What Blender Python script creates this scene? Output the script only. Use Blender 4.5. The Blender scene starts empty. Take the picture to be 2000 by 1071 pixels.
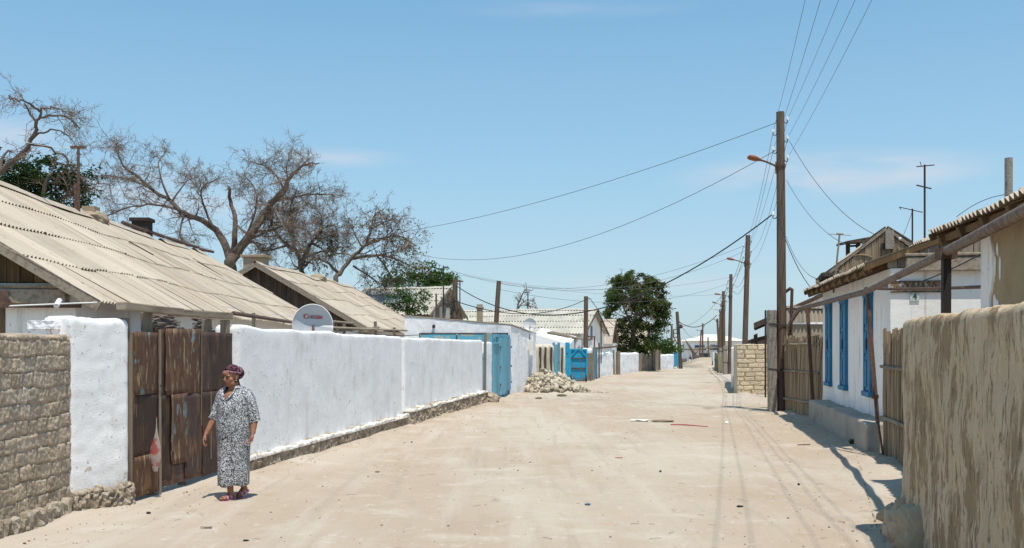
import bpy, bmesh, math, random
from mathutils import Vector, Matrix, noise
R = math.radians
rng = random.Random(11)
C = bpy.context.scene.collection
F = 2000 * 35 / 36          # focal length in photo pixels
EYE = 1.75                  # eye height above the road

def sm(t):
    t = max(0., min(1., t)); return t * t * (3 - 2 * t)

def gz(y):                  # the road falls gently away
    if y < 20: return 0.
    if y < 32: return -0.01 * (y - 20) ** 2 / 24
    if y < 230: return -0.01 * (y - 26)
    return -2.04

def at(px, Y, py=None):     # photo pixel at distance Y -> point (on the ground when py is None)
    X = (px - 1000) / F * Y
    return Vector((X, Y, gz(Y) if py is None else EYE + (676 - py) / F * Y))

def nz(x, y, z=0., s=1.):
    return noise.noise(Vector((x * s + 13.7, y * s - 4.1, z * s + 7.3)))

# ------------------------------------------------------------------ objects
def tag(o, label=None, cat=None, group=None, kind=None):
    if label: o['label'] = label
    if cat: o['category'] = cat
    if group: o['group'] = group
    if kind: o['kind'] = kind
    return o

def thing(name, label, cat, loc=(0, 0, 0), rz=0., group=None):
    o = bpy.data.objects.new(name, None); C.objects.link(o)
    o.empty_display_size = .2
    o.location = loc; o.rotation_euler = (0, 0, rz)
    return tag(o, label, cat, group)

def copy_thing(o, loc=None, rot=None, scale=None, label=None, group=None):
    c = o.copy(); C.objects.link(c)
    if loc is not None: c.location = loc
    if rot is not None: c.rotation_euler = rot
    if scale is not None: c.scale = scale
    if label: c['label'] = label
    if group: c['group'] = group
    for ch in o.children:
        k = ch.copy(); C.objects.link(k); k.parent = c
        for g in ch.children:
            h = g.copy(); C.objects.link(h); h.parent = k
    return c

class MB:
    """collects shapes and links them as one mesh object"""
    def __init__(s): s.v = []; s.f = []; s.t = []; s.cur = .5
    def add(s, p): s.v.append(tuple(p)); s.t.append(s.cur); return len(s.v) - 1
    def box(s, c, size, rz=0., m=None):
        c = Vector(c); hx, hy, hz = [q / 2 for q in size]
        M = m if m is not None else Matrix.Rotation(rz, 3, 'Z')
        b = [s.add(c + M @ Vector((x * hx, y * hy, z * hz))) for z in (-1, 1) for y in (-1, 1) for x in (-1, 1)]
        for f in ((0, 2, 3, 1), (4, 5, 7, 6), (0, 1, 5, 4), (2, 6, 7, 3), (0, 4, 6, 2), (1, 3, 7, 5)):
            s.f.append(tuple(b[i] for i in f))
        return s
    def beam(s, a, b, w, h, up=(0, 0, 1)):       # a bar of w x h from a to b
        a = Vector(a); b = Vector(b); d = (b - a).normalized()
        side = d.cross(Vector(up))
        if side.length < 1e-4: side = Vector((1, 0, 0))
        side.normalize(); u = side.cross(d)
        q = [s.add(p + side * (i * w / 2) + u * (j * h / 2)) for p in (a, b) for i, j in ((-1, -1), (1, -1), (1, 1), (-1, 1))]
        for f in ((0, 3, 2, 1), (4, 5, 6, 7), (0, 1, 5, 4), (1, 2, 6, 5), (2, 3, 7, 6), (3, 0, 4, 7)):
            s.f.append(tuple(q[i] for i in f))
        return s
    def tube(s, pts, rad, n=6, cap=True):
        pts = [Vector(p) for p in pts]; k = len(pts)
        if not hasattr(rad, '__len__'): rad = [rad] * k
        prev = None; rings = []
        for i, p in enumerate(pts):
            d = (pts[min(i + 1, k - 1)] - pts[max(i - 1, 0)])
            if d.length < 1e-9: d = Vector((0, 0, 1))
            d.normalize()
            if prev is None:
                a = d.cross(Vector((0, 0, 1)))
                if a.length < .05: a = d.cross(Vector((1, 0, 0)))
            else:
                a = prev - d * prev.dot(d)
                if a.length < 1e-6: a = d.cross(Vector((1, 0, .3)))
            a.normalize(); prev = a; b = d.cross(a)
            rings.append([s.add(p + (a * math.cos(2 * math.pi * j / n) + b * math.sin(2 * math.pi * j / n)) * rad[i]) for j in range(n)])
        for i in range(k - 1):
            for j in range(n):
                s.f.append((rings[i][j], rings[i][(j + 1) % n], rings[i + 1][(j + 1) % n], rings[i + 1][j]))
        if cap:
            s.f.append(tuple(reversed(rings[0]))); s.f.append(tuple(rings[-1]))
        return s
    def ball(s, c, r, nu=12, nv=8, m=None, fn=None):
        c = Vector(c); r = Vector(r) if hasattr(r, '__len__') else Vector((r, r, r))
        rows = []
        for i in range(nv + 1):
            th = math.pi * i / nv
            row = []
            for j in range(nu if 0 < i < nv else 1):
                ph = 2 * math.pi * j / nu
                d = Vector((math.sin(th) * math.cos(ph), math.sin(th) * math.sin(ph), math.cos(th)))
                p = Vector((d.x * r.x, d.y * r.y, d.z * r.z))
                if fn: p *= fn(d)
                if m is not None: p = m @ p
                row.append(s.add(c + p))
            rows.append(row)
        for i in range(nv):
            A, B = rows[i], rows[i + 1]
            for j in range(nu):
                k = (j + 1) % nu
                if len(A) == 1: s.f.append((A[0], B[j], B[k]))
                elif len(B) == 1: s.f.append((A[j], B[0], A[k]))
                else: s.f.append((A[j], B[j], B[k], A[k]))
        return s
    def grid(s, rows):                             # rows of points -> quads
        idx = [[s.add(p) for p in r] for r in rows]
        for i in range(len(idx) - 1):
            for j in range(len(idx[0]) - 1):
                s.f.append((idx[i][j], idx[i][j + 1], idx[i + 1][j + 1], idx[i + 1][j]))
        return idx
    def build(s, name, mat, parent=None, loc=None, rz=0., smooth=False, origin=None):
        v = s.v
        if origin is not None:
            o_ = Vector(origin); v = [tuple(Vector(p) - o_) for p in v]; loc = origin
        me = bpy.data.meshes.new(name)
        me.from_pydata(v, [], s.f); me.update()
        at_ = me.attributes.new('tint', 'FLOAT', 'POINT')
        at_.data.foreach_set('value', s.t)
        me.materials.append(mat)
        if smooth: me.polygons.foreach_set('use_smooth', [True] * len(me.polygons))
        o = bpy.data.objects.new(name, me); C.objects.link(o)
        if parent is not None: o.parent = parent
        if loc is not None: o.location = loc
        if rz: o.rotation_euler = (0, 0, rz)
        return o

def recalc(o):
    bm = bmesh.new(); bm.from_mesh(o.data); bmesh.ops.recalc_face_normals(bm, faces=bm.faces); bm.to_mesh(o.data); bm.free(); return o

def bevel(o, w=.01, seg=1):
    m = o.modifiers.new('bevel', 'BEVEL'); m.width = w; m.segments = seg; m.limit_method = 'ANGLE'; return o

# ------------------------------------------------------------------ materials
def mk(name, col, layers=(), bumps=(), rough=.9, tint=0., metal=0., spec=.25, coords='Object'):
    m = bpy.data.materials.new(name); m.use_nodes = True
    nt = m.node_tree; N = nt.nodes; L = nt.links
    b = N['Principled BSDF']
    b.inputs['Roughness'].default_value = rough; b.inputs['Metallic'].default_value = metal
    b.inputs['Specular IOR Level'].default_value = spec
    tc = N.new('ShaderNodeTexCoord')
    def field(sc, det, kind, dist, loc):
        mp = N.new('ShaderNodeMapping'); L.new(tc.outputs[coords], mp.inputs['Vector'])
        sc3 = sc if hasattr(sc, '__len__') else (sc, sc, sc)
        mp.inputs['Scale'].default_value = sc3; mp.inputs['Location'].default_value = loc
        if kind == 'voronoi':
            t = N.new('ShaderNodeTexVoronoi'); t.inputs['Scale'].default_value = 1
            t.feature = 'F1'; o = t.outputs['Distance']
        elif kind == 'cell':
            t = N.new('ShaderNodeTexVoronoi'); t.inputs['Scale'].default_value = 1; o = t.outputs['Color']
        elif kind == 'crack':
            t = N.new('ShaderNodeTexVoronoi'); t.inputs['Scale'].default_value = 1
            t.feature = 'DISTANCE_TO_EDGE'; o = t.outputs['Distance']
        else:
            t = N.new('ShaderNodeTexNoise'); t.inputs['Scale'].default_value = 1
            t.inputs['Detail'].default_value = det; t.inputs['Roughness'].default_value = .6
            t.inputs['Distortion'].default_value = dist; o = t.outputs['Fac']
        L.new(mp.outputs['Vector'], t.inputs['Vector'])
        return o
    def ramp(o, lo, hi):
        r = N.new('ShaderNodeMapRange'); r.interpolation_type = 'SMOOTHSTEP'
        r.inputs['From Min'].default_value = lo; r.inputs['From Max'].default_value = hi
        L.new(o, r.inputs['Value']); return r.outputs['Result']
    rgb = N.new('ShaderNodeRGB'); rgb.outputs[0].default_value = (*col, 1); cur = rgb.outputs[0]
    for i, l in enumerate(layers):
        f = field(l.get('s', 1), l.get('d', 5), l.get('k', 'noise'), l.get('w', 0), l.get('o', (i * 3.1, i * 7.7, i * 1.3)))
        f = ramp(f, l.get('lo', .4), l.get('hi', .6))
        a = N.new('ShaderNodeMath'); a.operation = 'MULTIPLY'; L.new(f, a.inputs[0]); a.inputs[1].default_value = l.get('a', 1)
        fac = a.outputs[0]
        if 'm' in l:                               # only inside patches of a broader pattern
            sc_, lo_, hi_ = l['m']; g = ramp(field(sc_, 6, 'noise', 0, (i * 9.1 + 2, i * 4.3, i * 6.7)), lo_, hi_)
            a3 = N.new('ShaderNodeMath'); a3.operation = 'MULTIPLY'; L.new(fac, a3.inputs[0]); L.new(g, a3.inputs[1]); fac = a3.outputs[0]
        if 'z' in l:                               # only between two heights of the object
            sp = N.new('ShaderNodeSeparateXYZ'); L.new(tc.outputs[coords], sp.inputs[0])
            g = ramp(sp.outputs['Z'], *l['z'])
            a2 = N.new('ShaderNodeMath'); a2.operation = 'MULTIPLY'; L.new(fac, a2.inputs[0]); L.new(g, a2.inputs[1]); fac = a2.outputs[0]
        mx = N.new('ShaderNodeMix'); mx.data_type = 'RGBA'
        L.new(fac, mx.inputs['Factor']); L.new(cur, mx.inputs['A'])
        mx.inputs['B'].default_value = (*l['c'], 1); cur = mx.outputs['Result']
    if tint:
        an = N.new('ShaderNodeAttribute'); an.attribute_name = 'tint'
        mr = N.new('ShaderNodeMapRange'); mr.inputs['To Min'].default_value = 1 - tint; mr.inputs['To Max'].default_value = 1 + tint
        L.new(an.outputs['Fac'], mr.inputs['Value'])
        vm = N.new('ShaderNodeVectorMath'); vm.operation = 'SCALE'
        L.new(cur, vm.inputs[0]); L.new(mr.outputs['Result'], vm.inputs['Scale']); cur = vm.outputs[0]
    L.new(cur, b.inputs['Base Color'])
    prev = None
    for i, bp in enumerate(bumps):
        f = field(bp.get('s', 10), bp.get('d', 6), bp.get('k', 'noise'), bp.get('w', 0), bp.get('o', (i * 5.3, i * 2.9, i)))
        if 'lo' in bp: f = ramp(f, bp['lo'], bp['hi'])
        n = N.new('ShaderNodeBump'); n.inputs['Strength'].default_value = bp.get('st', .6); n.inputs['Distance'].default_value = bp.get('h', .02)
        L.new(f, n.inputs['Height'])
        if prev is not None: L.new(prev, n.inputs['Normal'])
        prev = n.outputs['Normal']
    if prev is not None: L.new(prev, b.inputs['Normal'])
    return m

def foliage(name, c1, c2, tr=.35):
    m = bpy.data.materials.new(name); m.use_nodes = True
    nt = m.node_tree; N = nt.nodes; L = nt.links; N.clear()
    out = N.new('ShaderNodeOutputMaterial'); mix = N.new('ShaderNodeMixShader'); mix.inputs[0].default_value = tr
    d = N.new('ShaderNodeBsdfDiffuse'); t = N.new('ShaderNodeBsdfTranslucent')
    an = N.new('ShaderNodeAttribute'); an.attribute_name = 'tint'
    mx = N.new('ShaderNodeMix'); mx.data_type = 'RGBA'
    mx.inputs['A'].default_value = (*c1, 1); mx.inputs['B'].default_value = (*c2, 1)
    L.new(an.outputs['Fac'], mx.inputs['Factor'])
    L.new(mx.outputs['Result'], d.inputs[0]); L.new(mx.outputs['Result'], t.inputs[0])
    L.new(d.outputs[0], mix.inputs[1]); L.new(t.outputs[0], mix.inputs[2]); L.new(mix.outputs[0], out.inputs[0])
    return m

M = {}
def matset():
    M['sand'] = mk('sand', (.435, .352, .265), [
        dict(c=(.50, .435, .355), s=(.20, .07, 1), lo=.42, hi=.60, a=.95, d=4),
        dict(c=(.40, .315, .23), s=(.5, .35, 1), lo=.52, hi=.72, a=.8, d=7),
        dict(c=(.56, .51, .44), s=(1.1, 1.3, 1), lo=.52, hi=.74, a=.65, d=10),
        dict(c=(.42, .315, .205), s=(1.7, 1.9, 1), lo=.58, hi=.74, a=.7, d=10),
        dict(c=(.54, .40, .285), s=(.7, .9, 1), lo=.60, hi=.72, a=.55, d=8, o=(31, 2, 5)),
        dict(c=(.375, .315, .25), s=(4.5, .22, 1), lo=.52, hi=.68, a=.5, d=8, w=.3, o=(3, 22, 5)),
        dict(c=(.53, .465, .39), s=(2.2, .16, 1), lo=.52, hi=.68, a=.5, d=8, w=.4, o=(13, 2, 5)),
        dict(c=(.36, .285, .205), s=(3.1, 1.0, 1), lo=.60, hi=.74, a=.7, d=11, o=(1, 12, 5)),
        dict(c=(.60, .55, .48), s=(9, 6, 9), lo=.58, hi=.72, a=.5, d=8),
        dict(c=(.30, .235, .17), s=(24, 15, 20), lo=.64, hi=.72, a=.6, d=6, m=((.9, .9, .9), .42, .6)),
        dict(c=(.29, .23, .17), s=75, lo=.62, hi=.70, a=.6, d=2)],
        [dict(s=2.5, h=.03, st=.5), dict(s=(7, 6, 9), h=.03, st=.7, d=9), dict(s=(28, 20, 30), h=.012, st=.9, d=8), dict(s=110, h=.006, st=.9, d=4)], rough=1., spec=.05, coords='Object')
    M['plaster'] = mk('whitewash', (.85, .855, .865), [
        dict(c=(.77, .775, .79), s=(1.3, 1, .7), lo=.45, hi=.7, a=.6),
        dict(c=(.66, .64, .61), s=(2.1, 2, 1.2), lo=.56, hi=.70, a=.6, d=9),
        dict(c=(.50, .42, .33), s=(9, 9, 7), lo=.66, hi=.69, a=.75, d=6),
        dict(c=(.36, .29, .22), s=(13, 13, 7), lo=.685, hi=.705, a=.7, d=3, o=(5, 1, 9)),
        dict(c=(.66, .61, .54), s=(5, 5, .5), lo=.58, hi=.74, a=.5, d=7),
        dict(c=(.93, .93, .92), s=(3, 3, 2.4), lo=.55, hi=.68, a=.7, d=9, o=(8, 1, 3)),
        dict(c=(.52, .46, .385), s=(1.8, 1.8, 2.5), lo=.42, hi=.68, a=.75, z=(.42, .12), d=9),
        dict(c=(.34, .30, .26), s=(34, 34, 26), lo=.69, hi=.71, a=.65, d=2, m=((1.2, 1.2, 1), .42, .58))],
        [dict(s=(11, 11, 8), h=.006, st=.8, d=9), dict(s=(26, 26, 22), h=.014, st=1., lo=.72, hi=.64, d=4), dict(s=75, h=.007, st=1., d=6)], rough=.95, spec=.08)
    M['house_white'] = mk('house_whitewash', (.86, .845, .815), [
        dict(c=(.76, .71, .63), s=(1, 1, .5), lo=.5, hi=.75, a=.7),
        dict(c=(.55, .46, .36), s=(2.6, 2.6, .7), lo=.55, hi=.72, a=.7, d=9),
        dict(c=(.42, .35, .27), s=(1.6, 1.6, 2.2), lo=.35, hi=.75, a=.75, z=(.95, .1)),
        dict(c=(.42, .33, .24), s=(7, 7, .45), lo=.56, hi=.70, a=.6, d=8),
        dict(c=(.33, .27, .21), s=(14, 14, 9), lo=.66, hi=.69, a=.7, d=5)],
        [dict(s=5, h=.015, st=.5), dict(s=30, h=.006, st=.6)], rough=.95, spec=.08)
    M['adobe'] = mk('adobe_brick', (.44, .355, .265), [
        dict(c=(.50, .41, .315), s=6, lo=.45, hi=.65, a=.7),
        dict(c=(.24, .19, .14), s=14, lo=.58, hi=.7, a=.6, d=8),
        dict(c=(.50, .43, .34), s=48, lo=.56, hi=.66, a=.7, d=3),
        dict(c=(.20, .16, .12), s=62, lo=.60, hi=.68, a=.7, d=3),
        dict(c=(.47, .43, .37), s=1.6, lo=.5, hi=.7, a=.5)],
        [dict(s=20, h=.014, st=.9), dict(s=55, h=.010, st=1., d=6)], rough=1., tint=.2, spec=.05)
    M['pale_brick'] = mk('pale_adobe_brick', (.58, .48, .335), [
        dict(c=(.49, .40, .27), s=5, lo=.5, hi=.7, a=.7),
        dict(c=(.64, .55, .40), s=12, lo=.58, hi=.7, a=.6, d=8)],
        [dict(s=25, h=.015, st=.9)], rough=1., tint=.12, spec=.05)
    M['mud'] = mk('mud_plaster', (.42, .345, .255), [
        dict(c=(.34, .275, .20), s=2, lo=.45, hi=.7, a=.7),
        dict(c=(.27, .215, .15), s=(9, 9, 4), lo=.6, hi=.72, a=.5)],
        [dict(s=8, h=.02, st=.6), dict(s=50, h=.006, st=.7)], rough=1., spec=.05)
    M['tan_wall'] = mk('peeling_tan_wall', (.40, .315, .20), [
        dict(c=(.33, .255, .155), s=3, lo=.45, hi=.65, a=.7)],
        [dict(s=20, h=.008, st=.6)], rough=1., spec=.05)
    M['drip'] = mk('rain_worn_mud', (.53, .415, .285), [
        dict(c=(.60, .48, .345), s=(1.4, 1.4, .8), lo=.45, hi=.65, a=.8),
        dict(c=(.45, .345, .23), s=(30, 30, .9), lo=.50, hi=.66, a=.75, d=5, o=(9, 9, 9)),
        dict(c=(.285, .20, .122), s=(6.5, 6.5, 2.4), lo=.475, hi=.545, a=.85, d=14, m=((.9, .9, .7), .44, .56)),
        dict(c=(.30, .215, .13), s=(19, 19, 3.2), lo=.55, hi=.61, a=.75, d=10, m=((1.3, 1.3, .9), .36, .6)),
        dict(c=(.25, .175, .105), s=(16, 16, 9), lo=.645, hi=.67, a=.8, d=4),
        dict(c=(.68, .57, .43), s=(34, 34, 9), lo=.63, hi=.67, a=.7, d=6),
        dict(c=(.20, .15, .10), s=(70, 70, 50), lo=.60, hi=.68, a=.45, d=3)],
        [dict(s=(30, 30, .9), h=.012, st=.8, d=5, o=(9, 9, 9)), dict(s=(19, 19, 3.2), h=.012, st=1., lo=.61, hi=.57, d=10, o=(9.3, 23.1, 3.9)), dict(s=(26, 26, 12), h=.014, st=.9, d=9), dict(s=95, h=.006, st=1., d=5)], rough=1., spec=.05)
    M['rubble'] = mk('rubble_stone', (.45, .385, .305), [
        dict(c=(.27, .215, .155), s=7, lo=.45, hi=.6, a=.9, d=8),
        dict(c=(.56, .50, .42), s=9, lo=.55, hi=.68, a=.7)],
        [dict(s=24, h=.03, st=1., d=8), dict(s=90, h=.008, st=1.)], rough=1., tint=.25, spec=.05)
    M['limestone'] = mk('limestone_rubble', (.52, .46, .36), [
        dict(c=(.42, .355, .27), s=4, lo=.45, hi=.65, a=.8),
        dict(c=(.60, .55, .46), s=9, lo=.58, hi=.7, a=.6)],
        [dict(s=14, h=.03, st=.8), dict(s=60, h=.006, st=.7)], rough=1., tint=.25, spec=.05)
    M['roof_tan'] = mk('dusty_asbestos', (.46, .395, .32), [
        dict(c=(.42, .34, .26), s=(.6, .5, .5), lo=.45, hi=.65, a=.8),
        dict(c=(.52, .45, .365), s=(3, .8, .8), lo=.52, hi=.7, a=.6),
        dict(c=(.50, .40, .31), s=(6, .5, .5), lo=.56, hi=.7, a=.6, d=4),
        dict(c=(.20, .165, .13), s=(5, 1.6, 1.6), lo=.63, hi=.70, a=.55, d=9),
        dict(c=(.31, .265, .215), s=(1.1, .45, .45), lo=.54, hi=.70, a=.6, d=9, o=(4, 1, 7)),
        dict(c=(.15, .12, .10), s=(11, 9, 9), lo=.68, hi=.70, a=.7, d=3)],
        [dict(s=30, h=.006, st=.5)], rough=.95, tint=.22, spec=.1)
    M['roof_grey'] = mk('grey_asbestos', (.47, .45, .39), [
        dict(c=(.40, .38, .325), s=.8, lo=.45, hi=.65, a=.8),
        dict(c=(.29, .26, .21), s=(3, 1.5, 1.5), lo=.54, hi=.68, a=.65, d=8)],
        [dict(s=30, h=.006, st=.5)], rough=.95, tint=.18, spec=.1)
    M['wood'] = mk('weathered_wood', (.25, .205, .155), [
        dict(c=(.15, .115, .085), s=(14, 14, 1.3), lo=.45, hi=.65, a=.8),
        dict(c=(.36, .31, .25), s=(20, 20, 1.5), lo=.6, hi=.72, a=.6)],
        [dict(s=(60, 60, 4), h=.006, st=.8)], rough=.9, tint=.3, spec=.15)
    M['wood_long'] = mk('weathered_beam', (.30, .25, .195), [
        dict(c=(.18, .14, .10), s=(1.4, 14, 14), lo=.45, hi=.65, a=.8),
        dict(c=(.40, .35, .29), s=(2, 20, 20), lo=.6, hi=.72, a=.6)],
        [dict(s=(4, 60, 60), h=.006, st=.8)], rough=.9, tint=.3, spec=.15)
    M['wood_dark'] = mk('dark_boards', (.085, .062, .045), [
        dict(c=(.14, .105, .075), s=(14, 14, 1.3), lo=.5, hi=.7, a=.8),
        dict(c=(.045, .033, .026), s=(9, 9, 1), lo=.5, hi=.7, a=.7)],
        [dict(s=(60, 60, 4), h=.005, st=.7)], rough=.9, tint=.35, spec=.15)
    M['wood_brown'] = mk('brown_boards', (.13, .078, .04), [
        dict(c=(.23, .15, .075), s=(14, 14, 1.3), lo=.5, hi=.7, a=.8),
        dict(c=(.09, .055, .03), s=(9, 9, 1), lo=.5, hi=.7, a=.7)],
        [dict(s=(60, 60, 4), h=.005, st=.7)], rough=.85, tint=.35, spec=.15)
    M['wood_orange'] = mk('sheltered_timber', (.17, .105, .052), [
        dict(c=(.13, .085, .048), s=6, lo=.45, hi=.65, a=.8)], [dict(s=30, h=.005, st=.5)], rough=.85, tint=.25, spec=.15)
    M['pole'] = mk('pole_wood', (.15, .105, .076), [
        dict(c=(.085, .058, .042), s=(18, 18, 1.1), lo=.45, hi=.62, a=.8, d=6),
        dict(c=(.25, .19, .145), s=(26, 26, 1.6), lo=.58, hi=.7, a=.6, d=6)],
        [dict(s=(50, 50, 2.5), h=.01, st=.9)], rough=.9, spec=.12)
    M['reed'] = mk('reed_slats', (.33, .245, .16), [
        dict(c=(.20, .145, .095), s=(9, 9, .8), lo=.45, hi=.65, a=.8),
        dict(c=(.37, .31, .235), s=(22, 22, 1.3), lo=.58, hi=.72, a=.5)],
        [dict(s=(60, 60, 3), h=.004, st=.6)], rough=.9, tint=.35, spec=.12)
    M['rust'] = mk('rusty_sheet', (.062, .038, .032), [
        dict(c=(.115, .062, .042), s=(4, 4, 1.6), lo=.45, hi=.62, a=.9, d=8),
        dict(c=(.18, .092, .046), s=(6, 6, 2.2), lo=.54, hi=.66, a=.8, d=9),
        dict(c=(.22, .18, .15), s=(30, 30, 3), lo=.63, hi=.68, a=.6, d=5),
        dict(c=(.045, .028, .025), s=(3, 3, 2), lo=.6, hi=.75, a=.8)],
        [dict(s=5, h=.012, st=.5), dict(s=50, h=.003, st=.5)], rough=.65, tint=.6, spec=.3)
    M['rust_flake'] = mk('rusty_sheet_with_old_paint', (.105, .055, .034), [
        dict(c=(.185, .10, .05), s=(7, 7, 2.5), lo=.5, hi=.64, a=.9, d=9),
        dict(c=(.36, .28, .17), s=(18, 18, 3.2), lo=.56, hi=.64, a=.8, d=9),
        dict(c=(.18, .29, .32), s=(5, 5, 3), lo=.60, hi=.64, a=.8, d=8),
        dict(c=(.055, .032, .026), s=(3, 3, 2), lo=.56, hi=.7, a=.8)],
        [dict(s=5, h=.012, st=.5), dict(s=50, h=.003, st=.6)], rough=.7, spec=.3)
    M['iron'] = mk('rusty_iron', (.105, .058, .042), [
        dict(c=(.19, .10, .06), s=12, lo=.5, hi=.65, a=.8), dict(c=(.05, .035, .032), s=7, lo=.55, hi=.7, a=.8)],
        [dict(s=60, h=.003, st=.6)], rough=.7, spec=.3)
    M['iron_dark'] = mk('dark_iron', (.035, .027, .025), [dict(c=(.07, .045, .036), s=12, lo=.5, hi=.65, a=.8)], rough=.7, spec=.3)
    M['pipe_tan'] = mk('dusty_gas_pipe', (.185, .145, .115), [
        dict(c=(.115, .065, .048), s=(3, 14, 14), lo=.45, hi=.6, a=.85), dict(c=(.29, .25, .21), s=9, lo=.62, hi=.72, a=.6)],
        [dict(s=40, h=.004, st=.6)], rough=.75, spec=.25)
    M['blue'] = mk('faded_blue_paint', (.115, .35, .475), [
        dict(c=(.17, .40, .49), s=(6, 6, 1.2), lo=.45, hi=.65, a=.8),
        dict(c=(.07, .26, .37), s=(3, 3, 1), lo=.5, hi=.7, a=.7),
        dict(c=(.28, .25, .2), s=(14, 14, 4), lo=.60, hi=.65, a=.75, d=7)],
        [dict(s=(40, 40, 4), h=.004, st=.6)], rough=.6, spec=.3, tint=.15)
    M['blue_bright'] = mk('bright_blue_paint', (.015, .30, .50), [
        dict(c=(.04, .36, .52), s=4, lo=.45, hi=.65, a=.7), dict(c=(.03, .16, .27), s=5, lo=.62, hi=.75, a=.8),
        dict(c=(.16, .12, .09), s=12, lo=.71, hi=.75, a=.7)],
        [dict(s=30, h=.004, st=.5)], rough=.55, spec=.35, tint=.15)
    M['blue_chip'] = mk('chipped_blue_paint', (.12, .42, .55), [
        dict(c=(.50, .45, .35), s=(5, 5, 9), lo=.57, hi=.61, a=.9, d=7)], rough=.6, spec=.3)
    M['blue_window'] = mk('window_blue_paint', (.006, .155, .31), [
        dict(c=(.02, .21, .37), s=(6, 6, 2), lo=.5, hi=.65, a=.7), dict(c=(.02, .08, .14), s=(9, 9, 2), lo=.55, hi=.68, a=.8, d=8), dict(c=(.20, .24, .25), s=(16, 16, 6), lo=.62, hi=.66, a=.7, d=6)],
        [dict(s=(40, 40, 5), h=.003, st=.5)], rough=.55, spec=.35, tint=.15)
    M['greenpost'] = mk('grey_green_paint', (.15, .19, .175), [dict(c=(.24, .22, .17), s=(9, 9, 2), lo=.5, hi=.65, a=.7)], rough=.8)
    M['concrete'] = mk('rough_concrete', (.29, .26, .22), [
        dict(c=(.22, .195, .165), s=6, lo=.5, hi=.7, a=.8), dict(c=(.45, .42, .37), s=14, lo=.55, hi=.7, a=.6),
        dict(c=(.13, .11, .095), s=(22, 22, 12), lo=.56, hi=.64, a=.85, d=7)],
        [dict(s=30, h=.012, st=.9)], rough=.95, spec=.1)
    M['bench'] = mk('bench_concrete', (.37, .335, .285), [
        dict(c=(.27, .235, .19), s=(1.6, 1.6, 2), lo=.45, hi=.7, a=.8), dict(c=(.47, .44, .39), s=6, lo=.58, hi=.7, a=.6)],
        [dict(s=12, h=.012, st=.6), dict(s=60, h=.004, st=.7)], rough=.95, spec=.1)
    M['cream'] = mk('cream_plaster', (.60, .54, .43), [
        dict(c=(.45, .38, .27), s=(4, 4, 1), lo=.5, hi=.7, a=.7), dict(c=(.20, .16, .12), s=(7, 7, .6), lo=.66, hi=.74, a=.7)],
        [dict(s=10, h=.02, st=.7)], rough=.95, spec=.08)
    M['chimney'] = mk('chimney_brick', (.36, .29, .205), [
        dict(c=(.25, .195, .135), s=(6, 6, 14), lo=.45, hi=.65, a=.8)], [dict(s=(12, 12, 16), h=.02, st=.8)], rough=1., spec=.05)
    M['soot'] = mk('sooty_brick', (.05, .042, .036), [dict(c=(.12, .09, .07), s=9, lo=.55, hi=.7, a=.8)], [dict(s=14, h=.02, st=.8)], rough=1., spec=.05)
    M['dish'] = mk('dish_enamel', (.60, .62, .645), [dict(c=(.52, .53, .55), s=3, lo=.5, hi=.7, a=.5)], rough=.35, spec=.4)
    M['red'] = mk('red_print', (.55, .06, .05), rough=.5)
    M['pink'] = mk('faded_red_print', (.52, .20, .22), rough=.5)
    M['navy'] = mk('navy_print', (.02, .025, .11), rough=.5)
    M['ceramic'] = mk('white_ceramic', (.75, .74, .70), rough=.25, spec=.5)
    M['lamp'] = mk('lamp_housing', (.25, .085, .04), [dict(c=(.15, .05, .03), s=12, lo=.5, hi=.65, a=.8)], rough=.6, spec=.3)
    M['lamp_pale'] = mk('pale_lamp_housing', (.62, .55, .42), rough=.6, spec=.3)
    M['wire'] = mk('wire', (.11, .11, .12), rough=.6)
    M['cable'] = mk('cable', (.03, .03, .032), rough=.7)
    M['bark'] = mk('grey_bark', (.13, .102, .085), [dict(c=(.20, .165, .138), s=(6, 6, 1.5), lo=.5, hi=.65, a=.8), dict(c=(.06, .048, .04), s=(9, 9, 2), lo=.5, hi=.7, a=.7)], [dict(s=(12, 12, 3), h=.05, st=.8)], rough=1., spec=.05)
    M['twig'] = mk('dry_twigs', (.19, .145, .115), [dict(c=(.25, .195, .155), s=.7, lo=.45, hi=.6, a=.7)], rough=1., tint=.35, spec=.05)
    M['leaf'] = foliage('elm_leaves', (.03, .05, .016), (.14, .175, .055))
    M['leaf_dark'] = foliage('dark_leaves', (.022, .042, .016), (.06, .095, .033))
    M['leaf_fresh'] = foliage('fresh_leaves', (.04, .085, .02), (.10, .165, .045))
    M['dry_leaf'] = foliage('dusty_leaves', (.05, .065, .03), (.10, .11, .06))
    M['far_white'] = mk('distant_whitewash', (.74, .74, .73), [dict(c=(.62, .61, .58), s=.4, lo=.45, hi=.65, a=.7)], rough=.95)
    M['far_roof'] = mk('distant_pale_roof', (.72, .68, .61), rough=.9)
    M['glass'] = mk('dark_glass', (.02, .045, .06), rough=.15, spec=.5)
    M['yellow'] = mk('pale_yellow_paint', (.52, .48, .24), [dict(c=(.42, .38, .2), s=3, lo=.45, hi=.65, a=.7)], rough=.8)
    M['tarp'] = mk('dark_green_tarp', (.04, .06, .055), rough=.7)
    M['paper'] = mk('white_scrap', (.78, .76, .72), rough=.8)
    M['blue_scrap'] = mk('blue_scrap', (.05, .12, .28), rough=.6)
    M['black_scrap'] = mk('black_scrap', (.02, .02, .022), rough=.6)
    M['red_scrap'] = mk('red_scrap', (.42, .1, .1), rough=.7)
    M['debris'] = mk('dry_debris', (.22, .165, .115), rough=1., tint=.5)
    M['hill'] = mk('distant_plain', (.33, .29, .24), rough=1.)
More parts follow.
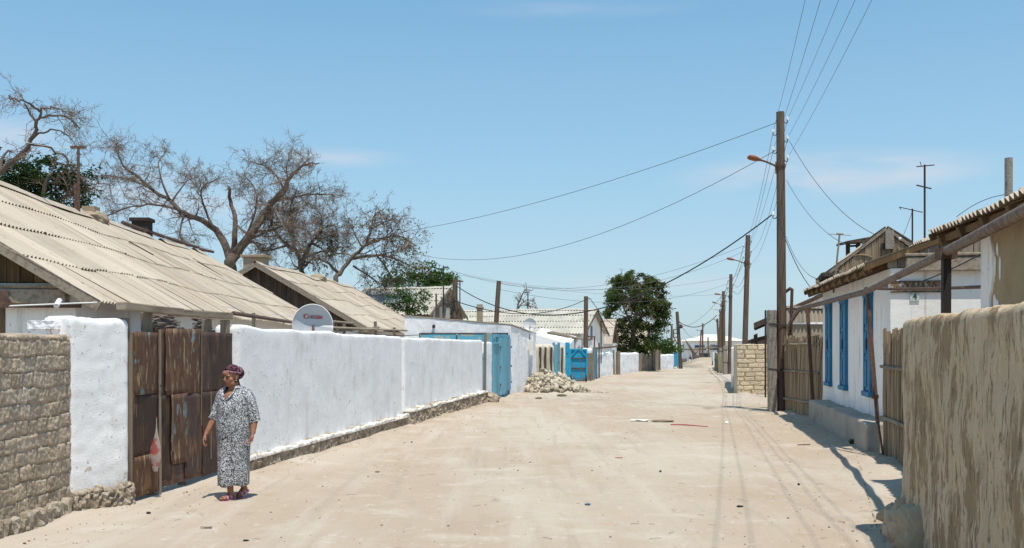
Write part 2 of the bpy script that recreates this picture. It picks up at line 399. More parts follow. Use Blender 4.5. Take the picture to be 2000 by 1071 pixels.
    # the woman
    M['skin'] = mk('tanned_skin', (.29, .135, .08), [dict(c=(.36, .18, .115), s=18, lo=.45, hi=.65, a=.6), dict(c=(.17, .07, .042), s=40, lo=.55, hi=.7, a=.5)], [dict(s=90, h=.003, st=.5)], rough=.55, spec=.35)
    M['dress'] = mk('printed_cotton', (.76, .77, .79), [
        dict(c=(.022, .024, .032), s=46, lo=.455, hi=.495, a=1, d=2, w=2.4),
        dict(c=(.22, .23, .25), s=110, lo=.55, hi=.62, a=.7, d=1, w=1.5)],
        [dict(s=14, h=.012, st=.5)], rough=.9, spec=.1)
    M['scarf'] = mk('maroon_scarf', (.045, .012, .022), [dict(c=(.33, .20, .23), s=42, lo=.55, hi=.60, a=.85, d=2, w=1.5)], [dict(s=22, h=.01, st=.6)], rough=.9, spec=.1)
    M['scarf_band'] = mk('scarf_border', (.30, .17, .21), [dict(c=(.06, .02, .03), s=60, lo=.5, hi=.56, a=.9, d=2)], rough=.9)
    M['brow'] = mk('dark_brow', (.05, .035, .028), rough=.8)
    M['ledge'] = mk('dusty_whitewash', (.70, .66, .60), [dict(c=(.50, .44, .36), s=14, lo=.5, hi=.65, a=.8, d=8), dict(c=(.86, .85, .83), s=5, lo=.5, hi=.65, a=.8)], [dict(s=30, h=.012, st=.9, d=8)], rough=1., spec=.05)
    M['hair'] = mk('grey_hair', (.30, .29, .285), [dict(c=(.12, .115, .11), s=(120, 120, 20), lo=.45, hi=.6, a=.8)], rough=.6)
    M['sandal'] = mk('pink_plastic', (.60, .30, .43), rough=.4, spec=.4)
    M['eye'] = mk('dark_eye', (.015, .01, .008), rough=.2, spec=.5)
    M['lip'] = mk('lips', (.20, .07, .05), rough=.5)
    M['sign'] = mk('flaking_sign', (.40, .40, .36), [
        dict(c=(.25, .13, .055), s=(14, 14, 20), lo=.44, hi=.50, a=.95, d=6), dict(c=(.12, .085, .06), s=(24, 24, 30), lo=.56, hi=.62, a=.9, d=5)], rough=.8)
    M['sign_grey'] = mk('flaking_number_plate', (.50, .55, .56), [
        dict(c=(.18, .17, .13), s=(20, 20, 24), lo=.57, hi=.62, a=.85, d=5)], rough=.8)
    M['letter'] = mk('dark_green_lettering', (.06, .068, .036), [dict(c=(.2, .15, .09), s=30, lo=.62, hi=.68, a=.8)], rough=.8)
matset()

def bag_material():
    m = bpy.data.materials.new('thin_plastic'); m.use_nodes = True
    nt = m.node_tree; N = nt.nodes; L = nt.links; N.clear()
    out = N.new('ShaderNodeOutputMaterial'); d = N.new('ShaderNodeBsdfDiffuse'); t = N.new('ShaderNodeBsdfTranslucent'); tr = N.new('ShaderNodeBsdfTransparent')
    m1 = N.new('ShaderNodeMixShader'); m2 = N.new('ShaderNodeMixShader'); m1.inputs[0].default_value = .5; m2.inputs[0].default_value = .3
    tc = N.new('ShaderNodeTexCoord'); n = N.new('ShaderNodeTexNoise'); n.inputs['Scale'].default_value = 9
    r = N.new('ShaderNodeMapRange'); r.inputs[1].default_value = .52; r.inputs[2].default_value = .6
    mx = N.new('ShaderNodeMix'); mx.data_type = 'RGBA'; mx.inputs['A'].default_value = (.62, .55, .5, 1); mx.inputs['B'].default_value = (.6, .14, .13, 1)
    L.new(tc.outputs['Object'], n.inputs['Vector']); L.new(n.outputs['Fac'], r.inputs['Value']); L.new(r.outputs[0], mx.inputs['Factor'])
    L.new(mx.outputs['Result'], d.inputs[0]); L.new(mx.outputs['Result'], t.inputs[0])
    L.new(d.outputs[0], m1.inputs[1]); L.new(t.outputs[0], m1.inputs[2]); L.new(m1.outputs[0], m2.inputs[1]); L.new(tr.outputs[0], m2.inputs[2]); L.new(m2.outputs[0], out.inputs[0])
    return m
M['bag'] = bag_material()

# ------------------------------------------------------------------ walls
def loft_wall(L, H, T, r=.05, dx=.06, dz=.06, disp=None, top=None, z0=-.3, rend=.06, tintf=None, H1=None, mb=None):
    """a wall along +x, front face at y=0 looking to -y, rounded crest and ends"""
    mb = mb or MB()
    cols = []
    for a in (0, 30, 60): cols.append((rend * (1 - math.sin(R(a))), rend * (1 - math.cos(R(90 - a)))))
    cols = [(rend * (1 - math.sin(R(a))), rend * (1 - math.cos(R(a)))) for a in (90, 55, 25)]
    cols = [(rend * (1 - math.cos(R(a))), rend * (1 - math.sin(R(a)))) for a in (0, 30, 60, 90)]
    n = max(2, int((L - 2 * rend) / dx))
    xs = cols + [(rend + (L - 2 * rend) * i / n, 0) for i in range(1, n)] + [(L - c[0], c[1]) for c in reversed(cols)]
    nf = max(3, int(H / dz)); nt = max(2, int(T / max(dz, .08)))
    rings = []
    for x, d in xs:
        h = H if H1 is None else H + (H1 - H) * x / L
        h = h - d * .6 + (top(x) if top else 0)
        y0, y1 = d * min(1, T / 2 / rend * .9), T - d * min(1, T / 2 / rend * .9)
        rr = min(r, (y1 - y0) / 2 * .95)
        prof = []
        for i in range(3): prof.append((y1, z0 + (h - rr - z0) * i / 3, 1, 0))
        for a in (0, 30, 60, 90): prof.append((y1 - rr + rr * math.cos(R(a)), h - rr + rr * math.sin(R(a)), math.cos(R(a)), math.sin(R(a))))
        for i in range(1, nt): prof.append((y1 - rr - (y1 - y0 - 2 * rr) * i / nt, h, 0, 1))
        for a in (90, 67, 45, 22, 0): prof.append((y0 + rr - rr * math.cos(R(a)), h - rr + rr * math.sin(R(a)), -math.cos(R(a)), math.sin(R(a))))
        for i in range(1, nf + 1): prof.append((y0, h - rr - (h - rr - z0) * i / nf, -1, 0))
        ring = []
        for y, z, ny, nz_ in prof:
            q = disp(x, z, ny, nz_) if disp else 0.
            mb.cur = tintf(x, z) if tintf else .5
            ring.append(mb.add((x, y + ny * q, z + nz_ * q)))
        rings.append(ring)
    for a, b in zip(rings, rings[1:]):
        for j in range(len(a) - 1):
            mb.f.append((a[j], a[j + 1], b[j + 1], b[j]))
    mb.f.append(tuple(reversed(rings[0]))); mb.f.append(tuple(rings[-1]))
    mb.cur = .5
    return mb

def line_frame(p0, p1):
    p0 = Vector((p0[0], p0[1], 0)); p1 = Vector((p1[0], p1[1], 0)); d = p1 - p0
    return math.atan2(d.y, d.x), d.length

def plaster_disp(a=.012, b=.005, seed=0.):
    def f(x, z, ny, nz_):
        return a * nz(x, z, seed, 1.7) + b * nz(x, z, seed + 3, 9) + (.006 * nz(x, z, seed, 5) if nz_ > .5 else 0)
    return f

def ragged(a=.02, s=2.5, seed=0.):
    return lambda x: a * nz(x, seed, 0, s) + a * .5 * nz(x, seed + 4, 0, s * 4)

def brick_fn(bw, bh, gap=.018, depth=.022, seed=0., rough=.010, wob=.35, z0=0.):
    def cell(x, z):
        zz = z - z0 + .035 * nz(x, z, seed, 2.3) * wob + .012 * nz(x, z, seed, 11)
        row = math.floor(zz / bh)
        rr = random.Random(row * 7919 + int(seed * 31)); off = rr.random() * bw
        xx = x + off + .012 * nz(x, z, seed + 9, 13)
        col = math.floor(xx / bw)
        jit = (random.Random(row * 131 + col * 17 + int(seed)).random() - .5) * bw * .12
        fx = (xx + jit) / bw - col; fz = zz / bh - row
        ex = min(fx, 1 - fx) * bw; ez = min(fz, 1 - fz) * bh
        return row, col, min(ex, ez)
    def disp(x, z, ny, nz_):
        row, col, e = cell(x, z)
        k = max(0., min(1., e / gap)) ** .6
        h = (random.Random(row * 53 + col * 97 + 5).random() - .5) * .014
        return -depth * (1 - k) + k * h + rough * .5 * nz(x, z, seed, 9) + rough * .8 * nz(x, z, seed, 27) + rough * .5 * nz(x, z, seed, 45)
    def tint(x, z):
        row, col, e = cell(x, z)
        t = random.Random(row * 71 + col * 29 + 3).random()
        return t * sm(e / gap) + .35 * (1 - sm(e / gap))
    return disp, tint

def rubble_disp(a=.05, s=7., seed=0.):
    def f(x, z, ny, nz_):
        d, p = noise.voronoi(Vector((x * s * .8 + seed, z * s + seed * 2, seed)))
        q = (d[1] - d[0]); h = (hash((round(p[0].x, 3), round(p[0].z, 3), round(p[0].y, 3))) % 1000) / 1000
        return a * (sm(q * 3.2) - .5) + a * .55 * (h - .5) + a * .45 * nz(x, z, seed, 16) + a * .3 * nz(x, z, seed, 37) + a * .5 * nz(x, z, seed, 3)
    return f

def wall_thing(name, label, p0, p1, H, T, mat, cat='wall', group=None, H1=None, z=None, **kw):
    rz, L = line_frame(p0, p1)
    zz = gz(p0[1]) if z is None else z
    mb = loft_wall(L, H, T, H1=H1, **kw)
    o = mb.build(name, mat, loc=(p0[0], p0[1], zz), rz=rz, smooth=True)
    return tag(o, label, cat, group), rz, L, zz

# ------------------------------------------------------------------ roofs and houses
def slope(mb, x0, x1, ye, ze, yr, zr, rows, wave=.13, amp=.024, spw=6, sheet=5, lift=.030, seed=1, slip=.04, sag=.05):
    rg = random.Random(seed); rph = [math.pi * r + rg.uniform(-.7, .7) for r in range(rows)]
    dy, dz_ = yr - ye, zr - ze; S = math.hypot(dy, dz_); uy, uz = dy / S, dz_ / S
    ny, nz_ = -uz, uy
    if nz_ < 0: ny, nz_ = -ny, -nz_
    ln = S / rows; sw = wave * sheet
    ns = max(1, round((x1 - x0) / sw)); sw = (x1 - x0) / ns; wave = sw / sheet
    def P(s_, x, h): 
        dn = sag * nz(x, 0, seed, .35) - sag * .5
        return (x, ye + uy * s_ + ny * h, ze + uz * s_ + nz_ * h + dn)
    for r in range(rows):
        for k in range(ns):
            xa = x0 + k * sw
            j = rg.uniform(-.018, .018); l0 = lift + rg.uniform(-.006, .012); l1 = rg.uniform(0, .003)
            if rg.random() < .07: j += rg.uniform(-1, .3) * slip; l0 += .015
            dxj = rg.uniform(-.004, .004)
            mb.cur = max(0, min(1, rg.gauss(.5, .2)))
            n = sheet * spw
            A = []; B = []; Cc = []; D = []; A2 = []
            for i in range(n + 1):
                x = xa + sw * i / n
                w = amp * math.cos(2 * math.pi * (x - x0) / wave + rph[r])
                xx = x + dxj + (.003 if i == n else (-.003 if i == 0 else 0))
                A.append(mb.add(P(r * ln + j, xx, w + l0 + amp)))
                B.append(mb.add(P((r + .55) * ln + j, xx, w + (l0 + l1) / 2 + amp)))
                Cc.append(mb.add(P((r + 1) * ln + (.09 if r < rows - 1 else 0), xx, w + l1 + amp)))
                A2.append(mb.add(P(r * ln + j, xx, w + l0 + amp)))
                D.append(mb.add(P(r * ln + j + .002, xx, w + l0 + amp - .009)))
            for i in range(n):
                mb.f.append((A[i], A[i + 1], B[i + 1], B[i])); mb.f.append((B[i], B[i + 1], Cc[i + 1], Cc[i]))
                mb.f.append((D[i], D[i + 1], A2[i + 1], A2[i]))
    mb.cur = .5

def plank_gable(x, ya, yb, zb, zf, w=.17, th=.03, seed=1, out=-1):
    """vertical boards of a gable; zf(y) gives the roof's underside"""
    mb = MB(); rg = random.Random(seed); y = ya
    while y < yb - .02:
        y1 = min(yb, y + w * rg.uniform(.8, 1.2)); mb.cur = rg.random()
        g = .006; o = rg.uniform(0, .008) * out
        za, zc = zf(y + g), zf(y1 - g)
        if min(za, zc) > zb + .03:
            p = []
            for xx in (x + o, x + o - out * th):
                p += [mb.add((xx, y + g, zb)), mb.add((xx, y1 - g, zb)), mb.add((xx, y1 - g, zc)), mb.add((xx, y + g, za))]
            for f in ((0, 1, 2, 3), (7, 6, 5, 4), (0, 4, 5, 1), (1, 5, 6, 2), (2, 6, 7, 3), (3, 7, 4, 0)):
                mb.f.append(tuple(p[i] for i in f))
        y = y1
    mb.cur = .5
    return mb

def gable_house(name, label, p0, p1, half, ze, zr, ov, rows, wall='house_white', roof='roof_tan', gables=('wood_dark', 'wood_dark'),
                wave=.13, spw=6, xin=.2, seed=1, group=None, zw=None, amp=.024, lift=.030, back=2, sag=.05, cat='house', verge='wood_long', vw=.16, fill_back=True):
    """x along p0->p1, street eave at y=0, ridge at y=half; heights are world heights"""
    rz, L = line_frame(p0, p1); g = min(gz(p0[1]), gz(p1[1]))
    e = thing(name, label, cat, (p0[0], p0[1], g), rz, group)
    ze -= g; zr -= g; k = (zr - ze) / half
    zf = lambda y: (ze + k * y if y <= half else ze + k * (2 * half - y)) - .05
    zwall = (zf(ov) - .02) if zw is None else zw - g
    w = MB(); W = 2 * half
    x0, x1, ya, yb = xin, L - xin, ov, W - ov
    full = [(ya, -.6), (yb, -.6), (yb, zwall), (ya, zwall)]
    tri = gables[0] is None or gables[1] is None
    if tri: full = [(ya, -.6), (yb, -.6), (yb, zf(yb) - .02), (half, zf(half) - .02), (ya, zf(ya) - .02)]
    a = [w.add((x0, y, z)) for y, z in full]; b = [w.add((x1, y, z)) for y, z in full]; n = len(full)
    w.f.append(tuple(reversed(a))); w.f.append(tuple(b))
    for i in range(n): w.f.append((a[i], a[(i + 1) % n], b[(i + 1) % n], b[i]))
    recalc(w.build('wall', M[wall], e))
    for i, gm in enumerate(gables):
        if gm:
            xx = x0 - .012 if i == 0 else x1 + .012
            plank_gable(xx, ya - .05, yb + .05, zwall + .01, lambda y: zf(y) - .01, seed=seed + i, out=-1 if i == 0 else 1).build('gable_boards', M[gm], e)
    r = MB(); slope(r, 0, L, 0, ze, half, zr, rows, wave, amp, spw, seed=seed, sag=sag, lift=lift)
    if fill_back: slope(r, 0, L, W, ze, half, zr, rows, wave, amp, back, seed=seed + 5, sag=sag)
    r.build('roof', M[roof], e, smooth=spw > 3)
    for xx in (.02, L - .02):
        v = MB(); dn = sag * nz(xx, 0, seed, .35) - sag * .5 + .02
        v.beam((xx, -.02, ze - .04 + dn), (xx, half, zr - .04 + dn), .035, vw, up=(0, 0, 1)); v.beam((xx, W + .02, ze - .05 + dn), (xx, half + .02, zr - .05 + dn), .034, vw)
        v.build('verge_board', M[verge], e)
    c = MB(); n = max(2, int(L / 1.1))
    for i in range(n):
        xa, xb = L * i / n, L * (i + 1) / n; s_ = rng.uniform(.0, .02)
        if seed == 23 or (seed == 1 and rng.random() < .3): continue
        q = []
        for x in (xa, xb + .05):
            dn = sag * nz(x, 0, seed, .35) - sag * .5 + .02
            for yy, zz in ((-.2, -.2 * k + .06), (-.09, -.02), (0, .045), (.09, -.02), (.2, -.2 * k + .06)):
                q.append((x, half + yy, zr + .045 + (zz if abs(yy) < .15 else -.2 * k + .01) + s_ + dn))
        idx = [c.add(p) for p in q]
        for j in range(4): c.f.append((idx[j], idx[j + 1], idx[5 + j + 1], idx[5 + j]))
        if seed == 1: c.build('ridge_cap', M[roof], e); c = MB()
    if c.v and seed != 1: c.build('ridge_cap', M[roof], e)
    return e, rz, L, g, k

# ------------------------------------------------------------------ trees
def wander(p, d, length, r0, r1, n, wob, rg, lift=0.):
    pts = [Vector(p)]; d = Vector(d).normalized()
    for i in range(n):
        d = (d + Vector((rg.gauss(0, wob), rg.gauss(0, wob), rg.gauss(0, wob) + lift))).normalized()
        pts.append(pts[-1] + d * (length / n))
    return pts, [r0 + (r1 - r0) * i / n for i in range(n + 1)]

def leafq(mb, p, size, rg, droop=0., asp=.5):
    d = Vector((rg.gauss(0, 1), rg.gauss(0, 1), rg.gauss(0, .7) - droop)).normalized()
    s_ = d.cross(Vector((rg.gauss(0, 1), rg.gauss(0, 1), rg.gauss(0, 1))))
    if s_.length < .1: return
    s_.normalize(); l = size * rg.uniform(.6, 1.3)
    a = mb.add(p); b = mb.add(p + d * l * .5 + s_ * l * asp * .5); c = mb.add(p + d * l); e = mb.add(p + d * l * .5 - s_ * l * asp * .5)
    mb.f.append((a, b, c, e))

def sprout(limb, rad, tw, leaves, rg, n1, len1, depth=3, spread=1., start=.15, lift=.0, leaf=None, leaf_n=0, rmin=.012, n2=6, n3=5, out=None):
    """fine branches along a limb, two or three generations deep"""
    k = len(limb) - 1
    for i in range(n1):
        t = start + (1 - start) * rg.random() ** .8; q = t * k; a = min(int(q), k - 1)
        p = limb[a].lerp(limb[a + 1], q - a); d0 = (limb[a + 1] - limb[a]).normalized()
        d = (d0 * .5 + Vector((rg.gauss(0, 1), rg.gauss(0, 1), rg.gauss(0, .8))).normalized() * spread + Vector((0, 0, lift))).normalized()
        r = max(rmin * 1.6, rad * (1 - t) * .35 + rmin)
        l = len1 * rg.uniform(.5, 1.25) * (1.15 - .5 * t)
        tw.cur = rg.random()
        pts, rr = wander(p, d, l, r, rmin, 5, .22, rg, lift * .2)
        tw.tube(pts, rr, 3, cap=False)
        for j in range(n2):
            q2 = rg.uniform(.8, 5); b = min(int(q2), 4); p2 = pts[b].lerp(pts[b + 1], q2 - b)
            d2 = ((pts[b + 1] - pts[b]).normalized() * .7 + Vector((rg.gauss(0, 1), rg.gauss(0, 1), rg.gauss(0, 1))).normalized()).normalized()
            tw.cur = rg.random()
            pt2, r2 = wander(p2, d2, l * rg.uniform(.25, .55), rmin, rmin * .7, 3, .3, rg)
            tw.tube(pt2, r2, 3, cap=False)
            for m_ in range(n3 if depth > 2 else 0):
                q3 = rg.uniform(.4, 3); b3 = min(int(q3), 2); p3 = pt2[b3].lerp(pt2[b3 + 1], q3 - b3)
                d3 = ((pt2[b3 + 1] - pt2[b3]).normalized() * .6 + Vector((rg.gauss(0, 1), rg.gauss(0, 1), rg.gauss(0, 1))).normalized()).normalized()
                pt3, r3 = wander(p3, d3, l * rg.uniform(.1, .26), rmin * .75, rmin * .5, 2, .3, rg)
                tw.tube(pt3, r3, 3, cap=False)
            if leaves is not None:
                for m_ in range(leaf_n):
                    leaves.cur = rg.random()
                    pp = pt2[rg.randrange(1, 4)] + Vector((rg.gauss(0, .12), rg.gauss(0, .12), rg.gauss(0, .12)))
                    leafq(leaves, pp, leaf, rg)

def smooth_line(pts, n=4):
    out = []
    P_ = [Vector(p) for p in pts]
    for i in range(len(P_) - 1):
        a = P_[max(i - 1, 0)]; b = P_[i]; c = P_[i + 1]; d = P_[min(i + 2, len(P_) - 1)]
        for j in range(n):
            t = j / n
            out.append(.5 * ((2 * b) + (c - a) * t + (2 * a - 5 * b + 4 * c - d) * t * t + (3 * b - a - 3 * c + d) * t ** 3))
    out.append(P_[-1]); return out

def limb_px(spec, Y, jit=0., rg=None, n=3):
    pts = []
    y = Y
    for i, (px, py) in enumerate(spec):
        if i and rg: y += rg.uniform(-jit, jit)
        pts.append(at(px, y, py))
    return smooth_line(pts, n)
EXPOSURE = 0.28; SUN_E = 3.9; SKY_E = 0.15; SKY_TINT = (.71, .91, .96)
# ------------------------------------------------------------------ camera, light, sky
scn = bpy.context.scene
cam_d = bpy.data.cameras.new('camera'); cam = bpy.data.objects.new('camera', cam_d); C.objects.link(cam)
cam.location = (0, 0, EYE); cam.rotation_euler = (R(90), 0, 0)
cam_d.lens = 35; cam_d.sensor_width = 36; cam_d.shift_y = (676 - 535.5) / 2000
cam_d.clip_start = .1; cam_d.clip_end = 12000
scn.camera = cam
scn.view_settings.view_transform = 'Standard'; scn.view_settings.look = 'None'
scn.view_settings.exposure = EXPOSURE; scn.view_settings.gamma = 1

SUN = Vector((.115, -.315, 1)).normalized()
sd = bpy.data.lights.new('sun', 'SUN'); sd.energy = SUN_E; sd.angle = R(.5); sd.color = (1, .935, .835)
so = bpy.data.objects.new('sun', sd); C.objects.link(so); so.location = (5, -10, 30)
so.rotation_euler = SUN.to_track_quat('Z', 'Y').to_euler()

wd = bpy.data.worlds.new('World'); scn.world = wd; wd.use_nodes = True
nt = wd.node_tree; N = nt.nodes; L_ = nt.links
bg = N['Background']; bg.inputs['Strength'].default_value = SKY_E
sky = N.new('ShaderNodeTexSky'); sky.sky_type = 'NISHITA'; sky.sun_disc = False
sky.sun_elevation = math.asin(SUN.z); sky.sun_rotation = math.atan2(SUN.x, SUN.y)
sky.air_density = 1.0; sky.dust_density = 1.2; sky.ozone_density = 1.6; sky.altitude = 50
tc = N.new('ShaderNodeTexCoord')
hs = N.new('ShaderNodeVectorMath'); hs.operation = 'MULTIPLY'; hs.inputs[1].default_value = SKY_TINT
L_.new(sky.outputs[0], hs.inputs[0])
gs = N.new('ShaderNodeSeparateXYZ'); L_.new(tc.outputs['Generated'], gs.inputs[0])
gr_ = N.new('ShaderNodeValToRGB'); L_.new(gs.outputs['Z'], gr_.inputs[0])     # measured colour of this sky from the horizon up
el = gr_.color_ramp.elements
for k_, (z_, c_) in enumerate(((0., (.56, .71, .80)), (.06, (.52, .685, .80)), (.17, (.365, .61, .80)), (.33, (.225, .47, .72)), (1., (.13, .33, .58)))):
    e_ = el[k_] if k_ < 2 else el.new(z_)
    e_.position = z_; e_.color = (*c_, 1)
gm = N.new('ShaderNodeVectorMath'); gm.operation = 'SCALE'; gm.inputs['Scale'].default_value = 1 / SKY_E / 2 ** EXPOSURE; L_.new(gr_.outputs[0], gm.inputs[0])
gx = N.new('ShaderNodeMix'); gx.data_type = 'RGBA'; gx.inputs['Factor'].default_value = .75; L_.new(hs.outputs[0], gx.inputs['A']); L_.new(gm.outputs[0], gx.inputs['B'])
cur = gx.outputs['Result']
def wisp(az, el, sa, se, amount, off):          # a thin high cloud around one direction of the sky
    global cur
    d = Vector((math.sin(az) * math.cos(el), math.cos(az) * math.cos(el), math.sin(el)))
    sub = N.new('ShaderNodeVectorMath'); sub.operation = 'SUBTRACT'; L_.new(tc.outputs['Generated'], sub.inputs[0]); sub.inputs[1].default_value = d
    mp = N.new('ShaderNodeMapping'); mp.inputs['Scale'].default_value = (1 / sa, 1 / sa, 1 / se); L_.new(sub.outputs[0], mp.inputs['Vector'])
    ln = N.new('ShaderNodeVectorMath'); ln.operation = 'LENGTH'; L_.new(mp.outputs[0], ln.inputs[0])
    r = N.new('ShaderNodeMapRange'); r.interpolation_type = 'SMOOTHSTEP'
    r.inputs[1].default_value = 1; r.inputs[2].default_value = 0; L_.new(ln.outputs['Value'], r.inputs[0])
    m2 = N.new('ShaderNodeMapping'); m2.inputs['Scale'].default_value = (7, 7, 40); m2.inputs['Location'].default_value = (off, off, off)
    L_.new(tc.outputs['Generated'], m2.inputs['Vector'])
    n = N.new('ShaderNodeTexNoise'); n.inputs['Scale'].default_value = 1; n.inputs['Detail'].default_value = 6; n.inputs['Distortion'].default_value = .4
    L_.new(m2.outputs[0], n.inputs['Vector'])
    r2 = N.new('ShaderNodeMapRange'); r2.inputs[1].default_value = .33; r2.inputs[2].default_value = .7; L_.new(n.outputs['Fac'], r2.inputs[0])
    a = N.new('ShaderNodeMath'); a.operation = 'MULTIPLY'; L_.new(r.outputs[0], a.inputs[0]); L_.new(r2.outputs[0], a.inputs[1])
    b = N.new('ShaderNodeMath'); b.operation = 'MULTIPLY'; L_.new(a.outputs[0], b.inputs[0]); b.inputs[1].default_value = amount
    mx = N.new('ShaderNodeMix'); mx.data_type = 'RGBA'; L_.new(b.outputs[0], mx.inputs['Factor']); L_.new(cur, mx.inputs['A'])
    mx.inputs['B'].default_value = tuple(v / SKY_E / 2 ** EXPOSURE for v in (.72, .74, .80)) + (1,); cur = mx.outputs['Result']
def sky_dir(px, py): return math.atan2(px - 1000, F), math.atan2(676 - py, math.hypot(F, px - 1000))
for px, py, sx, sy, am, of in ((1600, 345, 330, 60, 1.1, 1.), (1750, 330, 240, 40, .85, 4.), (650, 308, 190, 26, .55, 2.), (10, 262, 140, 48, .8, 3.), (330, 390, 260, 80, .7, 7.), (1100, 20, 300, 22, .3, 5.), (1240, 555, 420, 26, .35, 9.)):
    az, el = sky_dir(px, py); wisp(az, el, sx / F, sy / F, am, of)
L_.new(cur, bg.inputs['Color'])

# ------------------------------------------------------------------ ground
LEFT = [(-4.6, 4), (-4.5, 10.4), (-3.7, 13.4), (-.9, 31.6), (1.0, 43), (3.2, 55), (5.9, 68.9), (11.9, 92.4), (17.7, 108)]
RIGHT = [(3.4, 4), (3.5, 9), (5.7, 16), (6.85, 22.8), (7.1, 27), (8.7, 38.3), (12, 55), (20, 90)]
def edge_x(E, y):
    if y <= E[0][1]: return E[0][0]
    for a, b in zip(E, E[1:]):
        if y <= b[1]: return a[0] + (b[0] - a[0]) * (y - a[1]) / (b[1] - a[1])
    a, b = E[-2], E[-1]; return b[0] + (b[0] - a[0]) * (y - b[1]) / (b[1] - a[1])
def ground_z(x, y):
    z = gz(y)
    if y < 130 and abs(x) < 60:
        z += .018 * nz(x, y, 0, .45) + .010 * nz(x, y, 2, 1.6) + .005 * nz(x, y, 5, 5)
        dl = x - edge_x(LEFT, y); dr = edge_x(RIGHT, y) - x
        if dl > -.5: z += .07 * math.exp(-max(dl, 0) / .45) * (.6 + .8 * nz(x, y, 8, .9))
        if dr > -.5: z += .09 * math.exp(-max(dr, 0) / .5) * (.6 + .9 * nz(x, y, 9, 1.3))
        # wheel ruts along the right half of the road
        for k in (.9, 1.75, 2.9):
            xc = k + .155 * (y - 9) + .15 * nz(y, k, 0, .25)
            z -= .003 * math.exp(-((x - xc) / .2) ** 2)
        z += .16 * math.exp(-(((x - 7.3) / 1.2) ** 2 + ((y - 33.8) / 4.2) ** 2))          # worn mound before the brick pier
        z += .07 * math.exp(-(((x - 5.1) / .5) ** 2 + ((y - 13.1) / .8) ** 2))
    return z
def steps(a):
    out = []
    for lo, hi, n in a: out += [lo + (hi - lo) * i / n for i in range(n)]
    return out + [a[-1][1]]
xs = steps([(-6000, -600, 3), (-600, -60, 5), (-60, -9, 10), (-9, -5, 12), (-5, 9, 130), (9, 25, 60), (25, 80, 12), (80, 600, 5), (600, 6000, 3)])
ys = steps([(-300, -10, 3), (-10, 6, 8), (6, 24, 150), (24, 60, 150), (60, 130, 70), (130, 300, 20), (300, 1500, 8), (1500, 9000, 5)])
g_ = MB(); g_.grid([[(x, y, ground_z(x, y)) for x in xs] for y in ys])
g_.f = [tuple(reversed(f)) for f in g_.f]
ground = g_.build('ground', M['sand'], smooth=True); tag(ground, 'pale sandy dirt road and yards', None, kind='structure'); recalc(ground)
def onground(px, py, dz=0.):
    Y = 20.
    for _ in range(40): Y = (EYE - gz(Y)) * F / (py - 676) * .5 + Y * .5
    X = (px - 1000) / F * Y
    return Vector((X, Y, ground_z(X, Y) + dz))

# pale plain and low ridge at the edge of the land
h = MB()
for y0, hh, xa, xb in ((2600, 3.5, -3000, 3000),):
    n = 120; rows = [[], [], []]
    for i in range(n + 1):
        x = xa + (xb - xa) * i / n; q = hh * (.7 + .5 * nz(x, 0, 0, .004))
        rows[0].append((x, y0, -2.3)); rows[1].append((x, y0 + 60, -2 + q)); rows[2].append((x, y0 + 200, -2.3))
    h.grid(rows)
tag(h.build('hills', M['hill'], smooth=True), 'low dark ridge along the horizon', None, kind='structure')

# crumbs, pebbles and straw that nobody could count
def crumbs():
    mb = MB(); rg = random.Random(5)
    for i in range(1500):
        y = 7 + 38 * rg.random() ** 1.6; x0, x1 = edge_x(LEFT, y) + .2, edge_x(RIGHT, y) - .1
        u = rg.random(); u = u if rg.random() < .5 else (rg.choice((0, 1)) + rg.gauss(0, .07)); 
        x = x0 + (x1 - x0) * max(0.01, min(.99, u))
        s = rg.choice((.004, .005, .006, .008, .008, .013)) * rg.uniform(.7, 1.3); mb.cur = rg.random()
        mb.ball((x, y, ground_z(x, y) + s * .25), (s, s * rg.uniform(.5, 1), s * .6), 5, 3)
    for i in range(260):
        y = 7 + 30 * rg.random() ** 1.5; x = rg.uniform(edge_x(LEFT, y) + .1, edge_x(RIGHT, y)); a = rg.uniform(0, 6.3); l = rg.uniform(.03, .12)
        mb.cur = rg.random(); d = Vector((math.cos(a), math.sin(a), 0)) * l; p = Vector((x, y, ground_z(x, y) + .006))
        mb.tube([p, p + d * .5 + Vector((0, 0, .004)), p + d], .002, 3)
    o = mb.build('pebbles', M['debris']); tag(o, 'scattered pebbles, crumbs and straw on the road', None, kind='stuff')
crumbs()
# ------------------------------------------------------------------ left side of the street, near to far
# grey adobe block wall
bd, bt = brick_fn(.205, .150, gap=.012, depth=.030, seed=2, rough=.012, wob=.8)
o, rz, L, z = wall_thing('adobe_wall', 'grey-brown wall of bare adobe blocks at the left edge of the street', (-4.65, 7.4), (-4.60, 10.52), 1.86, .34, M['adobe'],
    r=.03, dx=.0115, dz=.0115, disp=lambda x, z, a, b: (bd(x, z, a, b) if a < -.3 else .012 * nz(x, z, 0, 9)), tintf=bt, top=ragged(.012, 3))
f = loft_wall(L, .17, .16, r=.03, dx=.022, dz=.02, disp=rubble_disp(.03, 14, 1), top=ragged(.05, 3, 2), rend=.03).build('foundation', M['rubble'], o, loc=(0, -.06, 0), smooth=False)

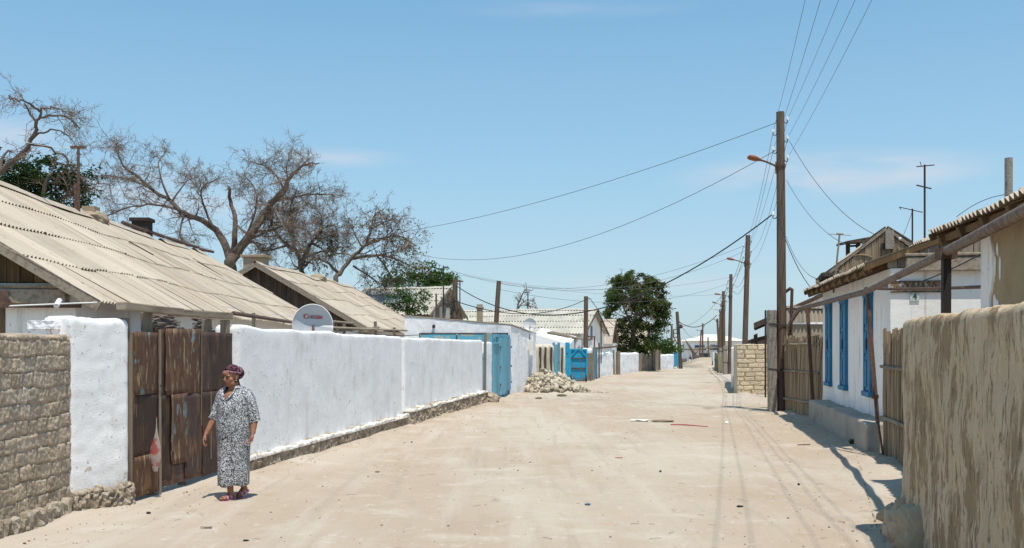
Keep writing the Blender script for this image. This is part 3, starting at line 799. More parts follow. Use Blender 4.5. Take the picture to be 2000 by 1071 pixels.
# white pillar between the adobe wall and the gate
o, rz, L, z = wall_thing('gate_pillar', 'wide whitewashed pillar between the adobe block wall and the rusty gate', (-4.60, 10.36), (-4.215, 10.98), 2.05, .5, M['plaster'],
    r=.07, dx=.02, dz=.022, disp=plaster_disp(.014, .006, 4), top=ragged(.02, 4, 3), rend=.05)
loft_wall(L + .05, .24, .2, r=.04, dx=.018, dz=.018, disp=rubble_disp(.04, 14, 7), top=ragged(.06, 4, 6), rend=.05).build('foundation', M['rubble'], o, loc=(-.03, -.10, 0), smooth=False)
for k_, (x_, y_, z_) in enumerate(((-.06, .30, 1.80), (-.03, .33, 1.885), (-.05, .31, 1.97))):
    d = MB(); d.box((x_, y_, z_), (.26, .30, .088), rz=.08 * (k_ - 1)); q = d.build('broken_brick', M['plaster'], o)
    q.modifiers.new('cut', 'SUBSURF').subdivision_type = 'SIMPLE'; q.modifiers['cut'].levels = q.modifiers['cut'].render_levels = 4
    tx = bpy.data.textures.new('chip', 'CLOUDS'); tx.noise_scale = .07; dm = q.modifiers.new('chip', 'DISPLACE'); dm.texture = tx; dm.strength = .035; dm.mid_level = .6; dm.texture_coords = 'LOCAL'

# rusty gate in a timber frame
def rusty_gate():
    p0, p1 = (-4.19, 11.03), (-3.77, 13.42); rz, L = line_frame(p0, p1)
    e = thing('metal_gate', 'tall patchwork gate of rusty brown sheet metal in a grey timber frame', 'gate', (p0[0], p0[1], 0), rz)
    def sheet(par, x0, x1, z0, z1, m, y=0., t=.5, seed=0):
        mb = MB(); mb.cur = t; nx, nzz = max(2, int((x1 - x0) / .06)), max(2, int((z1 - z0) / .06)); rg = random.Random(seed)
        k = [rg.uniform(-.012, .012) for _ in range(4)]
        F_ = lambda x, z: y + .010 * nz(x, z, seed, 3.2) + .004 * nz(x, z, seed, 9)
        rows = [[(x0 + (x1 - x0) * i / nx + (k[0] if i == 0 else k[1] if i == nx else 0) * (z - z0), F_(x0 + (x1 - x0) * i / nx, z), z + (k[2] if j == 0 else k[3] if j == nzz else 0) * i / nx)
                 for i in range(nx + 1)] for j in range(nzz + 1) for z in (z0 + (z1 - z0) * j / nzz,)]
        mb.grid(rows); o = mb.build('sheet', M[m], par, smooth=True)
        s_ = o.modifiers.new('thick', 'SOLIDIFY'); s_.thickness = .004; s_.offset = 0
        return o
    n = thing('narrow_leaf', None, None); n.parent = e; del_props(n)
    fr = MB()
    for x in (.03, .47): fr.box((x, .045, 1.0), (.05, .05, 1.8))
    for zz in (.25, 1.0, 1.8): fr.box((.25, .047, zz), (.39, .04, .05))
    fr.build('frame', M['wood'], n)
    sheet(n, 0, .51, 1.20, 1.91, 'rust_flake', -.004, .5, 1); sheet(n, 0, .52, .50, 1.215, 'rust', .004, .3, 2); sheet(n, .0, .53, .07, .515, 'rust_flake', -.003, .5, 3)
    w = thing('wide_leaf', None, None); w.parent = e; del_props(w)
    fr = MB()
    for x in (.64, 1.3, 1.95, L - .05): fr.box((x, .045, 1.02), (.05, .05, 1.8))
    for zz in (.3, 1.0, 1.8): fr.box(((.64 + L) / 2, .049, zz), (L - .7, .035, .05))
    fr.build('frame', M['wood'], w)
    a0 = .58; ww = L - a0
    sheet(w, a0, a0 + .12, 1.15, 1.95, 'rust', .012, .45, 4)
    sheet(w, a0 + .10, a0 + .95, 1.165, 1.955, 'rust_flake', -.005, .5, 5)
    sheet(w, a0 + .95, a0 + 1.22, 1.15, 1.93, 'rust', -.002, .5, 6)
    sheet(w, a0 + 1.20, L - .0, 1.15, 1.93, 'rust', .003, .3, 7)
    sheet(w, a0, a0 + .26, .16, 1.17, 'rust', .012, .25, 8)
    sheet(w, a0 + .22, a0 + .60, .34, 1.17, 'rust_flake', -.010, .5, 9)
    sheet(w, a0 + .56, a0 + 1.02, .12, 1.165, 'rust', .002, .6, 10)
    sheet(w, a0 + 1.00, a0 + 1.42, .10, 1.165, 'rust', -.004, .35, 11)
    sheet(w, a0 + 1.40, L - .0, .12, 1.165, 'rust', .002, .5, 12)
    sheet(w, a0, a0 + 1.0, .10, .36, 'rust', .014, .95, 13)
    for x, za, zb in ((a0 + .95, .75, 1.95), (a0 + .235, .5, 1.17), (a0 + 1.2, .3, 1.16)): sm_ = MB(); sm_.beam((x, -.02, za), (x, -.02, zb), .012, .006, up=(0, 1, 0)); sm_.build('seam_strip', M['wood'], w)
    # worn painted letters on the right-hand sheet
    for dx_, ch in ((0, 'A'), (.13, 'B')):
        pass
    for x, yy, z1, wd_, dp in ((.50, .13, 2.14, .12, .09), (1.30, .14, 1.98, .07, .08), (L - .0, .10, 2.1, .10, .10), (.0, .10, 2.06, .08, .08), (2.02, .16, 2.1, .10, .1)):
        p = MB(); p.cur = rng.random(); p.beam((x + .02, yy, -.25 if x != 2.02 else 1.2), (x - .012, yy, z1), wd_, dp, up=(0, 1, 0)); bevel(p.build('post', M['wood'], e), .008)
    q = MB(); q.cur = .8; q.beam((.545, -.012, .02), (.53, -.014, 1.94), .035, .012, up=(0, 1, 0)); q.build('seam_strip', M['wood'], e)
    l = MB(); l.cur = .6
    l.beam((-.16, .06, 2.19), (1.15, .07, 2.165), .12, .085); l.cur = .4; l.beam((.95, .075, 2.155), (L + .10, .09, 2.16), .11, .085)
    bevel(l.build('lintel', M['wood_long'], e), .01)
    hk = MB(); hk.tube([(.50, -.03, 1.28), (.52, -.05, 1.31), (.55, -.06, 1.27), (.54, -.05, 1.2), (.5, -.05, 1.22)], .008, 5); hk.build('latch', M['iron_dark'], e)
    return e
def del_props(o):
    for k in list(o.keys()): del o[k]
rusty_gate()

# plastic bag hanging on the gate post
def bag():
    mb = MB(); rows = []
    for i in range(12):
        t = i / 11; z = .92 - .60 * t; rad = (.005 + .058 * sm((t - .12) / .7) * (1 - .55 * sm((t - .72) / .28)))
        row = []
        for j in range(15):
            a = 2 * math.pi * (j % 14) / 14; q = rad * (1 + .25 * math.sin(3 * a + 5 * t) + .22 * nz(a, t * 3, 0, 2))
            row.append((q * math.cos(a) + .012 * t, q * .55 * math.sin(a) - .05 * t, z + .02 * math.sin(2 * a) * t))
        rows.append(row)
    mb.grid(rows)
    o = mb.build('plastic_bag', M['bag'], smooth=True); p = at(305, 11.45); o.location = (p.x + .04, p.y - .1, .02)
    tag(o, 'thin whitish plastic bag with red print hanging from the gate post', 'bag')
bag()

# long whitewashed wall, two builds with stone footing
def white_wall(label, p0, p1, H, H1, fH, fproud, seed, stone):
    o, rz, L, z = wall_thing('whitewashed_wall', label, p0, p1, H, .36, M['plaster'], H1=H1, r=.05, dx=.06, dz=.05,
        disp=plaster_disp(.014, .005, seed), top=ragged(.028, .9, seed), rend=.10)
    tp = ragged(.045, 2.5, seed + 2)
    loft_wall(L, fH, .2, r=.03, dx=.03, dz=.026, disp=rubble_disp(*stone, seed), top=tp, rend=.03).build('foundation', M['rubble'], o, loc=(.03, -fproud, 0), smooth=False)
    cp = loft_wall(L - .02, fH + .015, .2, r=.02, dx=.03, dz=.02, disp=lambda x, z, a, b: .012 * nz(x, z, seed, 7) + .010 * nz(x, z, seed, 19) + (.02 if a < -.3 else 0), top=lambda x: tp(x) - .005, rend=.03, z0=fH - .035)
    cp.build('ledge', M['ledge'], o, loc=(.02, -fproud - .012, 0), smooth=True)
    return o
white_wall('long whitewashed wall behind the woman, from the rusty gate to the step in its footing', (-3.70, 13.45), (-2.40, 21.85), 2.02, 1.95, .23, .12, 1., (.035, 13))
white_wall('far stretch of whitewashed wall with tall stone footing, between the step and the blue gate', (-2.37, 21.88), (-.92, 31.45), 1.935, 1.93, .33, .15, 2., (.055, 11))

p = at(946.5, 31.7); pm = MB(); pm.beam((0, 0, -.2), (.02, 0, 2.24), .11, .09); pm.beam((.06, -.03, 1.42), (-.05, -.05, 1.42), .05, .04)
tag(bevel(pm.build('gate_post', M['greenpost'], loc=p), .008), 'lone grey-green post at the end of the long white wall', 'post')
wall_thing('whitewashed_wall', 'narrow white wall stub between the grey-green post and the blue double gate', (-.84, 31.95), (-.66, 33.2), 1.93, .3, M['plaster'], r=.05, disp=plaster_disp(.02, .01, 5), top=ragged(.02, 3))
rb = MB(); rb.ball((0, 0, .1), (.45, .3, .24), 18, 12, fn=lambda d: 1 + .25 * nz(d.x, d.y, d.z, 4))
tag(rb.build('boulder', M['rubble'], loc=at(955, 32.0) + Vector((-.1, -.1, 0))), 'lump of footing stone at the base of the grey-green post', 'stone')

# blue double gate set in the street line
def plank_leaf(par, name, x0, x1, z0, z1, y, mat, w=.14, seed=0):
    mb = MB(); rg = random.Random(seed); x = x0
    while x < x1 - .02:
        xb = min(x1, x + w * rg.uniform(.85, 1.15)); mb.cur = rg.random()
        mb.box(((x + xb) / 2, y + rg.uniform(-.004, .004), (z0 + z1) / 2 + rg.uniform(-.02, .02)), (xb - x - .008, .025, z1 - z0)); x = xb
    return mb.build(name, M[mat], par)
def blue_gate():
    p0, p1 = (-.65, 33.25), (-.06, 37.05); rz, L = line_frame(p0, p1); z = gz(35)
    e = thing('plank_gate', 'pale blue double plank gate between the white wall stub and the white corner building', 'gate', (p0[0], p0[1], z), rz)
    a = plank_leaf(e, 'leaf', .05, 1.25, .14, 1.92, 0, 'blue', .3, 1); 
    b = plank_leaf(e, 'leaf', 1.3, 2.55, .14, 2.15, -.03, 'blue', .31, 2); plank_leaf(e, 'leaf', 2.6, L - .05, .22, 2.13, -.01, 'blue', .3, 3)
    f = MB()
    for x in (.02, 1.27, 2.57, L - .02): f.box((x, .06, 1.1), (.09, .09, 2.3))
    f.box((L / 2, .06, 2.19), (L - .0, .1, .08)); f.box((.65, -.04, 1.94), (1.2, .06, .06))
    f.build('frame', M['blue'], e)
    for x in (1.3, L - .1):
        for zz in (.5, 1.1, 1.8): q = MB(); q.box((x, -.055, zz), (.12, .02, .07)); q.build('hinge', M['iron'], e)
blue_gate()

# white corner building with a mono-pitch roof
def corner_building():
    c = at(998, 37.4); g = c.z
    e = thing('corner_building', 'low whitewashed flat-roofed building with a sloping parapet above the blue gates', 'house', (c.x, c.y, g))
    side = Vector((1.06, 5.5, 0)); xl = -4.0
    w = MB(); A = [(xl, 0, -.4), (0, 0, -.4), (0, 0, 2.52 - g), (xl, 0, 2.87 - g)]
    B = [(xl + .4, 5.5, -.4), (side.x, 5.5, -.4), (side.x, 5.5, 2.24 - g), (xl + .4, 5.5, 2.6 - g)]
    nx, nzz = 70, 40
    F_ = lambda x, z: -.02 * nz(x, z, 4, 1.3) - .008 * nz(x, z, 2, 6)
    rows = []
    for j in range(nzz + 1):
        t = j / nzz; rows.append([((xl + (0 - xl) * i / nx), F_(xl * (1 - i / nx), t * 3), -.4 + t * ((2.87 + (2.52 - 2.87) * i / nx) - g + .4)) for i in range(nx + 1)])
    w.grid(rows)
    rows = []
    for j in range(nzz + 1):
        t = j / nzz; rows.append([(side.x * i / nx + F_(i * .08, t * 3 + 9), 5.5 * i / nx, -.4 + t * ((2.52 + (2.24 - 2.52) * i / nx) - g + .4)) for i in range(nx + 1)])
    w.grid(rows)
    b = [w.add(p) for p in B]; w.f.append(tuple(b)); w.build('wall', M['plaster'], e, smooth=False)
    r = MB(); r.cur = .4
    t0, t1, t2, t3 = Vector((xl - .05, -.02, 2.885 - g)), Vector((.03, -.03, 2.535 - g)), Vector((side.x + .06, 5.5, 2.26 - g)), Vector((xl + .35, 5.55, 2.62 - g))
    q = [r.add(p) for p in (t0, t1, t2, t3)] + [r.add(p + Vector((0, 0, .035))) for p in (t0, t1, t2, t3)]
    for f in ((0, 3, 2, 1), (4, 5, 6, 7), (0, 1, 5, 4), (1, 2, 6, 5), (2, 3, 7, 6), (3, 0, 4, 7)): r.f.append(tuple(q[i] for i in f))
    r.build('roof', M['mud'], e)
    d = MB(); 
    for x, w_, sd_ in ((-2.72, 1.32, 1), (-1.33, 1.36, 2), (-.37, .48, 3)): d.box((x, -.06, 1.29), (w_, .05, 2.05))
    d.build('garage_gate', M['blue_chip'], e)
    d = MB(); d.box((-1.75, -.07, 2.335), (3.3, .05, .04)); d.box((-3.42, -.07, 1.3), (.04, .05, 2.1)); d.box((-.12, -.07, 1.3), (.04, .05, 2.1)); d.box((-2.04, -.075, 1.28), (.04, .05, 2.0)); d.build('gate_frame', M['iron'], e)
    d = MB(); d.box((-.82, -.10, 1.2), (.24, .12, 2.3)); d.build('gate_post', M['mud'], e)
    d = MB(); d.ball((-2.9, -.07, 2.6), .06, 8, 6); d.box((-2.9, -.03, 2.6), (.09, .05, .13)); d.build('lamp', M['iron_dark'], e)
    # meter box and a plaster pier on the street side
    k = Vector((side.x, 5.5, 0)).normalized(); nrm = Vector((k.y, -k.x, 0)); rzz = math.atan2(k.y, k.x)
    d = MB(); pt = k * 3.7 + nrm * .12; d.box((pt.x, pt.y, 1.9), (.34, .26, .42), rzz); bevel(d.build('meter_box', M['far_white'], e), .01)
    d = MB(); pt = k * 4.2 + nrm * .06; d.box((pt.x, pt.y, 1.15), (.3, .2, 2.6), rzz); d.build('pilaster', M['plaster'], e)
    return e, c, k
cb, cbp, cbk = corner_building()

def satellite_dish(name, label, loc, rad, aim, printed=False, small=False, group=None):
    e = thing(name, label, 'satellite dish', loc, 0, group)
    q = Vector(aim).normalized(); Mx = q.to_track_quat('-Y', 'Z').to_matrix()
    mb = MB(); nr, na = 10, 40; rows = []
    for i in range(nr + 1):
        s_ = rad * i / nr
        rows.append([Mx @ Vector((s_ * math.cos(2 * math.pi * j / na), .32 * rad * (1 - (s_ / rad) ** 2) , s_ * 1.06 * math.sin(2 * math.pi * j / na))) for j in range(na + 1)])
    mb.grid(rows); o = mb.build('reflector', M['dish'], e, smooth=True)
    sd_ = o.modifiers.new('thick', 'SOLIDIFY'); sd_.thickness = .006; sd_.offset = 1
    rm = MB(); rm.tube([Mx @ Vector((rad * math.cos(2 * math.pi * j / na), 0, rad * 1.06 * math.sin(2 * math.pi * j / na))) for j in range(na + 1)], .010, 6); rm.build('rim', M['far_white'] if printed else M['dish'], e, smooth=True)
    ar = MB(); ft = Mx @ Vector((0, -rad * 1.0, -rad * .55)); ar.tube([Mx @ Vector((0, 0, -rad * 1.02)), ft], .012, 6); ar.tube([Mx @ Vector((rad * .85, 0, -rad * .55)), ft], .007, 5)
    ar.build('feed_arm', M['iron'], e)
    lb = MB(); lb.tube([ft, ft - q * -.0 + Mx @ Vector((0, .10, .05))], [.035, .03], 10); lb.build('feed_horn', M['far_white'], e, smooth=True)
    m_ = MB(); m_.tube([(0, .0, -loc[2] - .3 if not small else -rad - .35), (0, .06, -rad * .2), Mx @ Vector((0, .4 * rad, 0))], .025, 8); m_.build('mast', M['iron'], e)
    return e, Mx

def text_mesh(name, s, size, mat, parent, m4, depth=.003, narrow=1., shear=0.):
    cu = bpy.data.curves.new(name, 'FONT'); cu.body = s; cu.size = size; cu.extrude = depth; cu.align_x = 'CENTER'; cu.align_y = 'CENTER'; cu.shear = shear; cu.offset = .012 * size
    t = bpy.data.objects.new(name + '_src', cu); C.objects.link(t)
    bpy.context.view_layer.update()
    me = bpy.data.meshes.new_from_object(t.evaluated_get(bpy.context.evaluated_depsgraph_get()))
    bpy.data.objects.remove(t); bpy.data.curves.remove(cu)
    for v in me.vertices: v.co = m4 @ Vector((v.co.x * narrow, v.co.y, v.co.z))
    me.materials.clear(); me.materials.append(mat)
    o = bpy.data.objects.new(name, me); C.objects.link(o); o.parent = parent
    return o

# big printed dish behind the white wall
Yd = 18.6; dl = at(610.5, Yd, 636)
ed, Mx = satellite_dish('satellite_dish', 'white satellite dish with red and navy lettering rising behind the long white wall', dl, .372, (.12, -1, -.02), printed=True)
def dish_print():
    r_ = .372
    def onto(x, z): return Mx @ Vector((x, .32 * r_ * (1 - (x * x + (z / 1.06) ** 2) / r_ ** 2) - .006, z))
    u = r_ / 39.
    zc = (636 - 620) * u; xc = (610.5 - 610.5) * u
    pxz = lambda px, py: ((px - 610.5) * u, (636 - py) * u)
    def patch(name, pts, mat):
        mb = MB(); idx = [mb.add(onto(*pxz(*p))) for p in pts]; mb.f.append(tuple(idx)); o = mb.build(name, M[mat], ed)
    sc = lambda zx, zy: (560 + zx / 16.48, 585 + zy / 16.48)
    patch('stripe', [sc(905, 590), sc(1138, 590), sc(1138, 622), sc(915, 622)], 'red')
    patch('stripe', [sc(940, 557), sc(1138, 557), sc(1138, 588), sc(930, 588)], 'pink')
    patch('stripe', [sc(640, 525), sc(1138, 525), sc(1138, 556), sc(935, 556), sc(640, 540)], 'pink')
    mb = MB(); n = 16; rows = [[], []]
    for i in range(n + 1):
        a = R(50 + 225 * i / n); th = 22 * math.sin(math.pi * (i + .6) / (n + 1.2)) + 5
        for k, s_ in ((0, -th), (1, th)): rows[k].append(onto(*pxz(*sc(640 + (72 + s_ * .7) * math.cos(a) * 1.2, 550 - (72 + s_ * .5) * math.sin(a)))))
    mb.grid(rows); mb.build('emblem', M['red'], ed)
    for x, y in ((545, 488), (516, 522), (590, 460)):
        q = MB(); c_ = sc(x, y); idx = [q.add(onto(*pxz(c_[0] + .55 * math.cos(a * .785), c_[1] + .55 * math.sin(a * .785)))) for a in range(8)]; q.f.append(tuple(idx)); q.build('dot', M['red'], ed)
    a = pxz(*sc(782, 588)); o_ = onto(*a)
    m4 = Matrix.Translation(o_ + Mx @ Vector((0, -.004, 0))) @ Mx.to_4x4() @ Matrix.Rotation(R(90), 4, 'X')
    text_mesh('lettering', 'SVEC', .056, M['navy'], ed, m4, .001, 1.38)
dish_print()

# small dish above the meter box
pt = cbp + cbk * 4.1 + Vector((.1, -.05, 0)); sdp = Vector(((1035 - 1000) / F * pt.y, pt.y, EYE + (676 - 634.5) / F * pt.y))
e2, Mx2 = satellite_dish('satellite_dish', 'small plain grey satellite dish on the end of the white corner building', sdp, .265, (-.1, -1, .18), small=True)
for k in range(3): 
    lg = MB(); q = [lg.add(Mx2 @ Vector((-.06 + .1 * (k % 2), .075, -.06 - .03 * k))), lg.add(Mx2 @ Vector((.0 + .1 * (k % 2), .075, -.06 - .03 * k))), lg.add(Mx2 @ Vector((.0 + .1 * (k % 2), .075, -.045 - .03 * k))), lg.add(Mx2 @ Vector((-.06 + .1 * (k % 2), .075, -.045 - .03 * k)))]
    lg.f.append(tuple(q)); lg.build('faded_print', M['navy'], e2)

# rubble heap
def rubble_heap():
    c = at(1066, 40.9); rg = random.Random(4)
    hz = lambda x, y: 1.0 * max(0, 1 - math.hypot(x / 1.42 if x < 0 else x / 1.75, y / 1.1)) ** .85
    protos = []
    mb = MB(); rows = []
    for i in range(25):
        rows.append([(x, y, hz(x, y) * .80 - .06 + .03 * nz(x, y, 0, 5)) for j in range(25) for x, y in ((-1.6 + 3.4 * i / 24, -1.15 + 2.3 * j / 24),)])
    mb.grid(rows); tag(recalc(mb.build('fine_rubble', M['limestone'], loc=c)), 'fine crumbled rubble under the heap of stones', None, kind='stuff')
    for k in range(9):
        m_ = MB(); m_.cur = rg.random()
        sx, sy, sz = rg.uniform(.8, 1.2), rg.uniform(.6, 1), rg.uniform(.5, .9)
        bmx = MB(); 
        bm = bmesh.new(); bmesh.ops.create_icosphere(bm, subdivisions=2, radius=1)
        for v in bm.verts:
            d, p_ = noise.voronoi(v.co * 1.1 + Vector((k * 3.3, 1, 2))); q = 1 + .28 * (d[0] - .5) + .15 * nz(v.co.x, v.co.y, v.co.z + k, 2.2)
            v.co = Vector((v.co.x * sx, v.co.y * sy, v.co.z * sz)) * q
        for _ in range(11):
            nrm = Vector((rg.gauss(0, 1), rg.gauss(0, 1), rg.gauss(0, 1))).normalized()
            for v in bm.verts:
                h_ = v.co.dot(nrm) - .58
                if h_ > 0: v.co -= nrm * h_ * .9
        bm.verts.index_update(); m_.v = [tuple(v.co) for v in bm.verts]; m_.t = [m_.cur] * len(m_.v); m_.f = [tuple(v.index for v in f.verts) for f in bm.faces]; bm.free()
        protos.append(m_.build('rubble_stone', M['limestone']))
    n = 0
    for k in range(290):
        a = rg.uniform(0, 2 * math.pi); q = rg.random() ** .6
        x = math.cos(a) * q * (1.45 if math.cos(a) < 0 else 1.75); y = math.sin(a) * q * 1.05
        if y > .45: y = -y
        big = rg.random() < .3; s_ = rg.uniform(.11, .17) if big else rg.uniform(.05, .10)
        z = hz(x, y) * .9 + s_ * .30
        pr = protos[k % 9]
        o = pr if n < 9 and pr.get('label') is None else pr.copy()
        if o is not pr: C.objects.link(o)
        o.location = c + Vector((x, y, z)); o.rotation_euler = (rg.uniform(0, 6), rg.uniform(0, 6), rg.uniform(0, 6)); o.scale = (s_, s_, s_)
        tag(o, 'pale broken limestone lump in the heap by the corner building', 'stone', 'rubble stones heaped against the wall'); n += 1
    for k in range(14):
        x, y = rg.uniform(1.2, 2.6), rg.uniform(-1.2, -.3); s_ = rg.uniform(.03, .07)
        o = protos[k % 9].copy(); C.objects.link(o); o.location = c + Vector((x, y, s_ * .4)); o.rotation_euler = (rg.uniform(0, 6), rg.uniform(0, 6), 0); o.scale = (s_,) * 3
        tag(o, 'small limestone crumb strewn to the right of the rubble heap', 'stone', 'stones strewn beside the heap')
rubble_heap()

# cream wall with dark gaps, blue door, bright blue gate
def cream_wall(label, p0, p1, H, posts, seed):
    o, rz, L, z = wall_thing('cream_wall', label, p0, p1, H, .4, M['cream'], r=.16, dx=.08, dz=.06, disp=plaster_disp(.05, .02, seed), top=ragged(.06, 2, seed), rend=.1)
    for x in posts:
        m_ = MB(); m_.beam((x, -.02, .1), (x + .05, -.03, H - .12), .16, .1, up=(0, 1, 0)); m_.build('sunken_post', M['wood_dark'], o)
cream_wall('cream plastered wall with dark sunken posts behind the rubble heap', (1.10, 43.2), (2.05, 48.6), 1.98, (.6, 2.2, 4.2), 3)
cream_wall('short cream wall piece between the blue door and the bright blue gate post', (2.42, 50.8), (2.85, 53.8), 2.02, (1.0,), 6)
def simple_door(name, label, p0, p1, z0, z1, mat, cat='door', w=.25, seed=1):
    rz, L = line_frame(p0, p1); g = gz(p0[1])
    e = thing(name, label, cat, (p0[0], p0[1], g), rz)
    plank_leaf(e, 'leaf', 0, L, z0, z1, 0, mat, w, seed)
    f = MB(); f.box((-.05, .03, (z0 + z1) / 2), (.1, .12, z1 + .1)); f.box((L + .05, .03, (z0 + z1) / 2), (.1, .12, z1 + .1)); f.build('frame', M[mat], e)
    h_ = MB(); h_.box((L * .8, -.04, z1 * .55), (.1, .04, .05)); h_.build('handle', M['iron_dark'], e)
simple_door('plank_door', 'faded blue plank door between two cream walls', (2.08, 48.8), (2.40, 50.6), .1, 2.05, 'blue', seed=5)
def bright_gate():
    Y = 57.6; a = at(1113, Y); b = at(1147, Y); g = a.z; W = b.x - a.x
    e = thing('metal_gate', 'bright blue sheet metal gate leaf standing open behind the hand cart', 'gate', a)
    d = MB(); d.box((W / 2, 0, 1.0), (W, .02, 1.76)); d.build('sheet', M['blue_bright'], e)
    f = MB()
    for x in (.04, W - .04): f.box((x, -.04, 1.0), (.08, .06, 1.8))
    for zz in (.14, 1.86): f.box((W / 2, -.04, zz), (W - .17, .058, .08))
    f.beam((.08, -.045, 1.45), (.38, -.045, 1.84), .07, .05, up=(0, 1, 0)); f.beam((W - .38, -.045, 1.84), (W - .08, -.045, 1.45), .07, .05, up=(0, 1, 0))
    f.build('frame', M['blue_bright'], e)
    f = MB()
    for zz in (.78, 1.35): f.box((W / 2, -.05, zz), (W - .17, .05, .05))
    f.build('crossbar', M['iron'], e)
    p = at(1108.5, 55.2); m_ = MB(); m_.box((0, 0, 1.0), (.24, .24, 2.5)); m_.box((-.02, -.13, 1.9), (.14, .05, .5)); tag(bevel(m_.build('gate_post', M['blue_bright'], loc=p), .01), 'bright blue gate post with pegs at its top, left of the open gate leaf', 'post')
bright_gate()
def hand_cart():
    Y = 56.3; a = at(1130, Y); g = ground_z(a.x, a.y)
    e = thing('hand_cart', 'rusty two-wheeled hand cart propped against the bright blue gate', 'cart', (a.x, a.y, g))
    for x in (-.43, .42):
        w = MB(); w.tube([(x - .045, 0, .2), (x + .045, 0, .2)], .2, 18); wo = w.build('wheel', M['iron_dark'], e)
        h_ = MB(); h_.tube([(x - .055, 0, .2), (x + .055, 0, .2)], .09, 12); h_.build('hub', M['dish'], wo)
    f = MB()
    for x in (-.28, .22):
        f.tube(smooth_line([(x - .12, .55, 1.35), (x - .06, .42, 1.0), (x + .02, .2, .55), (x + .1, -.1, .12)], 4), .022, 6)
    f.tube([(-.42, 0, .2), (.42, 0, .2)], .02, 6); f.tube([(-.26, .35, .8), (.3, .3, .72)], .018, 6)
    f.tube([(-.15, -.12, .1), (.5, -.12, .1), (.72, -.12, .05), (.6, .0, .4)], .018, 6); f.tube([(-.3, .0, .3), (-.1, -.2, .06), (.3, -.2, .06), (.5, 0, .3)], .018, 6)
    f.tube(smooth_line([(.0, .3, .75), (.12, .1, .4), (.3, -.1, .08)], 4), .016, 6)
    f.build('frame', M['iron'], e)
    d = MB(); d.box((.1, -.08, .07), (.6, .3, .02)); d.build('tray', M['iron'], e)
hand_cart()

# white posts, small gates and low white walls as the lane bends
wall_thing('whitewashed_pillar', 'rounded white pillar just right of the bright blue gate', at(1147.5, 59)[:2], (at(1158, 61).x, 61), 1.95, .4, M['plaster'], cat='pillar', r=.25, rend=.12, disp=plaster_disp(.03, .01, 8))
pm = MB(); pm.box((0, 0, .85), (.45, .08, 1.6)); tag(pm.build('leaning_hoarding', M['wood'], loc=at(1150, 58.3)), 'grey boarding leaning on the rounded white pillar', 'hoarding')
pm = MB(); pm.beam((0, 0, -.1), (.1, 0, 2.05), .26, .14); tag(pm.build('wooden_post', M['greenpost'], loc=at(1158, 60.6)), 'leaning grey post beside the narrow blue door', 'post')
simple_door('narrow_door', 'narrow dark blue door between the leaning grey post and the low white wall', (at(1160.5, 62).x, 62), (at(1166, 64).x, 64), .1, 1.9, 'blue_window', seed=9)
wall_thing('low_white_wall', 'low rounded white wall just right of the narrow dark blue door', (5.92, 68.6), (7.75, 76.3), 1.69, .35, M['plaster'], r=.12, dx=.15, dz=.12, disp=plaster_disp(.05, .015, 11), top=ragged(.03, 1, 4), rend=.12)
def post_cluster(label, spec, Y, cat='posts'):
    pass
for px, h_, ln, lab in ((1199.5, 1.95, -.06, 'thin grey post leaning left between two low white walls'), (1204.5, 1.8, .02, 'stout weathered post between two low white walls'), (1209, 1.85, .0, 'pale squared post at the left end of the wall under the green tree')):
    m_ = MB(); m_.cur = rng.random(); m_.beam((0, 0, -.1), (ln, 0, h_), .2 if px != 1199.5 else .14, .14); tag(m_.build('wooden_post', M['wood'], loc=at(px, 77.5)), lab, 'post')
wall_thing('low_white_wall', 'low white wall directly under the big green tree', (8.62, 78.9), (11.7, 91.8), 1.72, .35, M['plaster'], r=.12, dx=.2, dz=.12, disp=plaster_disp(.05, .015, 12), top=ragged(.03, 1, 5), rend=.12, H1=1.65)
def lane_gate():
    p0, p1 = (11.8, 92.2), (14.85, 100.6); rz, L = line_frame(p0, p1); g = gz(96)
    e = thing('board_gate', 'weathered brown board gate right of the wall under the tree', 'gate', (*p0, g), rz)
    plank_leaf(e, 'leaf', .1, L * .62, .05, 1.6, 0, 'wood', .22, 3)
    f = MB()
    for x in (.0, L * .62, L * .72, L * .86, L - .1):
        f.cur = rng.random(); f.beam((x, -.05, -.2), (x + rng.uniform(-.1, .1), -.05, rng.uniform(1.7, 2.3)), .25, .2)
    f.build('post', M['wood'], e)
    f = MB(); f.box((L * .31, -.06, .5), (L * .6, .05, .1)); f.box((L * .31, -.06, 1.2), (L * .6, .05, .1)); f.build('rail', M['wood'], e)
lane_gate()
wall_thing('low_white_wall', 'last low white wall before the leaning pole with the frame', (14.9, 101), (17.5, 107.6), 1.62, .35, M['plaster'], r=.14, dx=.25, dz=.12, disp=plaster_disp(.06, .015, 13), top=ragged(.05, .8, 6), rend=.12)
simple_door('small_blue_gate', 'small sky-blue gate beyond the last low white wall', (17.6, 108.2), (18.6, 111.5), .3, 1.7, 'blue_bright', 'gate', seed=4)
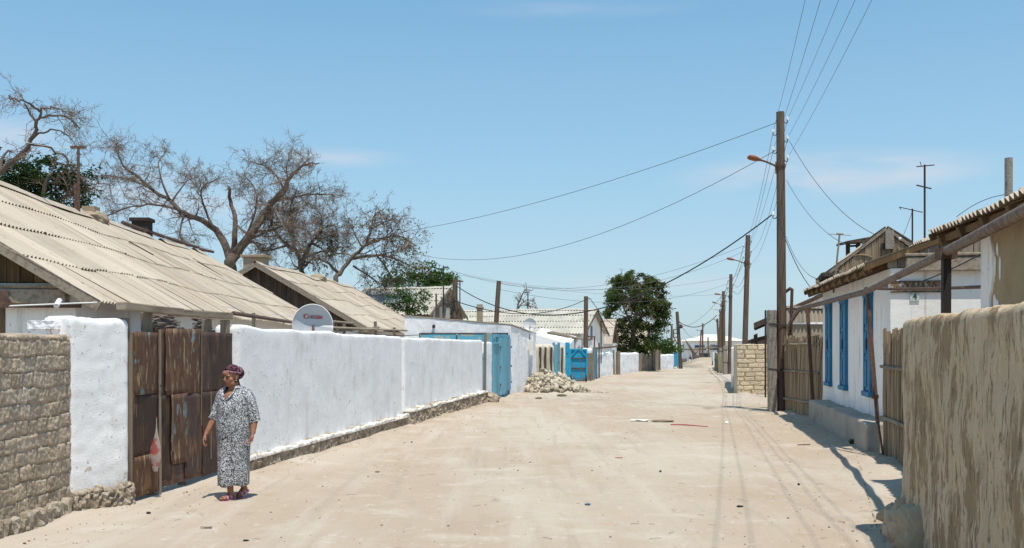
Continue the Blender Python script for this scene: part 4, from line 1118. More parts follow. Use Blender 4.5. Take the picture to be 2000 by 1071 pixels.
# ------------------------------------------------------------------ houses on the left
P0 = at(190, 13.56); P1 = at(648, 34.8)
h1, rz1, L1, g1, k1 = gable_house('long_house', 'nearest long house with a dusty tan corrugated roof behind the rusty gate', (P0.x, P0.y), (P1.x, P1.y), 4.15, 2.35, 4.86, .42, 4,
    gables=('wood_brown', 'wood_dark'), wave=.125, spw=6, xin=.32, seed=1, zw=2.62, amp=.022, sag=.10, vw=.14)
d = MB(); d.cur = .6; d.beam((.24, .5, 2.52), (.24, 7.8, 2.52), .2, .15, up=(1, 0, 0)); d.cur = .4; d.beam((.22, .6, 2.66), (.22, 7.6, 2.66), .1, .05); bevel(d.build('gable_beam', M['wood_long'], h1), .01)
d = MB(); d.beam((.20, .3, 2.40), (.20, 7.8, 2.40), .05, .07); d.build('rail', M['iron'], h1)
for y0_, y1_ in ((1.25, 1.5), (2.1, 2.4)): d = MB(); d.beam((.13, y0_, 2.53), (.13, y1_, 2.53), .01, .12); d.build('metal_patch', M['iron'], h1)
for y_, x_, m_ in ((1.42, 5.6, 'tarp'),):
    d = MB(); q = [(5.5, .0), (5.9, .05), (6.0, .5), (5.85, .62), (5.5, .42)]
d = MB()
for xx, s_, w_, l_ in ((3.8, 2.15, .34, .13),):
    pass
def on_roof(x, y, dz=.05): return (x, y, (2.35 - g1) + k1 * y + dz + (.10 * nz(x, y * math.sqrt(1 + k1 * k1), 1, .35) - .05))
q = [d.add(on_roof(*p, .075)) for p in ((3.0, 1.92), (3.42, 2.0), (3.75, 1.72), (3.8, 1.5), (3.55, 1.55), (3.3, 1.75), (3.0, 1.84))]; d.f.append(tuple(q))
tp = d.build('roof_patch', M['tarp'], h1); sdm = tp.modifiers.new('t', 'SOLIDIFY'); sdm.thickness = .02
rg = random.Random(9)
for k in range(7):     # slipped battens and loose strips lying on the upper rows
    x, y = rg.uniform(8, 19), rg.uniform(2.7, 3.9); d = MB(); d.tube([on_roof(x, y, .06), on_roof(x + .05, y - rg.uniform(.5, 1.0), .06)], .015, 4); d.build('loose_strip', M['wood_dark'], h1)
d = MB(); d.tube([on_roof(11.3, 2.2, .07), on_roof(11.5, 1.0, .07)], .05, 4); d.build('loose_strip', M['roof_tan'], h1)
def chimney(par, x, y, zb, zt, w, mat, cap=True):
    d = MB(); d.box((x, y, (zb + zt) / 2), (w, w * 1.1, zt - zb)); c_ = bevel(d.build('chimney', M[mat], par), .015)
    if cap:
        d = MB(); d.box((x, y, zt - .03), (w * 1.25, w * 1.35, .1)); bevel(d.build('chimney_cap', M[mat], c_), .01)
chimney(h1, 14.7, 4.35, 3.9, 5.33 - g1, .42, 'soot')
d = MB(); d.ball((10.6, 4.2, 4.88), (.55, .4, .24), 16, 10, fn=lambda v: 1 + .3 * nz(v.x, v.y, v.z, 3)); d.box((10.5, 4.15, 5.08), (.35, .3, .2)); d.build('ruined_chimney', M['chimney'], h1)
d = MB(); d.cur = .4
for k in range(5): d.tube([(12.6 + k * 1.8, 4.15, 4.92 - g1 + .06), (14.2 + k * 1.8, 4.15, 4.9 - g1 + .06 + .02 * k)], .05, 6)
d.build('ridge_sheet', M['iron'], h1)
# pieces stacked under the eave: brushwood and a white downpipe seen over the gate
for x_, l_, lab in ((-1.0, .9, 'bundle of dry brushwood under the eave seen over the middle of the gate'), (1.4, .7, 'smaller bundle of dry brushwood under the eave near the right gate post')):
    d = MB(); rg = random.Random(int(l_ * 10))
    for k in range(60):
        c_ = Vector((0, rg.uniform(-.2, .2), rg.uniform(0, .2))); v = Vector((rg.uniform(-.1, .1), 1, rg.uniform(-.1, .1))) * l_ * rg.uniform(.4, .6); d.tube([c_ - v, c_ + v], rg.uniform(.006, .014), 4)
    pos = at(322 if x_ < 0 else 395, 15.2 if x_ < 0 else 17.0, 644 if x_ < 0 else 645); tag(d.build('brushwood', M['twig'], loc=pos), lab, 'brushwood')
    d = MB(); d.box((0, 0, -pos.z / 2), (.3, l_, pos.z)); tag(d.build('stacked_crate', M['wood_dark'], loc=pos, rz=.02), 'dark timber rack carrying the brushwood ' + ('bundle over the middle of the gate' if x_ < 0 else 'bundle by the right gate post'), 'rack')
# T-shaped aerial mast on the ridge, white pipe with a lamp, little post at the frame's left edge
p = at(153, 23.0, 418); d = MB(); t = at(153, 23.0, 288); d.tube([(0, 0, -.4), (.0, 0, t.z - p.z)], [.045, .03], 6); d.box((0, 0, t.z - p.z), (.36, .05, .06)); d.tube([(-.02, .0, -.3), (-.07, .02, .7)], .05, 5)
tag(d.build('aerial_mast', M['iron'], loc=p), 'rusty T-shaped aerial mast on the near roof ridge beside the dark green tree', 'antenna')
e = thing('wall_pipe', 'thin white pipe with a pale cylindrical lamp crossing the near gable wall', 'pipe', at(10, 13.2, 598))
d = MB(); a_ = Vector((0, 0, 0)); b_ = at(190, 13.35, 591) - at(10, 13.2, 598); d.tube([a_, b_], .011, 6); d.build('pipe', M['far_white'], e)
d = MB(); c_ = b_ * .575; d.tube([c_ + Vector((-.03, .1, .05)), c_ + Vector((.0, -.06, -.03))], .036, 12); d.build('lamp', M['far_white'], e)
e = thing('roofed_post', 'short timber post with a tiny tin roof at the left edge behind the adobe wall', 'post', at(-4, 11.8))
d = MB(); d.box((0, 0, 1.1), (.12, .12, 2.2)); d.build('post', M['wood_brown'], e)
d = MB(); d.beam((-.02, 0, 2.36), (.09, 0, 2.2), .2, .02, up=(0, 1, 0)); d.beam((.02, 0, 2.36), (-.12, 0, 2.2), .2, .018, up=(0, 1, 0)); d.build('tin_roof', M['iron'], e)

# weathered rails between the gate and the second house
def rail_fence(name, label, pts, ztops, rails, mat='wood_long', pw=.09):
    o0 = Vector(pts[0]); e = thing(name, label, 'fence', o0)
    for p, zt in zip(pts, ztops):
        d = MB(); d.cur = rng.random(); q = Vector(p) - o0; d.box((q.x, q.y, (zt - o0.z) / 2 - .1), (pw, pw, zt - o0.z + .2)); d.build('post', M['wood'], e)
    for a, b in rails:
        d = MB(); d.cur = rng.random(); d.tube([Vector(a) - o0, Vector(b) - o0], .035, 5); d.build('rail', M[mat], e)
yy = 24.
rail_fence('rusty_rail', 'thin rusty rail on stakes above the long white wall, left of the printed dish',
    [at(495, 17.5), at(575, 22.0)], [at(495, 17.5, 612).z, at(575, 22, 628).z], [(at(455, 15.5, 612), at(585, 22.5, 632))], 'iron', .05)
rail_fence('rail_fence', 'weathered rail fence showing above the white wall right of the printed dish',
    [at(672, 30), at(733, 33.), at(770, 34.5), at(655, 29.5)], [at(672, 30, 632).z, at(733, 33, 628).z, at(770, 34.5, 640).z, at(655, 29.5, 626).z],
    [(at(648, 29, 640), at(795, 35.5, 646)), (at(648, 29, 648), at(740, 33.2, 640)), (at(650, 29.2, 628), at(690, 31, 632))])
d = MB(); d.box((0, 0, .9), (1.0, .4, 1.9)); tag(d.build('plank_stack', M['wood_dark'], loc=at(668, 31)), 'dark stack of planks behind the rails right of the printed dish', 'planks')

P0 = at(718, 38.9); P1 = at(843, 54.8)
h2, rz2, L2, g2, k2 = gable_house('boarded_house', 'second house along, tan roof and dark boarded gable, right of the printed dish', (P0.x, P0.y), (P1.x, P1.y), 4.5, 2.42, 5.05, .45, 4,
    gables=('wood_dark', 'wood_dark'), wave=.125, spw=4, xin=.35, seed=2, zw=2.4, amp=.022, sag=.12, vw=.2)
chimney(h2, 1.3, 4.9, 4.6 - g2, 5.42 - g2, .75, 'chimney')
d = MB(); d.ball((9.5, 4.6, 5.0 - g2), (.5, .4, .28), 14, 8, fn=lambda v: 1 + .3 * nz(v.x, v.y, v.z, 3)); d.build('ruined_chimney', M['chimney'], h2)

def facing_house(name, label, corner, apex, L, ze, zr, rows, **kw):
    """ridge runs to the left of the given right-hand eave corner"""
    c = Vector(corner[:2]); a = Vector(apex[:2]); perp = (a - c); half = perp.length; d = Vector((perp.y, -perp.x)).normalized()
    p0 = c - d * L
    return gable_house(name, label, (p0.x, p0.y), (c.x, c.y), half, ze, zr, .35, rows, **kw)
cz = at(841, 57, 616); az = at(880, 61, 563)
h3, *_ = facing_house('grey_roofed_shed', 'tall narrow shed with a pale grey corrugated roof behind the leafy shrub', cz, az, 5.6, cz.z, az.z, 4, wall='wood', roof='roof_grey', gables=('wood', 'wood'), wave=.2, amp=.035, lift=.012, spw=6, seed=3, verge='wood', sag=.04, xin=.25, back=2)
for y_, w_ in ((1.5, .7), (2.7, .5), (4.2, .8)):
    d = MB(); d.box((5.6 - .22, y_, cz.z - gz(57) + .25), (.05, w_, .7)); d.build('tin_panel', M['roof_grey'], h3)
cz = at(1143, 64, 652); az = at(1168, 68, 605)
h4, *_ = facing_house('grey_roofed_house', 'white gabled house with a long pale grey corrugated roof behind the rubble heap', cz, az, 10.2, cz.z, az.z, 4, wall='house_white', roof='roof_grey', gables=(None, None), wave=.2, amp=.035, lift=.012, spw=6, seed=4, verge='wood_dark', sag=.05, xin=.35, back=2)
L4 = 10.2
for y_, z_, w_, hh in ((3.6, 2.7, .5, .85), (5.2, .9, .5, 1.3), (1.2, .9, .5, 1.2)):
    d = MB(); d.box((L4 - .34, y_, z_ + .4), (.06, w_, hh)); wn = d.build('window', M['glass'], h4)
    d = MB(); d.box((L4 - .335, y_, z_ + .4 - hh / 2 - .05), (.12, w_ + .1, .07)); d.build('sill', M['wood'], wn)
cz = at(1196, 85, 673); az = at(1203, 88.5, 626)
facing_house('dark_gabled_shed', 'small shed with a tan roof and a dark open gable left of the green tree', cz, az, 5.5, cz.z, az.z, 3, wall='house_white', roof='roof_tan', gables=('wood_dark', 'wood_dark'), wave=.2, amp=.03, spw=4, seed=5, verge='wood_dark', sag=.03, xin=.2)
cz = at(1262, 103, 678); az = at(1268, 108, 630)
facing_house('hidden_house', 'white walled house with a brownish roof mostly hidden by the green tree', cz, az, 9, cz.z, az.z, 3, wall='house_white', roof='roof_tan', gables=('wood_dark', 'wood_dark'), wave=.2, amp=.03, spw=4, seed=6, verge='wood_dark', sag=.03, xin=.2)

# whitewashed lean-to and its plank porch roof below the grey-roofed house
c = at(1044, 58); d = MB(); zt = [at(1044, 58, 651).z - c.z, at(1112, 59, 673).z - c.z]; xr = at(1112, 59).x - c.x
v = [(0, 0, -.3), (xr, .8, -.3), (xr + .6, 4, -.3), (.5, 4, -.3), (0, 0, zt[0] - .05), (xr, .8, zt[1]), (xr + .6, 4, zt[1] + .5), (.5, 4, zt[0] + .35)]
idx = [d.add(p) for p in v]
for f in ((0, 1, 5, 4), (1, 2, 6, 5), (2, 3, 7, 6), (3, 0, 4, 7), (4, 5, 6, 7)): d.f.append(tuple(idx[i] for i in f))
tag(d.build('lean_to', M['plaster'], loc=c), 'low white plastered lean-to sloping down beside the cream wall', 'shed')
e = thing('porch_roof', 'dark plank porch roof on white posts below the grey-roofed house', 'porch', at(1110, 58))
o0 = at(1110, 58); d = MB(); d.cur = .3
a_, b_ = at(1068, 59.5, 651) - o0, at(1146, 61.5, 667) - o0
q = [a_, b_, b_ + Vector((.4, 2, .08)), a_ + Vector((.4, 2, .08))]; idx = [d.add(p) for p in q] + [d.add(p + Vector((0, 0, .08))) for p in q]
for f in ((0, 3, 2, 1), (4, 5, 6, 7), (0, 1, 5, 4), (1, 2, 6, 5), (2, 3, 7, 6), (3, 0, 4, 7)): d.f.append(tuple(idx[i] for i in f))
d.build('roof', M['wood'], e)
for t in (.55, .78, .97):
    p_ = a_.lerp(b_, t); d = MB(); d.box((p_.x, p_.y + .1, (p_.z - .4) / 2 - .0), (.35, .2, p_.z + .4)); d.build('post', M['far_white'], e)
d = MB(); p_ = a_.lerp(b_, .85); d.box((p_.x, p_.y + 1.2, .7), (1.2, .2, 2.6)); d.build('wall', M['far_white'], e)
# gas pipe arch in front of the white gable
o0 = at(1160, 66); e = thing('pipe_arch', 'thin brown gas pipe arch in front of the white gable end', 'pipe', o0)
d = MB(); d.tube([at(1148, 66, 658) - o0, at(1161, 66, 657.5) - o0, at(1161, 66, 681) - o0, at(1205, 71, 677) - o0], .06, 6); d.build('pipe', M['iron'], e)
d = MB(); d.tube([at(1170, 67, 670) - o0, at(1170, 67) - o0], .06, 5); d.tube([at(1161, 66, 681) - o0, at(1161, 66) - o0], .05, 5); d.build('leg', M['iron'], e)
# yellowed brick chimney standing before the grey roof
e = thing('brick_chimney', 'free-standing yellowish brick chimney with a wider cap before the long grey roof', 'chimney', at(937, 50))
zt = at(937, 50, 595).z - e.location.z; d = MB(); d.box((0, 0, zt / 2), (.30, .32, zt)); d.build('stack', M['chimney'], e)
d = MB(); d.box((0, 0, zt - .16), (.40, .42, .10)); bevel(d.build('cap', M['chimney'], e), .015)

# ------------------------------------------------------------------ right side
dS = Vector((.1647, .9863)); nS = Vector((.9863, -.1647))
fx = lambda y, o=0.: 3.42 + .167 * y + o            # street face of the two right-hand houses
A = Vector((fx(23.5), 23.5)) - nS * .40; B = Vector((fx(16.1), 16.1)) - nS * .40 - dS * .12
A += dS * .12
wh, rzw, Lw, gw, kw_ = gable_house('white_house', 'white house with three blue shuttered windows on the right of the street', (A.x, A.y), (B.x, B.y), 3.6, 3.05, 4.43, .40, 4,
    wall='house_white', roof='roof_tan', gables=('wood', 'wood'), wave=.13, spw=8, xin=.07, seed=12, zw=3.0, amp=.026, sag=.05, verge='wood_brown', vw=.085)
def blue_window(x, w, z0, z1, ajar=0.):
    f = MB(); y = .40 - .012
    f.box((x - w / 2, y, (z0 + z1) / 2), (.09, .10, z1 - z0 + .1)); f.box((x + w / 2, y, (z0 + z1) / 2), (.09, .10, z1 - z0 + .1))
    f.box((x, y, z1), (w + .14, .12, .10)); f.box((x, y, z0), (w + .16, .16, .09))
    fo = bevel(f.build('window', M['blue_window'], wh), .008)
    for s_ in (-1, 1):
        m_ = MB(); m_.cur = .4 + .2 * s_ * .5; cx = x + s_ * w * .245; ww = w * .47
        m_.box((cx, y - .012, (z0 + z1) / 2), (ww, .03, z1 - z0 - .10))
        for zc, hh in ((z0 + (z1 - z0) * .2, (z1 - z0) * .26), (z0 + (z1 - z0) * .52, (z1 - z0) * .22), (z0 + (z1 - z0) * .8, (z1 - z0) * .2)):
            m_.box((cx, y - .033, zc), (ww * .62, .02, hh))
        m_.box((cx, y - .031, z0 + (z1 - z0) * .36), (ww * .95, .014, .06)); m_.box((cx, y - .0312, z0 + (z1 - z0) * .66), (ww * .95, .014, .06))
        bevel(m_.build('shutter', M['blue_window'], fo), .006)
    m_ = MB(); m_.box((x + .02, y - .055, z0 + (z1 - z0) * .5), (.05, .02, .2)); m_.build('bolt', M['iron_dark'], fo)
for yw, w_ in ((22.45, .60), (20.4, .60), (17.78, .55)):
    blue_window((23.62 - yw) / .9863, w_, .90, 2.68)
# rafters under the eave, gable beam, street plates
for k in range(10):
    x = .3 + k * (Lw - .6) / 9; d = MB(); d.cur = rng.random(); d.beam((x, .03, 2.955), (x, .6, 3.17), .09, .13, up=(0, 0, 1)); d.build('rafter', M['wood_orange'], wh)
d = MB(); d.cur = .5; d.box((Lw / 2, .10, 2.985), (Lw - .1, .04, .07)); d.build('eave_board', M['wood_orange'], wh)
d = MB(); d.cur = .4
q = [(.05, .04, 3.052), (Lw - .05, .04, 3.052), (Lw - .05, .5, 3.052 + .46 * kw_), (.05, .5, 3.052 + .46 * kw_)]
idx = [d.add(p) for p in q] + [d.add(Vector(p) + Vector((0, 0, .02))) for p in q]
for f in ((0, 3, 2, 1), (4, 5, 6, 7), (0, 1, 5, 4), (1, 2, 6, 5), (2, 3, 7, 6), (3, 0, 4, 7)): d.f.append(tuple(idx[i] for i in f))
d.build('soffit', M['wood_orange'], wh)
d = MB(); d.cur = .75; d.beam((Lw - .0, .62, 3.06), (Lw - .0, 3.6, 3.06), .13, .22, up=(0, 0, 1)); d.cur = .5; d.beam((Lw - .0, .6, 3.21), (Lw - .0, 3.6, 3.21), .16, .05, up=(0, 0, 1)); bevel(d.build('gable_beam', M['wood_long'], wh), .012)
def sign(name, label, px0, px1, py0, py1, mat):
    Y = 16.02; a = at(px0, Y, py1); b = at(px1, Y, py0)
    return a, b
# street name board and house number on the sunlit end wall (local x = Lw side)
xs_ = Lw - .07
def local_y(px): 
    # distance along the end wall from the street corner for a photo column
    best = min((abs(1000 + F * (B + nS * y + dS * .07).x / (B + nS * y + dS * .07).y - px), y) for y in [i * .005 for i in range(0, 500)]); return best[1]
ya, yb = local_y(1739.5), local_y(1836.5); Ys = (B + nS * .6 + dS * .13).y
zt_, zb_ = at(1740, Ys, 549.5).z, at(1740, Ys, 570.5).z
d = MB(); d.box((xs_ + .012, (ya + yb) / 2, (zt_ + zb_) / 2), (.02, yb - ya, zt_ - zb_)); sg = d.build('street_sign', M['sign'], wh)
d = MB()
for zz in (zt_, zb_): d.box((xs_ + .018, (ya + yb) / 2, zz), (.03, yb - ya + .02, .012))
d.build('sign_frame', M['iron_dark'], sg)
m4 = Matrix.Translation((xs_ + .024, ya + (yb - ya) * .60, (zt_ + zb_) / 2)) @ Matrix.Rotation(R(90), 4, 'Z') @ Matrix.Rotation(R(90), 4, 'X')
text_mesh('lettering', 'ХАМЗА', .165, M['letter'], sg, m4, .002, .86)
m4 = Matrix.Translation((xs_ + .024, ya + (yb - ya) * .16, (zt_ + zb_) / 2 - .012)) @ Matrix.Rotation(R(90), 4, 'Z') @ Matrix.Rotation(R(90), 4, 'X')
text_mesh('lettering', 'ук', .085, M['letter'], sg, m4, .002, .9)
yc, yd = local_y(1777), local_y(1795.5); zt2, zb2 = at(1780, Ys, 571.5).z, at(1780, Ys, 588).z
d = MB(); d.box((xs_ + .010, (yc + yd) / 2, (zt2 + zb2) / 2), (.018, yd - yc, zt2 - zb2)); sp = d.build('number_plate', M['sign_grey'], wh)
m4 = Matrix.Translation((xs_ + .021, (yc + yd) / 2, (zt2 + zb2) / 2)) @ Matrix.Rotation(R(90), 4, 'Z') @ Matrix.Rotation(R(90), 4, 'X')
text_mesh('lettering', '4', .14, M['letter'], sp, m4, .002, 1.)
d = MB(); d.box((Lw - .42, .385, at(1725, 16.4, 558).z), (.34, .02, .1)); d.build('small_plate', M['concrete'], wh)
# bench of rough concrete
o, *_ = wall_thing('concrete_bench', 'long low concrete ledge along the foot of the white house', (6.86, 23.0), (5.70, 16.02), .52, .45, M['bench'], cat='bench', r=.04, dx=.07, dz=.05, disp=plaster_disp(.025, .008, 21), top=ragged(.03, 1, 7), rend=.05)

# foreground house: peeling street wall and eave seen from below
A2 = Vector((fx(11.3), 11.3)) - nS * .45 + dS * .3; B2 = Vector((fx(1.5), 1.5)) - nS * .45
fh, rzf, Lf, gf, kf = gable_house('tan_house', 'nearest house on the right with bare tan plaster and a corrugated eave overhead', (A2.x, A2.y), (B2.x, B2.y), 3.6, 3.05, 4.43, .45, 4,
    wall='tan_wall', roof='roof_tan', gables=('wood', 'wood'), wave=.13, spw=8, xin=.42, seed=14, zw=3.02, amp=.026, sag=.05, verge='wood_brown', vw=.085)
d = MB(); n_ = 40; rows = []
pl = MB()
for j in range(n_ + 1):
    z_ = -.2 + 3.2 * j / n_; w_ = .40 + .10 * nz(z_, 0, 3, 2.2) + .08 * nz(z_, 4, 1, 7) - .05 * (z_ - 1.8)
    rows.append([(.40, .46 + .0, z_), (.40, .435, z_), (.44, .428, z_), (.42 + w_ * .6, .428, z_), (.42 + w_, .43, z_), (.42 + w_ + .01, .452, z_)])
pl.grid(rows); pl.build('plaster_strip', M['house_white'], fh)
rg = random.Random(3)
for k in range(7):
    pz = rg.uniform(1.9, 2.95); q = MB(); c_ = (.85 + rg.uniform(0, .22), .446, pz); q.ball(c_, (rg.uniform(.015, .05), .008, rg.uniform(.05, .14)), 9, 6, fn=lambda v: 1 + .4 * nz(v.x, v.z, pz, 2)); q.build('plaster_flake', M['house_white'], fh)
for k in range(13):
    x = .25 + k * (Lf - .5) / 12; d = MB(); d.cur = rng.random(); d.beam((x, .03, 2.955), (x, .62, 3.18), .09, .13); d.build('rafter', M['wood_orange'], fh)
d = MB(); d.cur = .4
q = [(.05, .04, 3.052), (Lf - .05, .04, 3.052), (Lf - .05, .6, 3.052 + .56 * kf), (.05, .6, 3.052 + .56 * kf)]
idx = [d.add(p) for p in q] + [d.add(Vector(p) + Vector((0, 0, .02))) for p in q]
for f in ((0, 3, 2, 1), (4, 5, 6, 7), (0, 1, 5, 4), (1, 2, 6, 5), (2, 3, 7, 6), (3, 0, 4, 7)): d.f.append(tuple(idx[i] for i in f))
d.build('soffit', M['wood_orange'], fh)
d = MB(); d.cur = .5; d.box((Lf / 2, .10, 2.985), (Lf - .1, .04, .07)); d.build('eave_board', M['wood_orange'], fh)
p = at(1970, 10.9, 392); t = at(1970, 10.9, 309); d = MB(); d.tube([(0, 0, -.3), (0, 0, t.z - p.z)], .042, 14); ob = d.build('stove_pipe', M['concrete'], loc=p, smooth=False); tag(ob, 'grey stove pipe standing on the nearest right-hand roof', 'pipe')

# rain-worn mud wall in the right foreground
dd = plaster_disp(.03, .008, 31)
def dripd(x, z, ny, nz_):
    st = nz(x, z * .2, 4, 13) * .004 + nz(x, z * .2, 7, 30) * .004
    fl = .004 * nz(x, z, 2, 14)
    return dd(x, z, ny, nz_) + (st + fl if ny < -.3 else .018 * nz(x, z, 2, 7) + .014 * nz(x, z, 3, 19))
o, rz, L, z = wall_thing('mud_wall', 'tall rain-worn mud plaster wall filling the right foreground', (3.52, 9.05), (2.15, 1.2), 2.0, .5, M['drip'], r=.07, dx=.022, dz=.022, disp=dripd, top=ragged(.012, 2.4, 14), rend=.14)
rb = loft_wall(.9, .36, .3, r=.12, dx=.03, dz=.03, disp=rubble_disp(.07, 6, 15), top=ragged(.10, 3, 16), rend=.1); rb.build('foundation', M['mud'], o, loc=(.0, -.16, 0), smooth=False)

# reed fences
def reed_fence(name, label, p0, p1, H, bands, lean=0., seed=1, z=0., w=.055, cat='fence'):
    rz, L = line_frame(p0, p1); e = thing(name, label, cat, (*p0, z), rz); rg = random.Random(seed); mb = MB(); x = 0.
    while x < L:
        mb.cur = rg.random(); hh = H + rg.uniform(-.10, .06); l_ = lean * (x / L - .3) + rg.gauss(0, .03); rr = w * rg.uniform(.35, .6)
        mb.tube([(x + rg.uniform(-.01, .01), rg.uniform(-.015, .015), -.1), (x + l_ * .5 + rg.gauss(0, .008), rg.uniform(-.02, .02), hh * .5), (x + l_, rg.uniform(-.03, .03), hh)], [rr, rr * 1.05, rr * .9], 5)
        x += rr * 1.75
    mb.build('reed_panel', M['reed'], e)
    for zz in bands:
        d = MB(); d.cur = rg.random(); d.tube([(x_, -.05 + .012 * math.sin(x_ * 9), zz + .02 * nz(x_, zz, seed, 2)) for x_ in [L * i / 10 for i in range(11)]], .028, 6); d.build('batten', M['wood_long'], e)
    return e
reed_fence('reed_fence', 'leaning fence of grey reed stalks between the tall pole and the white house', (7.2, 26.6), (7.36, 23.75), 2.02, (.42, 1.15, 1.85), lean=.45, seed=4, z=-.05)
reed_fence('reed_fence', 'brown reed fence between the white house corner and the foreground mud wall', (5.93, 15.85), (4.72, 9.3), 1.98, (.62, 1.42), seed=6)

# overhead gas line of the right side with its legs
e = thing('gas_pipe', 'thick brown overhead gas pipe on iron legs along the right-hand houses', 'pipe', (7.06, 24.2, 0)); o0 = Vector((7.06, 24.2, 0))
pp = [at(1541, 26.0, 655), at(1543, 25.8, 631), Vector((7.02, 24.3, 2.66)), at(1582, 23.6, 598.5), Vector((6.45, 20.2, 2.66)), Vector((5.80, 16.3, 2.64)), Vector((4.19, 9.6, 2.66)), Vector((3.3, 6.1, 2.66)), Vector((2.2, 1.8, 2.66))]
d = MB(); d.tube([p - o0 for p in pp], .048, 10); d.build('pipe', M['pipe_tan'], e, smooth=True)
legs = [(at(1577, 24.0, 601), at(1590, 23.75)), (at(1693.5, 16.3, 568), at(1721, 16.0)), (at(1848, 9.6, 495), Vector((4.2, 9.65, 0)))]
for k, (a_, b_) in enumerate(legs):
    d = MB(); d.beam(a_ - o0, b_ - o0 + Vector((0, 0, -.15)), (.075, .05, .075)[k], .06, up=(0, 1, 0)); d.build('leg', M['iron' if k < 2 else 'iron_dark'], e)
d = MB(); d.tube([at(1697, 16.2, 660) - o0, at(1707, 16.0, 770) - o0, at(1727, 15.7, 905) - o0], .018, 6); d.build('brace', M['iron'], e)
for p_, s_ in ((at(1709, 16.05, 775), (.1, .06, .06)), (at(1848, 9.6, 496), (.16, .14, .10))): cl = MB(); cl.box(p_ - o0, s_); cl.build('clamp', M['iron'], e)
o0 = at(1690, 16.3, 563.5); d = MB(); d.tube([(0, 0, 0), at(1745, 15.2, 565) - o0, at(1822, 13.2, 564) - o0, at(1923, 11.25, 560.5) - o0], .021, 7)
tag(d.build('thin_pipe', M['iron'], loc=o0), 'thin rusty pipe stretched level across the street sign on the white house', 'pipe')
o0 = at(1536, 26.2, 571); e = thing('pipe_arch', 'rusty pipe elbow rising just right of the tall utility pole', 'pipe', at(1540, 26.2)); q0 = Vector(e.location)
d = MB(); d.tube([at(1530, 26.9, 573.5) - q0, at(1543.5, 26.6, 563.5) - q0, at(1547, 26.5, 565) - q0, at(1545.2, 26.5, 625) - q0, at(1544, 26.5) - q0], .042, 8); d.build('pipe', M['iron'], e)

# houses behind the pole
P1 = Vector((9.99, 41.0)); P0 = P1 * 1.2
hb, rzb, Lb, gb, kb = gable_house('brown_eaved_house', 'plain house with a dark sloping verge right behind the tall utility pole', (P0.x, P0.y), (P1.x, P1.y), 3.6, 2.62, 4.25, .55, 3, wall='house_white', roof='roof_tan', gables=('wood_dark', None), wave=.2, amp=.03, spw=5, seed=21, verge='wood_dark', xin=.25, sag=.04)
c = at(1546, 31); d = MB(); d.box((1.3, .2, 1.18), (3.0, .3, 2.6)); mw = tag(d.build('mud_annex', M['mud'], loc=c), 'mud walled annex with an upright corrugated panel behind the leaning reed fence', 'shed')
d = MB(); slope(d, -.25, 2.9, .02, 2.52, .06, 3.05, 1, .13, .024, 6, seed=30, sag=0); d.build('corrugated_panel', M['roof_tan'], mw)
d = MB(); d.beam((-.25, -.0, 2.96), (2.9, -.0, 2.9), .03, .05); d.build('rail', M['iron_dark'], mw)
P0, P1 = at(1467, 56), at(1461.5, 46)
gable_house('far_small_house', 'small far house with thin dark eave left of the concrete stub post', (P0.x, P0.y), (P1.x, P1.y), 2.6, 1.95, 2.75, .3, 3, wall='mud', roof='roof_tan', gables=('wood_dark', None), wave=.2, amp=.03, spw=3, seed=22, verge='wood_dark', sag=.03)
for px, pt_ in ((1474, 654), (1477.5, 652)):
    d = MB(); d.tube([(0, 0, 0), (0, 0, at(px, 43, pt_).z - at(px, 43).z)], .05, 6); tag(d.build('iron_post', M['iron'], loc=at(px, 43)), 'dark red iron post, ' + ('left' if px < 1475 else 'right') + ' one of the pair before the far small house', 'post')
d = MB(); d.tube([(0, 0, 0), (0, 0, at(1495, 32.6, 606).z - at(1495, 32.6).z)], .03, 6); tag(d.build('iron_post', M['iron_dark'], loc=at(1495, 32.6)), 'thin dark post just left of the concrete stub of the tall pole', 'post')

# reed-gabled attic house
Pn = at(1600, 24.3); ap = at(1723, 24.3)
P1 = Vector((at(1597, 24.3).x, 24.3)); P0 = P1 * 1.22
zE, zA = at(1600, 24.3, 549).z, at(1723, 24.3, 448).z
rh, rzr, Lr, gr, kr = gable_house('reed_gabled_house', 'taller house with a reed-covered gable showing above the white house roof', (P0.x, P0.y), (P1.x, P1.y), ap.x - P1.x, zE, zA, .55, 3, wall='wood_dark', roof='roof_tan', gables=('wood_dark', None), wave=.13, spw=4, seed=23, verge='wood_long', vw=.07, xin=.12, sag=.02, zw=zE - .1)
d = MB(); rg = random.Random(2); y = .12; half_r = ap.x - P1.x
while y < 2 * half_r - .12:
    zt = (zE - gr) + kr * (y if y < half_r else 2 * half_r - y) - .1; d.cur = .35 + .65 * rg.random(); d.tube([(Lr - .06, y, zE - gr - .02), (Lr - .05 + rg.uniform(-.01, .01), y + rg.gauss(0, .004), zt)], .022, 5); y += .038
d.build('reed_panel', M['reed'], rh)
for r_, yc in ((.55, half_r * .62), (.42, half_r * .9)):
    d = MB(); d.tube([(Lr - .02, yc + r_ * math.cos(R(a)), zE - gr + .12 + r_ * .9 * math.sin(R(a))) for a in range(60, 181, 12)], .018, 5); d.build('reed_arch', M['reed'], rh)
d = MB(); d.cur = .8; d.beam((Lr - .0, .5, zE - gr + .22), (Lr - .0, 1.25, zE - gr + .26), .08, .06); d.build('batten', M['wood_long'], rh)
d = MB(); d.box((Lr + .03, half_r + .07, at(1728, 24.3, 473).z - gr), (.1, .19, .45)); d.build('weathered_board', M['concrete'], rh)
d = MB(); d.box((Lr - .02, half_r - .07, at(1718, 24.3, 485).z - gr), (.06, .1, .15)); d.build('vent_hole', M['iron_dark'], rh)
